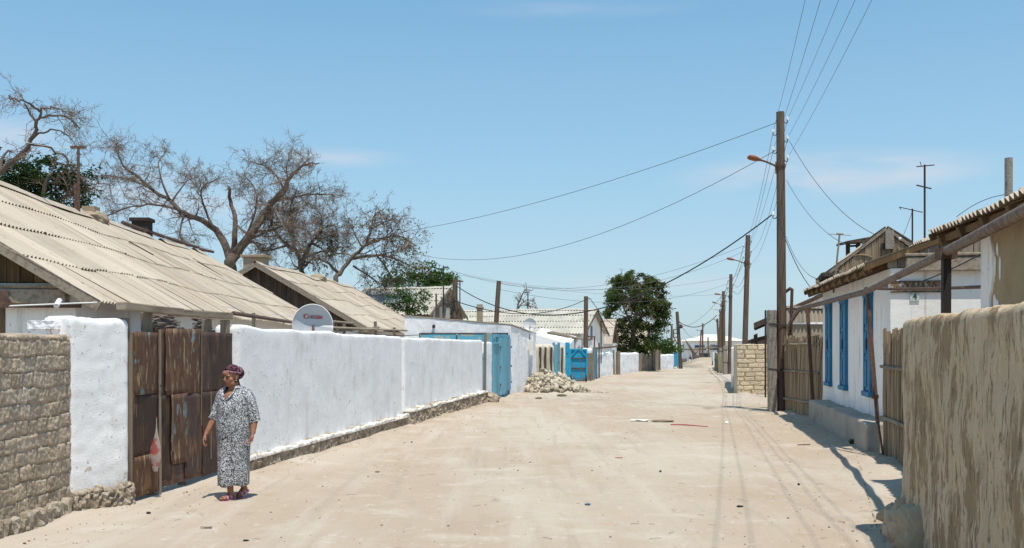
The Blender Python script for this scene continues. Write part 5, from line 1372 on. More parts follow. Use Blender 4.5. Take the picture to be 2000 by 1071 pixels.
d = MB(); d.ball((Lr + .06, half_r + .3, at(1744, 24.3, 472).z - gr), .04, 10, 6); d.build('insulator', M['ceramic'], rh)
# dark little canopy, bundle on the eave corner, aerials
o0 = at(1668, 26.5); e = thing('plank_canopy', 'small dark plank canopy on thin posts behind the reed gable', 'canopy', o0)
d = MB(); d.cur = .3; d.beam(at(1644, 26.5, 476) - o0, at(1694, 26.5, 467) - o0, .9, .05, up=(0, 0, 1)); d.cur = .6; d.beam(at(1655, 26.2, 474) - o0, at(1685, 26.2, 473) - o0, .5, .05); d.build('roof', M['wood_dark'], e)
for px in (1656, 1676):
    d = MB(); d.beam(at(px, 26.5, 474) - o0, Vector((at(px, 26.5).x - o0.x, 0, 2.6)), .09, .09, up=(0, 1, 0)); d.build('post', M['wood_dark'], e)
d = MB(); d.beam(at(1657, 26.4, 481) - o0, at(1682, 26.4, 480) - o0, .06, .05); d.build('rail', M['wood_dark'], e)
d = MB(); p = at(1614, 23.0, 541); d.ball((0, 0, 0), (.13, .2, .10), 12, 8, fn=lambda v: 1 + .5 * nz(v.x, v.y, v.z, 3)); d.ball((-.1, .05, -.03), (.07, .1, .10), 10, 6); d.ball((.1, 0, .02), (.08, .1, .08), 10, 6); tag(d.build('bundle', M['soot'], loc=p), 'dark lumpy bundle on the far eave corner of the white house', 'bundle')
def aerial(label, base, top, bars, r=.018, mat='iron_dark'):
    e = thing('aerial', label, 'antenna', base); d = MB(); d.tube([(0, 0, -.3), top - base], r, 6); d.build('mast', M[mat], e)
    for a_, b_, w_ in bars:
        d = MB(); d.tube([a_ - base, b_ - base], w_, 5); d.build('crossbar', M[mat], e)
Y = 21.5; aerial('tilted timber aerial with one long thin crossbar above the white house eave', at(1628, Y, 545), at(1640, Y, 457), [(at(1617, Y, 457.5), at(1662, Y, 460), .007), (at(1634, Y, 457), at(1647, Y, 458), .022)], .02, 'wood')
Y = 17.2; aerial('tall thin aerial with two crossbars, right of the shorter one', at(1806, Y, 462), at(1806, Y, 322), [(at(1790, Y, 326), at(1825, Y, 322.5), .010), (at(1797, Y, 316), at(1800, Y, 326), .006), (at(1790, Y, 362), at(1819, Y, 369), .013)], .017)
aerial('shorter aerial with a bent thin crossbar, left of the tall one', at(1782, Y, 470), at(1782, Y, 408), [(at(1757, Y, 405), at(1802, Y, 415), .008), (at(1756, Y, 404), at(1760, Y, 410), .006)], .014)

# pale brick pier and the wall behind it
bd3, bt3 = brick_fn(.40, .172, gap=.022, depth=.07, seed=5, rough=.012, z0=.02)
o, rz, L, z = wall_thing('brick_wall', 'pale yellow mud-brick wall end left of the tall utility pole', (8.67, 38.35), (10.9, 38.45), 1.95, .5, M['pale_brick'], r=.04, dx=.014, dz=.012, disp=lambda x, z, a, b: (bd3(x, z, a, b) if a < -.3 else .02 * nz(x, z, 1, 6)), tintf=bt3, top=ragged(.02, 3, 17), rend=.04, z=gz(38) - .02)
rz2_, L2_ = line_frame((9.93, 44.6), (8.72, 38.5)); mb = loft_wall(L2_, 1.93, .4, r=.05, dx=.08, dz=.05, disp=plaster_disp(.03, .015, 33), top=ragged(.03, 2, 18), rend=.04)
so_ = mb.build('side_wall', M['mud'], o); d0 = Vector((9.93 - 8.67, 44.6 - 38.35, 0)); d0.rotate(Matrix.Rotation(-rz, 3, 'Z')); so_.location = d0; so_.rotation_euler = (0, 0, rz2_ - rz)
wall_thing('whitewashed_wall', 'thin sliver of white wall just beyond the pale brick wall end', (11.78, 53.5), (9.93, 45.0), 1.95, .35, M['plaster'], r=.05, dx=.2, dz=.15, disp=plaster_disp(.03, .01, 35), rend=.05)
# ------------------------------------------------------------------ utility poles and wires
def insulator(par, p, side, s=1.):
    d = MB(); c = Vector(p); sx = side * .085 * s
    d.tube(smooth_line([c, c + Vector((sx * .5, 0, -.045 * s)), c + Vector((sx, 0, -.02 * s)), c + Vector((sx, 0, .06 * s))], 3), .010 * s, 5)
    o = d.build('insulator', M['iron_dark'], par)
    d = MB(); t = c + Vector((sx, 0, .03 * s)); d.tube([t, t + Vector((0, 0, .03 * s)), t + Vector((0, 0, .04 * s)), t + Vector((0, 0, .085 * s)), t + Vector((0, 0, .10 * s))], [.028 * s, .036 * s, .024 * s, .034 * s, .015 * s], 10); d.build('ceramic', M['ceramic'], o, smooth=True)
    return t + Vector((0, 0, .045 * s))

def utility_pole(label, pxb, pxt, pyt, Y, r=.12, stub=None, lamp=None, ins=(), lamp_mat='lamp', stub_side=-1, name='utility_pole', cat='utility pole', group='utility poles', lean_y=0.):
    b = at(pxb, Y); t = at(pxt, Y, pyt); h = t.z - b.z
    e = thing(name, label, cat, b, 0, group); top = Vector((t.x - b.x, lean_y, h))
    d = MB(); n = 9; ax = lambda f: top * f + Vector((.02 * nz(f, Y, 0, 2), .02 * nz(f, Y, 3, 2), 0)) * math.sin(math.pi * f)
    d.tube([ax(-.03)] + [ax(i / n) for i in range(n + 1)], [r * 1.08] + [r * (1.06 - .22 * i / n) for i in range(n + 1)], 14); d.build('post', M['pole'], e, smooth=False)
    pts = []
    if stub:
        sh, sw, gap = stub
        d = MB(); x = stub_side * (r + sw / 2 + gap); a_ = Vector((x, -.03, -.15)); b_ = Vector((x + .02 * stub_side, 0, sh)); d.beam(a_, b_, sw, sw * 1.05, up=(0, 1, 0)); bevel(d.build('concrete_stub', M['concrete'], e), .015)
        for f in (.42, .86):
            d = MB(); z = sh * f; c_ = ax(z / h); q = r * 1.1
            loop = [c_ + Vector((q, 0, .02)), c_ + Vector((q * .7, -q * .95, .01)), c_ + Vector((0, -q * 1.1, 0)), Vector((x + sw * .5 * -stub_side, -sw * .6, z)), Vector((x + sw * .55 * stub_side, -sw * .6, z + .02)), Vector((x + sw * .55 * stub_side, sw * .6, z + .03)), c_ + Vector((0, q * 1.1, .02)), c_ + Vector((q, 0, .02))]
            for k in (-.02, .01): d.tube([p + Vector((0, 0, k)) for p in loop], .009, 4)
            d.build('wire_binding', M['cable'], e)
    if lamp:
        lx, lz, py_arm = lamp; z = EYE + (676 - py_arm) / F * Y - b.z; c_ = ax(z / h); s = 1. if abs(lx) > .0 else 1
        tip = Vector((lx, -.12, z + lz)); d = MB()
        d.tube([c_ + Vector((-r * .8, -.03, -.08)), c_ + Vector((-r * 1.4, -.05, 0)), c_.lerp(tip, .45), c_.lerp(tip, .62)], .026, 6); d.beam(c_ + Vector((-r * 1.02, -.04, -.22)), c_ + Vector((-r * 1.02, -.04, .1)), .05, .02, up=(0, 1, 0))
        for k in (-.03, .02): d.tube([c_ + Vector((q * math.cos(a), q * math.sin(a), k)) for q in (r * 1.03,) for a in [i * math.pi / 6 for i in range(13)]], .012, 4)
        ao = d.build('lamp_arm', M['iron'], e)
        d = MB(); u = (tip - c_).normalized(); a_ = c_.lerp(tip, .58); L_h = (tip - a_).length
        d.tube([a_ + u * (L_h * f) for f in (0, .06, .2, .5, .8, .95, 1)], [.035, .05, .075, .12, .12, .09, .03], 12)
        lh = d.build('lamp_head', M[lamp_mat], ao, smooth=True)
        for v in lh.data.vertices: 
            cc = v.co - a_; pr = cc.dot(u); ctr = a_ + u * pr; off = v.co - ctr; off.z *= .55; v.co = ctr + off
    for side, py in ins:
        z = EYE + (676 - py) / F * Y - b.z; c_ = ax(min(1, z / h)) + Vector((side * r * .85, 0, 0)); pts.append(insulator(e, c_, side, max(1, Y / 75)) + b)
    return e, b, top, pts

e, pb, ptop, ins1 = utility_pole('tallest utility pole, bound to a concrete stub, with a rust-red street lamp', 1527, 1524, 219, 26.4, .125,
    stub=(2.72, .215, .02), lamp=(-.93, .22, 324), ins=((1, 238), (-1, 262), (1, 275), (-1, 297), (1, 313)))
d = MB(); d.tube([(0.0, 0, -.1), (.0, 0, 1.42)], [.155, .148], 14, cap=False); d.build('base_sleeve', M['rust'], e)
d = MB(); d.box((.20, .12, .55), (.07, .05, 1.5)); d.build('side_stake', M['iron_dark'], e)
c_ = at(1519, 26.2, 420); ci = insulator(e, at(1517, 26.4, 424) - pb, -1, 1.1) + pb
spec2 = ('second utility pole with an orange street lamp, rising behind the pale brick wall end', 1453, 1461, 460, 53.8)
e2p, b2, t2, ins2 = utility_pole(*spec2, .15, stub=(1.95, .3, .02), lamp=(-.95, .25, 514), ins=((1, 472), (-1, 482), (1, 492), (-1, 503), (1, 516)))
e3p, b3, t3, ins3 = utility_pole('third utility pole, slimmer, tied to a short concrete stub beside the lane', 1424.5, 1427.5, 536, 79.4, .15, stub=(2.3, .3, .02), lamp=(-1.2, .2, 579), ins=((1, 543), (-1, 549), (1, 556), (-1, 563), (1, 570)))
e4p, b4, t4, ins4 = utility_pole('fourth utility pole with a dark street lamp head, left of the slim third one', 1414, 1413, 569, 100, .17, stub=(2.3, .3, .02), lamp=(-1.2, .35, 597), ins=((1, 576), (-1, 582), (1, 588), (-1, 594)))
e5p, b5, t5, ins5 = utility_pole('fifth utility pole along the lane, plain, close behind the fourth', 1410.5, 1411.3, 588, 118, .16, ins=((1, 594), (-1, 599), (1, 604), (-1, 609)))
e6p, b6, t6, ins6 = utility_pole('sixth utility pole with a cream-coloured street lamp', 1405.5, 1407, 604, 139, .17, lamp=(-1.2, .3, 607), lamp_mat='lamp_pale', ins=((1, 610), (-1, 616)))
utility_pole('seventh, dark utility pole leaning left with an orange lamp', 1405.5, 1401, 622.5, 165, .2, lamp=(-1.0, .3, 627), ins=((1, 628),))
e, bf, tf, insf = utility_pole('far timber pole with a small orange lamp before the white building', 1372, 1372.5, 632, 172, .15, lamp=(-1.1, .3, 648), ins=((1, 637),))
d = MB(); d.tube([Vector((-.2, 0, 6.)), at(1365, 171) - bf], .14, 6); d.build('strut', M['pole'], e)
utility_pole('short dark post in front of the far low shed', 1384, 1382.8, 659, 165, .13, group='short far posts')
eL, bL, tL, insL = utility_pole('leaning pole with an iron bracket left of the lane beyond the white walls', 1329.5, 1322.4, 609, 116, .22, ins=((1, 640), (-1, 640)))
def pole_frame():
    o0 = at(1318, 116); e = thing('ladder_bracket', 'rusty ladder-like iron bracket fixed beside the leaning pole', 'bracket', o0); d = MB()
    for px in (1315.5, 1323.5): d.tube([at(px, 116, 644) - o0, at(px, 116, 659) - o0], .07, 5)
    for py in (644, 651, 659): d.tube([at(1315.5, 116, py) - o0, at(1323.5, 116, py) - o0], .06, 5)
    d.tube([at(1315.5, 116, 659) - o0, at(1328, 116, 680) - o0], .06, 5); d.build('bars', M['iron'], e)
    d = MB(); d.ball(at(1329.5, 115.7, 638) - o0, .25, 8, 6); d.build('transformer_knob', M['iron'], e)
pole_frame()
e, *_ = utility_pole('far left A-shaped timber pole beyond the leaning one', 1312, 1312, 636, 150, .18, group='utility poles')
b_ = at(1312, 150); d = MB(); d.tube([at(1312, 150, 640) - b_, at(1308, 150) - b_], .13, 6); d.build('strut', M['pole'], e)
# poles among the left-hand roofs
eA, bA, tA, _ = utility_pole('dark bare pole leaning right between the grey roofs', 961, 974.5, 549, 54, .15, group='poles among the left roofs')
eB, bB, tB, insB = utility_pole('weathered straight pole in front of the white gable end', 1144, 1144.5, 579, 60, .15, ins=((1, 584),), group='poles among the left roofs')
eC, bC, tC, _ = utility_pole('stout short pole tangled with old cables behind the white corner building', 884.5, 889, 546, 44, .14, group='poles among the left roofs')
d = MB(); rg = random.Random(6)
for k in range(26):
    a = rg.uniform(0, 6.3); z = rg.uniform(2.3, 3.9); d.tube(smooth_line([Vector((.12 * math.cos(a + .4 * j), .12 * math.sin(a + .4 * j) - .06, z + rg.gauss(0, .13))) * 1. + Vector((rg.gauss(0, .12), 0, 0)) for j in range(5)], 2), .016, 4)
d.build('cable_tangle', M['cable'], eC)
d = MB(); d.box((.36, -.1, 2.75), (.36, .25, .34)); d.build('junction_box', M['iron'], eC)
for (px, pyt, pyb, Y, bar, lab) in ((897.5, 550, 612, 48, (891.5, 905), 'thin T-shaped aerial beside the tangled pole'), (1407, 999, 0, 0, None, '')):
    if Y:
        b_ = at(px, Y, pyb); t_ = at(px + .8, Y, pyt); e = thing('aerial', lab, 'antenna', b_); d = MB(); d.tube([(0, 0, -2.4), t_ - b_], .03, 5); d.build('mast', M['iron'], e); d = MB(); d.box(t_ - b_, ((bar[1] - bar[0]) / F * Y, .05, .06)); d.build('crossbar', M['iron'], e)
def hook_pipe(px, pyt, pyb, Y, dx, lab):
    b_ = at(px, Y, pyb); h = at(px, Y, pyt).z - b_.z; d = MB(); d.tube(smooth_line([(0, 0, -1.5), (0, 0, h * .5), (0, 0, h * .9), (dx * .4, 0, h), (dx, 0, h * .93)], 4), .045, 6); tag(d.build('vent_pipe', M['iron_dark'], loc=b_), lab, 'pipe')
hook_pipe(866, 522, 562, 59, .35, 'thin hooked vent pipe against the green trees behind the grey shed')
hook_pipe(1031, 571, 604, 72, -.25, 'thin hooked vent pipe above the long grey roof ridge')
hook_pipe(1174, 627, 668, 69, .0, 'thin mast above the white gable end')
hook_pipe(1451, 999, 1000, 50, 0, '') if False else None
d = MB(); b_ = at(852, 46.5, 620); d.tube([(0, 0, -1.2), (0, 0, at(854, 46.5, 574).z - b_.z)], .045, 6); tag(d.build('vent_pipe', M['iron'], loc=b_), 'straight rust-brown vent pipe in front of the grey shed gable', 'pipe')

# ---- wires
def wire(name, label, a, b, sag, r=.009, mat='wire', group=None, n=18, via=None):
    a = Vector(a); b = Vector(b); pts = []
    for i in range(n + 1):
        t = i / n; p = a.lerp(b, t); p.z -= sag * 4 * t * (1 - t); pts.append(p)
    d = MB(); d.tube(pts, r, 4)
    return tag(d.build(name, M[mat], origin=tuple(a)), label, 'wire', group)
prev = [Vector((2.62, 1., 8.3)), Vector((1.55, 1., 8.1)), Vector((2.95, 1., 8.25)), Vector((1.9, 1., 7.9)), Vector((3.1, 1., 8.0))]
for a, b in zip(ins1, prev):
    wire('overhead_wire', 'bare power line running from the tallest pole out over the viewer at the top right', a, b, .35, .0042, group='parallel power lines over the viewer', n=26)
def span(A_, B_, label, group, sag, r):
    for k, (a, b) in enumerate(zip(A_, B_)): wire('overhead_wire', label, a, b, sag * (1 + .35 * ((k * 37) % 5 - 2) / 2), r, group=group)
span(ins1, ins2, 'bare power line sagging between the tallest pole and the second pole', 'power lines, first span down the lane', .55, .0062)
span(ins2, ins3, 'bare power line sagging between the second and the third pole', 'power lines, second span down the lane', .7, .014)
span(ins3, ins4, 'bare power line between the third and the fourth pole', 'power lines, third span down the lane', .5, .017)
span(ins4, ins5, 'bare power line between the fourth and the fifth pole', 'power lines, fourth span down the lane', .5, .02)
wire('service_wire', 'upper thin service wire from the tallest pole across to the bare trees on the left', at(1516, 26.4, 240), at(560, 52, 468), .9, .0085, n=30)
wire('service_wire', 'lower thin service wire from the tallest pole toward the leafier bare tree', at(1515, 26.4, 294), at(800, 50, 493), 1.35, .0085, n=30)
wire('thick_cable', 'thick black cable sagging from the tallest pole down to the tangled pole on the left', ci, bC + Vector((.1, 0, tC.z - .25)), 1.95, .020, 'cable', n=34)
wire('thick_cable', 'black house cable from the straight weathered pole to the tangled pole', insB[0], bC + Vector((.15, 0, 3.9)), .75, .02, 'cable', n=24)
wire('thick_cable', 'black cable from the straight weathered pole running right into the green tree', insB[0], at(1240, 93, 640), .9, .024, 'cable')
wire('thin_wire', 'upper thin line from the leaning dark pole to the second utility pole', at(975, 54, 553), at(1456, 53.8, 490), 1.1, .008, n=26)
wire('thin_wire', 'lower thin line from the leaning dark pole toward the third utility pole', at(973, 54, 565), at(1425, 79.4, 553), 1.1, .009, n=26)
wire('thin_wire', 'highest of the long faint lines crossing the sky left of the lane', at(880, 78, 527), at(1459, 53.8, 478), 1.9, .0085, n=30)
wire('thin_wire', 'middle of the long faint lines crossing the sky left of the lane', at(885, 80, 531), at(1426, 79.4, 542), 1.2, .009, n=30)
wire('thin_wire', 'lowest of the long faint lines crossing the sky left of the lane', at(890, 82, 536), at(1412, 100, 575), .8, .010, n=30)
wire('thin_wire', 'faint line from the leaning pole with the frame to the third utility pole', insL[0], ins3[3], .8, .018)
wire('thick_cable', 'dark cable from the leaning pole with the frame to the fourth utility pole', at(1324, 116, 627), at(1400, 110, 616), 1.0, .04, 'cable')
wire('thin_wire', 'thin cable dipping from the leaning pole with the frame to the far lamp pole', at(1325, 116, 624), insf[0], 2.2, .025, 'cable')
wire('thin_wire', 'sagging service wire from the tallest pole to the reed-gabled house', at(1542, 26.4, 276), at(1708, 24.2, 458), .35, .009)
wire('thin_wire', 'service wire from the tallest pole to the tilted timber aerial', at(1536, 26.4, 352), at(1652, 21.6, 478), .25, .008)
wire('thin_wire', 'slack wire from the tallest pole to the far eave of the white house', at(1535, 26.4, 462), at(1604, 22.9, 545), .3, .008)
wire('thin_wire', 'dark drop wire running down the tallest pole and across to the white house eave', at(1519, 26.2, 424), at(1593, 23.2, 573), .25, .011, 'cable')
wire('thin_wire', 'stay wire of the tall aerial on its left side', at(1782, 17.2, 412), at(1760, 17.5, 470), .02, .005)
wire('thin_wire', 'loose wire looping from the nearest right-hand roof to the stove pipe', at(1868, 11.3, 424), at(1967, 10.9, 380), -.05, .004)
wire('thin_wire', 'dark wire strung diagonally above the street sign on the white house', at(1795, 15.8, 552), at(1925, 11.4, 492), .02, .010, 'cable')
wire('thin_wire', 'faint cable along the left wall from the dish house to the corner building', at(650, 34, 641), at(845, 37.2, 652), .15, .012, 'cable')
wire('thin_wire', 'whitish aerial wire stretched left from the T-shaped mast', at(150, 23, 290), at(40, 24, 276), .03, .004, 'ceramic')
# ------------------------------------------------------------------ trees
def tree(name, label, base, limbs, Y, cat='tree', twig=None, leaf=None, seed=1, clumps=(), leaf_mat='leaf', r0=.3, jit=1.2, group=None, depth=.6, spray=0.):
    """limbs: [(pixel polyline, start radius, end radius)]; twig: dict for sprout; clumps: leaf clusters"""
    rg = random.Random(seed); o0 = at(base, Y); e = thing(name, label, cat, o0, 0, group)
    tr = MB(); tw = MB(); lv = MB(); lines = []
    for spec, ra, rb in limbs:
        pts = limb_px(spec, Y, jit, rg); k = len(pts) - 1
        pts = [p + Vector((rg.gauss(0, 1), rg.gauss(0, 1), rg.gauss(0, 1))) * .03 * min(1, i / 3) - o0 for i, p in enumerate(pts)]
        tr.tube(pts, [(ra + (rb - ra) * (i / k) ** .8) * (.8 if ra < .3 else .88) for i in range(k + 1)], 8); lines.append((pts, ra))
    tr.build('trunk', M['bark'], e, smooth=True)
    if twig:
        for (pts, ra), w in zip(lines, twig['per']):
            if w: sprout(pts, ra, tw, lv if leaf else None, rg, w, twig['len'], 3, twig.get('spread', 1.), twig.get('start', .25), twig.get('lift', 0), leaf and leaf['size'], leaf['n'] if leaf else 0, twig.get('rmin', .014), twig.get('n2', 6), twig.get('n3', 5))
        tw.build('twigs', M['twig'], e)
    for px, py, rx, rz_, n, s in clumps:
        c = at(px, Y, py) - o0 + Vector((0, rg.uniform(-1, 1) * rx * depth, 0))
        sdir = [Vector((rg.gauss(0, 1), rg.gauss(0, 1), rg.gauss(0, .8) + .25)).normalized() for _ in range(9)]; cl_t = rg.gauss(0, .18)
        for i in range(n):
            v = Vector((rg.gauss(0, 1), rg.gauss(0, 1), rg.gauss(0, 1))); v = v.normalized() * rg.random() ** .45
            if spray:
                k_ = i % 9; w_ = sdir[k_]; t_ = rg.random() * 1.5; v = w_ * t_ + Vector((rg.gauss(0, .13), rg.gauss(0, .13), rg.gauss(0, .13) - spray * t_ * t_ * .35))
            lv.cur = min(1, max(0, .5 + cl_t + rg.gauss(0, .22)))
            leafq(lv, c + Vector((v.x * rx, v.y * rx, v.z * rz_)), s, rg, droop=.25, asp=.42)
    if lv.v: lv.build('crown', M[leaf_mat], e)
    return e

# bare tree at the left edge
tree('bare_tree', 'bare curling tree branch rising at the left edge of the photo', -70, [
    ([(-75, 700), (-60, 440), (-40, 360), (0, 335), (45, 298), (68, 268), (72, 235), (80, 215), (98, 208)], .17, .025),
    ([(60, 275), (85, 258), (110, 256), (135, 268), (160, 300)], .045, .015),
    ([(78, 218), (60, 205), (35, 195), (15, 188)], .05, .02), ([(80, 230), (105, 225), (135, 232), (155, 250)], .05, .02), ([(0, 335), (8, 300), (25, 296)], .07, .02),
    ([(62, 282), (100, 290), (130, 310), (150, 345)], .06, .02), ([(72, 240), (60, 222), (50, 205)], .05, .02), ([(98, 208), (120, 215), (142, 228)], .04, .015)], 30,
    twig=dict(per=(10, 16, 11, 15, 7, 12, 8, 12), len=.9, start=.4, rmin=.005, n2=5, n3=4), seed=3, jit=.5)
tree('leafy_tree', 'dense dark green tree behind the near roof at the far left', 85, [([(90, 700), (88, 470), (85, 400), (95, 340)], .2, .06), ([(88, 420), (50, 370), (30, 340)], .1, .03), ([(88, 410), (130, 380), (165, 370)], .1, .03)], 31.5,
    clumps=[(rng.gauss(85, 46), 360 + rng.gauss(0, 22) + abs(i - 10) * .2, .45, .32, 150, .15) for i in range(34)] + [(150, 375, .5, .3, 200, .15), (168, 360, .35, .2, 110, .14), (35, 330, .5, .25, 200, .15), (75, 312, .5, .2, 180, .15), (18, 352, .4, .3, 150, .15), (175, 398, .35, .25, 140, .14), (110, 405, .6, .3, 260, .15)],
    twig=dict(per=(6, 6, 6), len=1.4, rmin=.01), seed=4, leaf_mat='leaf_dark', jit=.4, spray=.6)
# the big half-dead tree
tree('bare_tree', 'biggest bare tree with a broken snag and hazy dry twigs behind the roofs', 455, [
    ([(452, 720), (452, 560), (450, 512), (462, 495), (480, 470), (512, 425), (530, 398), (556, 372), (562, 352), (580, 335), (600, 320), (625, 318)], .5, .03),
    ([(450, 512), (440, 480), (420, 450), (392, 430), (360, 420), (335, 395), (300, 372), (270, 345), (245, 330), (232, 300), (236, 282)], .30, .025),
    ([(455, 500), (459, 460), (458, 420), (450, 395), (447, 366)], .24, .12),
    ([(390, 430), (340, 405), (290, 400), (245, 408), (210, 420)], .13, .03), ([(300, 372), (265, 355), (225, 345), (195, 342)], .10, .02), ([(332, 392), (318, 360), (310, 320), (325, 295)], .10, .03),
    ([(540, 392), (575, 385), (610, 378), (650, 382)], .13, .03), ([(480, 470), (520, 455), (560, 440), (600, 450)], .14, .04), ([(556, 372), (540, 345), (520, 325), (490, 315)], .10, .03),
    ([(562, 352), (560, 325), (565, 305)], .07, .02), ([(420, 450), (400, 410), (395, 370), (420, 350)], .12, .03), ([(470, 480), (495, 430), (500, 380), (480, 345)], .12, .03),
    ([(360, 420), (350, 450), (360, 480)], .1, .03), ([(232, 300), (215, 285), (205, 300)], .05, .02), ([(335, 395), (360, 360), (375, 350)], .08, .02), ([(575, 385), (565, 410), (572, 440)], .08, .03)], 60,
    twig=dict(per=(34, 36, 0, 24, 16, 16, 26, 26, 18, 14, 22, 26, 16, 8, 14, 16), len=2.0, start=.3, rmin=.0085, n2=7, n3=8, lift=.05), seed=7, jit=1.4)
tree('bare_tree', 'dense brown twiggy tree between the snag tree and the leafier one', 590, [
    ([(592, 720), (592, 560), (588, 520), (575, 480), (572, 440), (585, 405)], .26, .04), ([(588, 520), (605, 480), (625, 450), (630, 420)], .2, .04), ([(575, 490), (550, 470), (530, 440), (528, 410)], .18, .04), ([(572, 440), (555, 410), (552, 385)], .1, .03),
    ([(600, 500), (640, 490), (665, 480)], .1, .03), ([(560, 480), (520, 490), (500, 480)], .1, .03), ([(625, 450), (650, 440), (660, 460)], .08, .03)], 61,
    twig=dict(per=(44, 36, 34, 22, 24, 22, 18), len=1.9, start=.3, rmin=.0085, n2=7, n3=8), seed=17, jit=1.4)
tree('half_bare_tree', 'bare spreading tree with dusty green leaves at its right end, behind the boarded house', 655, [
    ([(655, 720), (655, 560), (662, 535), (690, 500), (715, 478), (722, 455), (726, 432), (735, 415)], .24, .03), ([(690, 505), (735, 498), (770, 505), (800, 520)], .14, .03), ([(716, 478), (745, 468), (775, 460), (812, 478)], .12, .03), ([(722, 450), (750, 435), (770, 430)], .07, .02),
    ([(705, 480), (690, 450), (680, 430)], .08, .02), ([(662, 535), (640, 515), (610, 500), (585, 485)], .14, .03), ([(735, 498), (760, 530), (770, 560)], .08, .03), ([(690, 520), (720, 540), (745, 555)], .08, .03)], 60,
    twig=dict(per=(30, 24, 28, 18, 14, 22, 12, 12), len=1.8, start=.35, rmin=.0095, n2=6, n3=5), leaf=dict(size=.15, n=1), seed=21, leaf_mat='dry_leaf', jit=1.0,
    clumps=[(790, 480, .9, .5, 90, .2), (765, 470, .9, .5, 70, .2), (808, 490, .5, .4, 60, .2), (740, 500, 1.2, .6, 90, .2), (640, 470, .7, .5, 80, .22), (655, 490, .6, .4, 80, .22), (625, 520, .9, .6, 70, .2), (770, 520, .8, .5, 60, .2)])
# green trees beyond the roofs
tree('leafy_tree', 'mid-green trees in a clump behind the pale grey shed roof', 820, [([(820, 700), (820, 580), (815, 540)], .3, .1)], 76,
    clumps=[(rng.uniform(752, 882), 548 + rng.gauss(0, 9), .75, .45, 130, .24) for i in range(30)] + [(775, 530, .8, .5, 180, .24), (830, 525, .9, .5, 200, .24), (855, 532, .8, .5, 160, .24), (800, 545, 1, .6, 200, .24), (878, 545, .6, .5, 140, .24), (760, 550, .7, .5, 140, .24), (840, 516, .5, .3, 70, .22), (812, 520, .5, .3, 70, .22)], leaf_mat='leaf_fresh', seed=31, jit=.3, spray=.6)
tree('leafy_shrub', 'leafy bright green shrub in front of the grey shed beside the tan roof', 795, [([(798, 680), (797, 620), (790, 585), (770, 570)], .1, .03), ([(797, 620), (810, 590), (818, 570)], .07, .02)], 55.6,
    clumps=[(rng.gauss(795, 18), 597 + rng.gauss(0, 13), .35, .3, 60, .17) for i in range(24)] + [(757, 578, .3, .2, 40, .16), (772, 580, .35, .25, 50, .16), (815, 575, .3, .25, 50, .16), (800, 572, .25, .3, 40, .16), (812, 606, .35, .3, 60, .17), (782, 605, .4, .3, 70, .17)], leaf_mat='leaf_fresh', seed=33, jit=.2, spray=.4)
tree('bare_sapling', 'small bare sapling behind the long grey roof', 1012, [([(1010, 680), (1011, 604), (1016, 585), (1024, 568), (1030, 562)], .12, .03), ([(1012, 604), (1020, 592), (1034, 586), (1048, 596)], .08, .02), ([(1013, 600), (1028, 595), (1040, 600)], .05, .02)], 78,
    twig=dict(per=(10, 10, 8), len=.9, rmin=.014, n2=4, n3=2), seed=35, jit=.3)
# the big green elm
YG = 95
cl = []
rg_ = random.Random(44)
for i in range(120):
    t = rg_.random(); py = 540 + 150 * t
    hw = 26 + 34 * math.sin(math.pi * min(1, (t + .12) * .78)) ** .8
    if t > .62: hw *= .78
    px = 1243 + hw * rg_.uniform(-1, 1) + (4 if t < .5 else 0) - (0 if t < .6 else 2)
    cl.append((px, py, rg_.uniform(.4, .8), rg_.uniform(.35, .6), 240, .25))
for px, py in ((1195, 550), (1200, 566), (1207, 545), (1295, 572), (1302, 592), (1298, 618), (1292, 630), (1230, 536), (1252, 538), (1278, 560), (1205, 600), (1210, 625), (1197, 580), (1302, 606), (1265, 540), (1240, 531)):
    cl.append((px, py, .5, .4, 120, .24))
tree('green_elm', 'big shaggy dark green tree standing behind a low white wall', 1236, [([(1233, 735), (1234, 690), (1237, 650), (1241, 620), (1246, 590), (1250, 560)], .42, .12), ([(1238, 640), (1222, 610), (1212, 585)], .2, .05), ([(1240, 630), (1262, 610), (1280, 590)], .2, .05), ([(1243, 610), (1230, 580), (1225, 555)], .15, .05)], YG,
    clumps=cl, twig=dict(per=(20, 16, 16, 14), len=2.4, rmin=.02, n2=4, n3=2), leaf_mat='leaf', seed=45, jit=.8, depth=3.2, spray=1.)
tree('small_elm', 'smaller green bush-like tree to the right of the big green tree', 1296, [([(1296, 725), (1295, 690), (1294, 670)], .15, .06)], 112,
    clumps=[(rng.gauss(1297, 11), 677 + rng.gauss(0, 9), .8, .6, 110, .3) for i in range(18)] + [(1318, 684, .7, .4, 70, .3), (1308, 690, .8, .5, 90, .3), (1282, 686, .8, .5, 80, .3)], leaf_mat='leaf_fresh', seed=47, jit=.2)
# weeds at the ledge
for k, (px, py, s) in enumerate(((1622, 838, 1.), (1668, 874, .6))):
    p = onground(px, py); d = MB(); rg = random.Random(k)
    for i in range(90):
        d.cur = rg.random(); a = rg.uniform(0, 6.3); v = Vector((math.cos(a) * .6, math.sin(a) * .4, rg.uniform(.5, 1.4))) * .13 * s; q = Vector((rg.gauss(0, .05), rg.gauss(0, .04), 0)) * s; d.tube([q, q + v * .6, q + v], [.006, .006, .001], 3); leafq(d, q + v * rg.random(), .05 * s, rg)
    tag(d.build('weed', M['leaf_fresh'], loc=p), ('green tuft of weed at the foot of the concrete ledge' if k == 0 else 'tiny weed sprout near the near end of the concrete ledge'), 'weed')
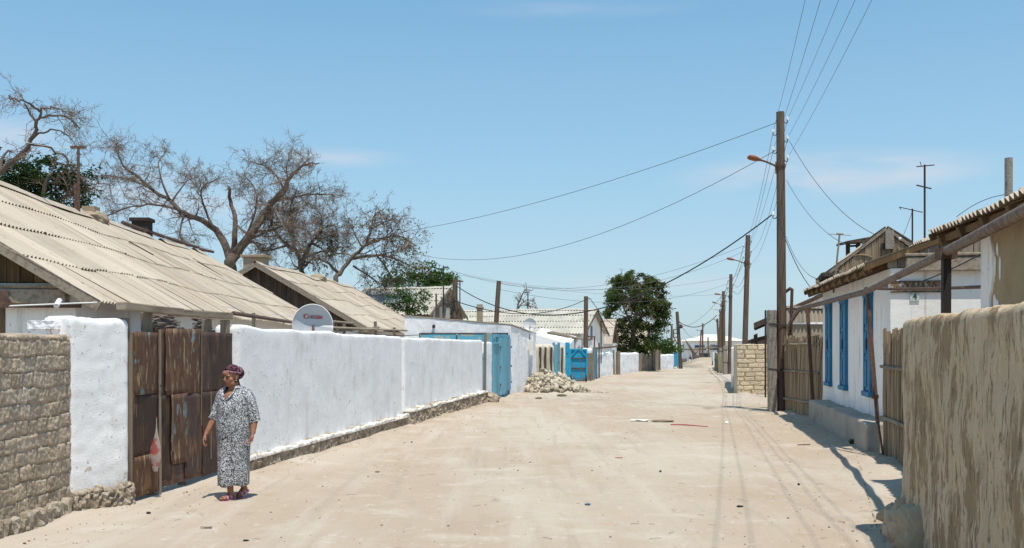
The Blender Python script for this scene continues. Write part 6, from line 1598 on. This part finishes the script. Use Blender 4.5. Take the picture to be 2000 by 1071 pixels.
# ------------------------------------------------------------------ far end of the lane
def far_building():
    Y = 225; a = at(1350, Y); b = at(1452, Y); e = thing('white_building', 'two-storey white building with a pale hipped roof closing the far end of the lane', 'building', a)
    W = b.x - a.x; H = at(1350, Y, 666).z - a.z; d = MB(); d.box((W / 2, 6, H / 2 - .3), (W, 12, H + .6)); d.build('wall', M['far_white'], e)
    d = MB(); rt = at(1350, Y, 653).z - a.z
    q = [(-.6, -.6, H), (W + .6, -.6, H), (W + .6, 12.6, H), (-.6, 12.6, H), (4.2, 6, rt), (W - 4.2, 6, rt)]; idx = [d.add(p) for p in q]
    for f in ((0, 1, 5, 4), (1, 2, 5), (2, 3, 4, 5), (3, 0, 4), (3, 2, 1, 0)): d.f.append(tuple(idx[i] for i in f))
    d.build('roof', M['far_roof'], e); d = MB(); d.box((W / 2, -.05, H - .1), (W + .2, .12, .25)); d.build('cornice', M['cream'], e)
    for px, w in ((1362.5, 1.0), (1374, 1.0), (1395, 1.9)):
        x = at(px, Y).x - a.x; d = MB(); d.box((x, -.02, H - 1.75), (w + .0, .08, 1.25)); wn = d.build('window', M['glass'], e); d = MB(); d.box((x, -.03, H - 1.75), (w + .3, .05, 1.5)); d.build('frame', M['blue_window'], wn)
        wn.location.y = -.05
far_building()
Y = 182; a = at(1353, Y); e = thing('low_shed', 'low white shed with a flat dark roof edge in front of the far building', 'shed', a); W = at(1400, Y).x - a.x; H = at(1353, Y, 684).z - a.z
d = MB(); d.box((W / 2, 3, H / 2 - .3), (W, 6, H + .6)); d.build('wall', M['far_white'], e); d = MB(); d.beam((-.3, 2.6, H + .1), (W, 2.6, H + .5), 7, .22); d.build('roof', M['wood'], e); d = MB(); d.box((W * .5, -.05, H * .52), (.9 * 2, .1, 1.3)); d.build('doorway', M['glass'], e)
d = MB(); d.box((0, 0, 1.0), (.3, .3, 5)); 
for k, (px0, px1, pyt, Y, mat, lab, nm, cat) in enumerate(((1331, 1349, 677, 330, 'far_white', 'long pale low building far off to the left of the lane end', 'distant_building', 'building'), (1200, 1320, 678, 300, 'cream', 'pale distant building glimpsed beneath the green tree', 'distant_building', 'building'))):
    a = at(px0, Y); b = at(px1, Y); H = at(px0, Y, pyt).z - a.z; d = MB(); d.box(((b.x - a.x) / 2, 4, H / 2 - .2), (b.x - a.x, 8, H + .4)); e = thing(nm, lab, cat, a); d.build('wall', M[mat], e)
    d = MB(); d.box(((b.x - a.x) / 2, 4, H + .1), (b.x - a.x + .6, 8.6, .25)); d.build('roof', M['far_roof'], e)
    d = MB(); 
    for i in range(4): d.box(((b.x - a.x) * (i + .5) / 4, -.03, H * .55), (.8, .06, 1.0))
    d.build('window_row', M['glass'], e)
# fences, gates and mounds of the lane's right side
def slat_fence(label, p0, p1, H, mat, w=.3, seed=1, name='plank_fence'):
    rz, L = line_frame(p0, p1); e = thing(name, label, 'fence', (*p0, gz(p0[1])), rz); d = MB(); rg = random.Random(seed); x = 0
    while x < L: d.cur = rg.random(); ww = w * rg.uniform(.6, 1.2); d.beam((x, 0, -.3), (x + rg.gauss(0, .04), 0, H * rg.uniform(.82, 1.1)), .06, ww * .92, up=(1, 0, 0)); x += ww
    d.build('boards', M[mat], e)
    d = MB(); d.beam((0, -.06, H * .6), (L, -.06, H * .6), .05, .1); d.build('rail', M[mat], e)
pa, pb_ = at(1412, 84), at(1402.5, 92); rz, L = line_frame((pb_.x, pb_.y), (pa.x, pa.y))
e = thing('yellow_gate', 'pale yellow metal gate beside the fourth utility pole', 'gate', pb_, rz); d = MB(); d.box((L / 2, 0, .85), (L, .05, 1.55)); d.build('panel', M['yellow'], e); d = MB(); d.box((0, 0, .8), (.2, .2, 1.9)); d.box((L, 0, .8), (.2, .2, 1.9)); d.build('post', M['wood'], e)
pa, pb_ = at(1402, 96), at(1396, 118); slat_fence('dark brown plank fence left of the pale yellow gate', (pb_.x, pb_.y), (pa.x, pa.y), 1.75, 'wood', .5, 2)
pa, pb_ = at(1395, 122), at(1390, 140); rz, L = line_frame((pb_.x, pb_.y), (pa.x, pa.y)); e = thing('pale_gate', 'pale bluish metal gate far along the right side of the lane', 'gate', pb_, rz); d = MB(); d.box((L / 2, 0, 1.0), (L, .06, 2.0)); d.build('panel', M['dish'], e); d = MB(); d.box((L, 0, 1.0), (.25, .25, 2.3)); d.build('post', M['far_white'], e)
pa, pb_ = at(1376, 168), at(1356, 186); slat_fence('far dark picket fence in front of the low shed', (pb_.x, pb_.y), (pa.x, pa.y), 1.6, 'wood', .6, 3)
d = MB(); d.tube([(0, 0, -.2), (-.2, 0, 2.0), (-1.2, 0, 3.6), (-1.7, 0, 4.4)], [.35, .3, .14, .05], 7); d.tube([(-.1, 0, 1.6), (.5, 0, 2.3)], [.2, .06], 6); tag(d.build('dead_stump', M['bark'], loc=at(1357, 176)), 'forked dead stump left of the far picket fence', 'stump')
for px, Y, rx, ry, h_, lab in ((1383, 150, 3.4, 8, 1.35, 'grey dirt mound at the foot of the far picket fence'), (1386, 128, 3.0, 9, .95, 'pale sand mound in front of the pale bluish gate')):
    d = MB(); d.ball((0, 0, -.1), (rx, ry, h_), 20, 10, fn=lambda v: 1 + .2 * nz(v.x, v.y, v.z, 2)); tag(d.build('sand_mound', M['sand'] if Y == 128 else M['mud'], loc=at(px, Y), smooth=True), lab, 'mound')
d = MB(); d.box((0, 0, 1.), (.12, .12, 5.2)); d.box((0, 0, 3.6), (1.2, .1, .12)); tag(d.build('far_mast', M['wood'], loc=at(1390.5, 190)), 'thin far mast with a crossbar before the roof of the white building', 'mast')
d = MB(); d.box((0, 0, 1.), (.16, .16, 5.0)); d.box((.5, 0, 3.5), (.9, .2, .16)); tag(d.build('far_lamp', M['far_roof'], loc=at(1377.5, 188)), 'pale far lamp mast before the white building', 'mast')
# low dark fence line and scrub behind the white walls
pa, pb_ = at(1352, 215), at(1325, 205); slat_fence('dusty low hedge-like fence across the far end of the lane', (pb_.x, pb_.y), (pa.x, pa.y), .9, 'wood', .5, 5)
# litter on the road
def scrap(name, label, px, py, size, mat, flat=True, seed=1, cat='litter'):
    rg = random.Random(seed); p = onground(px, py, .004); d = MB(); size = tuple(q * (.7 if max(size) < .2 else 1) for q in size)
    if flat:
        rows = [[((i / 6 - .5) * size[0] * (1 + .15 * nz(i, j, seed, .9)), (j / 4 - .5) * size[1] * (1 + .2 * nz(i, j, seed + 5, .9)), size[2] * (.5 + .5 * nz(i, j, seed, .6))) for i in range(7)] for j in range(5)]
        d.grid(rows)
    else: d.ball((0, 0, size[2] * .3), (size[0] / 2, size[1] / 2, size[2] / 2), 10, 7, fn=lambda v: 1 + .4 * nz(v.x, v.y, v.z + seed, 2))
    o = d.build(name, M[mat], loc=p, rz=rg.uniform(-.4, .4)); tag(o, label, cat)
    if flat: s_ = o.modifiers.new('t', 'SOLIDIFY'); s_.thickness = .006
scrap('cardboard_scrap', 'flat white scrap lying in the middle of the road', 1250, 822, (.38, .3, .05), 'paper')
scrap('plaster_lump', 'small white lump on the road near the red stick', 1420, 828, (.16, .12, .10), 'paper', False, 2)
scrap('blue_litter', 'small crumpled dark blue scrap in the road foreground', 1148, 989, (.10, .07, .03), 'blue_scrap', False, 3)
scrap('black_litter', 'small black scrap on the ground in front of the gate', 290, 1004, (.08, .05, .03), 'black_scrap', False, 4)
scrap('dry_leaf', 'curled dry leaf in the left foreground sand', 403, 1034, (.15, .05, .03), 'debris', True, 5)
scrap('dry_leaf', 'dark dry leaf near the bottom edge, left of centre', 480, 1059, (.07, .05, .02), 'black_scrap', False, 6)
scrap('red_litter', 'small pinkish red scrap in the road centre', 1209, 895, (.16, .05, .02), 'red_scrap', True, 7)
scrap('dark_clod', 'dark clod just below the rubble heap', 1052, 779, (.24, .2, .08), 'debris', False, 8)
scrap('dark_clod', 'pair of brown clods in front of the rubble heap tip', 1097, 775, (.4, .2, .1), 'debris', False, 9)
scrap('plastic_scrap', 'thin white plastic scrap in front of the hand cart', 1123, 753, (.45, .3, .1), 'paper', True, 10)
scrap('brown_chip', 'dark brown chip on the sand by the wall footing', 737, 923, (.10, .05, .03), 'debris', False, 11)
scrap('black_chip', 'small black chip on the road right of the wall footing', 804, 866, (.05, .04, .03), 'black_scrap', False, 12)
scrap('white_chip', 'tiny white chip on the road below the stone footing', 895, 821, (.09, .05, .03), 'paper', False, 13)
scrap('stone', 'small dark stone in the road right of centre', 1290, 921, (.05, .04, .04), 'black_scrap', False, 14)
scrap('stone', 'dark stone in the lower right of the road', 1560, 950, (.05, .04, .04), 'black_scrap', False, 15)
scrap('rag', 'dark twisted rag in the lower road', 1445, 990, (.11, .04, .03), 'black_scrap', False, 16)
scrap('dark_debris', 'dark patch of crumbled debris beside the white scrap', 1295, 823, (.55, .35, .05), 'debris', False, 17)
p = onground(1310, 830, .012); q = onground(1383, 834, .012); d = MB(); d.tube([Vector((0, 0, 0)), (q - p) * .4 + Vector((0, .05, .01)), q - p], [.012, .016, .009], 5); tag(d.build('stick', M['red_scrap'], loc=p), 'thin reddish stick lying across the road', 'stick')
p = onground(1558, 871, .012); q = onground(1582, 870, .012); d = MB(); d.tube([Vector((0, 0, 0)), q - p, q - p + Vector((-.03, -.08, 0))], .008, 5); tag(d.build('wire_piece', M['iron'], loc=p), 'short bent wire piece on the road near the concrete ledge', 'wire')

# distant walker
def walker():
    Y = 182; p = at(1348, Y); d = MB(); s = .95
    d.tube([(0, 0, .1), (0, 0, .45), (0, 0, .85), (0, 0, 1.05), (0, 0, 1.25), (0, 0, 1.33), (0, 0, 1.38)], [.10, .13, .15, .13, .17, .1, .05], 10)
    d.tube([(-.18, 0, 1.27), (-.26, 0, 1.0), (-.22, -.06, .75)], [.06, .05, .035], 7); d.tube([(.18, 0, 1.27), (.27, .03, 1.0), (.25, .0, .75)], [.06, .05, .035], 7)
    d.tube([(-.07, 0, .5), (-.07, -.05, .05), (-.07, -.15, .02)], [.07, .05, .03], 7); d.tube([(.07, 0, .5), (.07, .1, .05), (.07, .02, .02)], [.07, .05, .03], 7); d.ball((0, 0, 1.5), (.09, .1, .125), 10, 8)
    o = d.build('person', M['skin'], loc=p, smooth=True); r_ = o.modifiers.new('one', 'REMESH'); r_.mode = 'VOXEL'; r_.voxel_size = .03
    tag(o, 'tiny far walker in a pale skirt at the end of the lane', 'person')
    d = MB(); d.tube([(0, 0, .3), (0, 0, .6), (0, 0, .9)], [.26, .22, .17], 10); d.build('skirt', M['plaster'], o); d = MB(); d.tube([(0, 0, .88), (0, 0, 1.1), (0, 0, 1.31)], [.17, .17, .2], 10); d.build('shirt', M['scarf'], o)
    d = MB(); d.ball((0, .02, 1.54), (.1, .11, .11), 10, 8); d.build('hair', M['eye'], o)
walker()
# ------------------------------------------------------------------ the woman
def woman():
    p = onground(458, 975); yaw = R(-18)
    root = thing('person', 'elderly woman in a black and white patterned dress and maroon headscarf walking past the gate', 'person', (p.x, p.y, ground_z(p.x, p.y)), yaw)
    H = Vector
    b = MB()
    # trunk, neck
    b.tube([(0, 0, .72), (0, .0, .85), (0, -.01, 1.0), (0, -.012, 1.12), (0, -.005, 1.19), (0, .0, 1.235), (0, -.005, 1.265), (0, -.02, 1.30), (0, -.03, 1.34)], [.10, .15, .145, .145, .126, .096, .070, .058, .060], 18)
    b.tube([(-.155, .01, 1.195), (0, .005, 1.215), (.155, .01, 1.195)], [.052, .078, .052], 14)
    # head, chin towards the photo's left
    hc = H((-.008, -.055, 1.400)); tilt = Matrix.Rotation(R(-14), 3, 'Z') @ Matrix.Rotation(R(9), 3, 'X')
    T = lambda v: hc + tilt @ H(v)
    b.ball(T((0, .018, .03)), (.074, .092, .088), 24, 16); b.ball(T((0, -.03, -.035)), (.062, .062, .072), 20, 14); b.ball(T((0, -.045, -.082)), (.040, .036, .026), 14, 10)
    for s in (-1, 1):
        b.ball(T((s * .040, -.050, -.022)), (.028, .026, .028), 12, 8); b.ball(T((s * .045, -.035, -.070)), (.022, .03, .026), 12, 8)
        b.ball(T((s * .074, .012, -.012)), (.010, .020, .034), 12, 8); b.ball(T((s * .030, -.074, .026)), (.026, .012, .009), 12, 8)
    b.tube([T((0, -.076, .022)), T((0, -.092, -.005)), T((0, -.104, -.024))], [.009, .012, .015], 8); b.ball(T((0, -.090, -.030)), (.021, .014, .011), 12, 8)
    b.ball(T((0, -.078, -.052)), (.025, .014, .010), 12, 8); b.ball(T((0, -.076, -.066)), (.022, .014, .009), 12, 8)
    b.ball(T((0, -.066, .052)), (.05, .024, .03), 14, 10)
    # legs and feet
    def leg(hip, knee, ank, heel, ball_, toe, s):
        hip, knee, ank, heel, ball_, toe = map(H, (hip, knee, ank, heel, ball_, toe))
        b.tube([hip, hip.lerp(knee, .5), knee, knee.lerp(ank, .3), knee.lerp(ank, .75), ank], [.085, .075, .055, .057, .042, .035], 14)
        b.tube([heel, heel.lerp(ball_, .4) + H((0, 0, .012)), ball_, ball_.lerp(toe, .6)], [.030, .034, .034, .026], 12); b.tube([ank, heel.lerp(ball_, .25)], [.035, .033], 10)
        d = (toe - ball_).normalized(); sd = d.cross(H((0, 0, 1))).normalized()
        for k, (o_, l_, r_) in enumerate(((-.026, .052, .012), (-.009, .048, .009), (.006, .042, .0085), (.019, .034, .008), (.030, .026, .0075))):
            q = ball_ + sd * o_ * s + d * .012; b.tube([q, q + d * l_ * .6 + H((0, 0, .002)), q + d * l_], [r_, r_, r_ * .75], 8)
    leg((-.085, 0, .76), (-.055, -.07, .43), (-.015, -.055, .10), (-.015, -.01, .038), (-.027, -.145, .036), (-.035, -.22, .024), -1)
    leg((.085, 0, .76), (.06, .01, .43), (.02, .15, .15), (.02, .195, .105), (.018, .08, .045), (.016, .025, .022), 1)
    # arms and hands
    def arm(sh, el, wr, hand_dir, palm_n, s, curl):
        sh, el, wr = map(H, (sh, el, wr)); hd = H(hand_dir).normalized(); pn = H(palm_n); pn = (pn - hd * pn.dot(hd)).normalized(); ac = hd.cross(pn) * s
        b.tube([sh, sh.lerp(el, .5), el, el.lerp(wr, .25), el.lerp(wr, .7), wr], [.058, .052, .043, .045, .034, .027], 14)
        pc = wr + hd * .045
        for k in (-1.5, -.5, .5, 1.5): b.tube([wr + ac * k * .008, wr + hd * .045 + ac * k * .0155, wr + hd * .085 + ac * k * .0185], [.017, .0165, .0125], 10)
        for k, (l_, r_) in enumerate(((.070, .0088), (.078, .0092), (.072, .0088), (.058, .0078))):
            o_ = (1.5 - k); q = wr + hd * .078 + ac * o_ * .0185; d = hd.copy(); pts = [q]; rr = [r_ * 1.1]
            for j in range(3):
                d = (d * math.cos(curl * (1 + .12 * k)) + pn * math.sin(curl * (1 + .12 * k))); nd = d.normalized()
                pts.append(pts[-1] + nd * l_ * (.42, .33, .25)[j]); rr.append(r_ * (1., .92, .75)[j])
                pn = (pn - nd * pn.dot(nd)).normalized() if j < 2 else pn
            b.tube(pts, rr, 9)
            pn = H(palm_n); pn = (pn - hd * pn.dot(hd)).normalized()
        q = wr + hd * .028 + ac * .024; td = (hd * .75 + ac * .45 + pn * .45).normalized(); b.tube([wr + hd * .012 + ac * .012, q, q + td * .030, q + td * .030 + (hd * .85 + pn * .45).normalized() * .030], [.014, .0135, .011, .009], 9)
    arm((-.155, .0, 1.195), (-.235, -.02, .945), (-.285, -.13, .75), (-.16, -.30, -1), (.9, .3, 0), 1, .30)
    arm((.155, .02, 1.195), (.222, .065, .945), (.248, -.01, .755), (-.02, -.25, -1), (-.75, -.55, 0), -1, .50)
    body = b.build('body', M['skin'], root, smooth=True)
    r_ = body.modifiers.new('one_surface', 'REMESH'); r_.mode = 'VOXEL'; r_.voxel_size = .0052; r_.use_smooth_shade = True
    s_ = body.modifiers.new('soften', 'SMOOTH'); s_.factor = .5; s_.iterations = 2
    # eyes, brows, mouth line
    for s in (-1, 1):
        d = MB(); d.ball(T((s * .029, -.0835, .008)), (.0145, .006, .0045), 12, 8); d.build('eye', M['eye'], root, smooth=True)
        d = MB(); d.tube([T((s * .012, -.089, .026)), T((s * .030, -.090, .032)), T((s * .050, -.077, .024))], [.003, .004, .002], 6); d.build('eyebrow', M['brow'], root)
    d = MB(); d.tube([T((-.026, -.081, -.062)), T((-.01, -.093, -.058)), T((.01, -.093, -.058)), T((.026, -.081, -.063))], [.002, .004, .004, .002], 6); d.build('mouth', M['lip'], root)
    # dress: lofted rings with folds, V neck and loose sleeves
    n = 72; rows = []
    prof = [(.165, .160, .138), (.30, .168, .145), (.45, .177, .150), (.60, .187, .158), (.75, .194, .165), (.88, .194, .168), (1.0, .188, .167), (1.10, .182, .164), (1.17, .178, .150), (1.215, .160, .125), (1.245, .132, .100), (1.272, .090, .078), (1.292, .074, .070)]
    lev = []
    for i in range(len(prof) - 1):
        for k in range(4): t = k / 4; lev.append(tuple(prof[i][j] + (prof[i + 1][j] - prof[i][j]) * t for j in range(3)))
    lev.append(prof[-1])
    for z, rx, ry in lev:
        row = []
        for j in range(n + 1):
            a = 2 * math.pi * (j % n) / n; ca, sa = math.cos(a), math.sin(a)
            fold = max(0, 1 - (z - .165) / .95); up = sm((z - 1.1) / .12)
            q = 1 + fold * (.050 * math.sin(7 * a + 1.3 + z * 1.2) + .030 * math.sin(13 * a + z * 2.5) + .035 * nz(ca * 1.3, sa * 1.3, z * .8, 2.2)) + .012 * nz(ca * 2, sa * 2, z * 3, 3)
            bust = .022 * math.exp(-((z - 1.05) / .09) ** 2) * max(0, -sa) ** 1.5 * (1 + .25 * math.cos(2 * (a + math.pi / 2) * 2)); belly = .02 * math.exp(-((z - .85) / .14) ** 2) * max(0, -sa)
            zz = z
            walk = .05 * (1 - sm((z - .165) / .5)) * (-max(0, -sa) * (1 if ca < 0.2 else .2) + .9 * max(0, sa) * (1 if ca > -.2 else .4))
            sh_lift = 0
            row.append((rx * q * ca - .01, ry * q * sa - bust - belly + walk + (.0), zz + (.012 * math.sin(5 * a) * fold if z < .18 else 0)))
        rows.append([H(q) for q in row])
    i0 = max(i for i, l in enumerate(lev) if l[0] <= 1.135)
    for i in range(i0 + 1, len(lev)):
        w_ = .80 * ((lev[i][0] - lev[i0][0]) / (lev[-1][0] - lev[i0][0])) ** .8
        for j in range(n + 1):
            f_ = max(0, 1 - abs(2 * math.pi * (j % n) / n - 1.5 * math.pi) / w_); rows[i][j] = rows[i][j].lerp(rows[i0][j] + H((0, -.002, 0)), f_)
    d = MB(); d.grid(rows); dr = d.build('dress', M['dress'], root, smooth=True); sd_ = dr.modifiers.new('cloth', 'SOLIDIFY'); sd_.thickness = .004; sd_.offset = 1
    def sleeve(pts, rad, seed):
        m_ = MB(); pts = smooth_line(pts, 5); k = len(pts) - 1; rows = []
        for i, q in enumerate(pts):
            t = i / k; dd = (pts[min(i + 1, k)] - pts[max(i - 1, 0)]).normalized(); u = dd.cross(H((0, 1, 0))).normalized(); v = dd.cross(u)
            r0 = rad[0] + (rad[1] - rad[0]) * t
            rows.append([q + (u * math.cos(2 * math.pi * j / 28) + v * math.sin(2 * math.pi * j / 28)) * r0 * (1 + .07 * math.sin(4 * 2 * math.pi * j / 28 + 5 * t + seed) * (.4 + t) + .06 * nz(t * 5, math.cos(2 * math.pi * j / 28), seed, 1.6)) for j in range(29)])
        m_.grid(rows); o = m_.build('sleeve', M['dress'], root, smooth=True); q = o.modifiers.new('cloth', 'SOLIDIFY'); q.thickness = .004; q.offset = 1
        c = MB(); c.tube([Vector(x) for x in rows[-1]], .009, 6, cap=False); c.build('cuff', M['dress'], o, smooth=True)
    sleeve([H((-.08, .0, 1.215)), H((-.150, .0, 1.178)), H((-.195, -.005, 1.06)), H((-.245, -.03, .915))], (.076, .058), 1.)
    sleeve([H((.08, .01, 1.215)), H((.150, .02, 1.178)), H((.192, .04, 1.06)), H((.230, .060, .895))], (.076, .060), 2.)
    # collar following the V
    top = [H(q) for q in rows[-1]]
    c = MB(); cr = []
    for j, q in enumerate(top):
        a = 2 * math.pi * (j % n) / n; out = H((math.cos(a), math.sin(a), 0)); fr = sm(max(0, 1 - abs(a - 1.5 * math.pi) / .3))
        w = .040; fr = sm(max(0, 1 - abs(a - 1.5 * math.pi) / .9)); sx = 1 if q.x > top[54].x else -1; od = (out * (1 - fr) + H((sx * .75, -.35, .35)) * fr).normalized(); end = sm(abs(a - 1.5 * math.pi) / .12)
        cr.append([q + H((0, -.003, .008 * (1 - fr))), q + od * (.45 * w * end) + H((0, -.012 * fr, .006 - .1 * w)), q + od * (w * end) + H((0, -.008 * fr, -.55 * w * (1 - .5 * fr)))])
    c.grid(cr); o = c.build('collar', M['dress'], root, smooth=True); q = o.modifiers.new('cloth', 'SOLIDIFY'); q.thickness = .005
    # hair and headscarf
    d = MB(); d.ball(T((0, .020, .034)), (.0775, .0945, .0905), 24, 16, m=None); 
    hair = d.build('hair', M['hair'], root, smooth=True)
    keep = [f for f in d.f if all((H(d.v[i]) - T((0, 0, 0))).dot(tilt @ H((0, .80, .45))) > .006 for i in f)]
    me = hair.data; me.clear_geometry(); me.from_pydata(d.v, [], keep); me.update(); me.materials.append(M['hair']) if not me.materials else None
    me.polygons.foreach_set('use_smooth', [True] * len(me.polygons))
    d = MB(); d.ball(T((0, .03, .045)), (.083, .100, .088), 32, 20, fn=lambda v: 1 + .03 * nz(v.x, v.y, v.z, 4) + .015 * math.sin(9 * v.z + 5 * v.x))
    keep = [f for f in d.f if all((H(d.v[i]) - T((0, .0, .0))).dot(tilt @ H((0, .66, .75))) > .030 for i in f)]
    d.f = keep
    sc = d.build('headscarf', M['scarf'], root, smooth=True); q = sc.modifiers.new('cloth', 'SOLIDIFY'); q.thickness = .006; q.offset = 1
    d = MB(); d.ball(T((.014, .098, .026)), (.070, .068, .072), 20, 14, m=tilt, fn=lambda v: 1 + .10 * nz(v.x, v.y, v.z, 3) + .03 * math.sin(8 * v.x)); d.build('scarf_bun', M['scarf'], sc, smooth=True)
    d = MB(); d.grid([[T((-.02 + .05 * j / 4, .095 + .01 * math.sin(3 * t + j), -.02 - .12 * t)) for j in range(5)] for t in [i / 6 for i in range(7)]]); o = d.build('scarf_tail', M['scarf'], sc, smooth=True); q = o.modifiers.new('cloth', 'SOLIDIFY'); q.thickness = .005
    d = MB(); d.tube([T((.083 * math.cos(R(a)), .03 - .098 * math.sin(R(a)), .072 - .03 * (1 - math.sin(R(a))))) for a in range(-20, 201, 10)], .0125, 8); d.build('scarf_band', M['scarf_band'], sc, smooth=True)
    # sandals
    def sandal(heel, ball_, toe, s):
        heel, ball_, toe = map(H, (heel, ball_, toe)); d = (toe - heel); u = d.normalized(); sd = u.cross(H((0, 0, 1))).normalized(); up = sd.cross(u)
        m_ = MB(); L_ = d.length + .03; top_ = []; bot = []
        prof = [(0, .02), (.06, .034), (.3, .036), (.55, .040), (.78, .046), (.92, .036), (1, .012)]
        for t, w in prof:
            c_ = heel - u * .02 + u * L_ * t
            if t > .6: c_ = (ball_ + (toe - ball_).normalized() * (L_ * (t - .6)) + H((0, 0, 0)))
            for o_, z in ((-1, 0), (1, 0), (1, -.018), (-1, -.018)): (top_.append(m_.add(c_ + sd * w * o_ + up * (z - .030))))
        for i in range(len(prof) - 1):
            A_, B_ = top_[i * 4:i * 4 + 4], top_[i * 4 + 4:i * 4 + 8]
            for j in range(4): m_.f.append((A_[j], A_[(j + 1) % 4], B_[(j + 1) % 4], B_[j]))
        m_.f.append(tuple(top_[:4])); m_.f.append(tuple(reversed(top_[-4:])))
        o = m_.build('sandal', M['sandal'], root); recalc(o)
        st = MB()
        for c_, r2, tl in ((ball_, .040, 0), (heel.lerp(ball_, .5), .038, .3)):
            rows = [[c_ + u * (k * .013 + tl * .02 * math.sin(R(a))) + sd * r2 * math.cos(R(a)) + up * (r2 * 1.02 * math.sin(R(a)) - .012) for a in range(-15, 196, 15)] for k in (-1, 0, 1)]
            st.grid(rows)
        q = st.build('strap', M['sandal'], o, smooth=True); k_ = q.modifiers.new('t', 'SOLIDIFY'); k_.thickness = .004
    sandal((-.015, -.01, .044), (-.027, -.145, .040), (-.035, -.22, .030), -1)
    sandal((.02, .195, .105), (.018, .08, .047), (.016, .025, .028), 1)
woman()
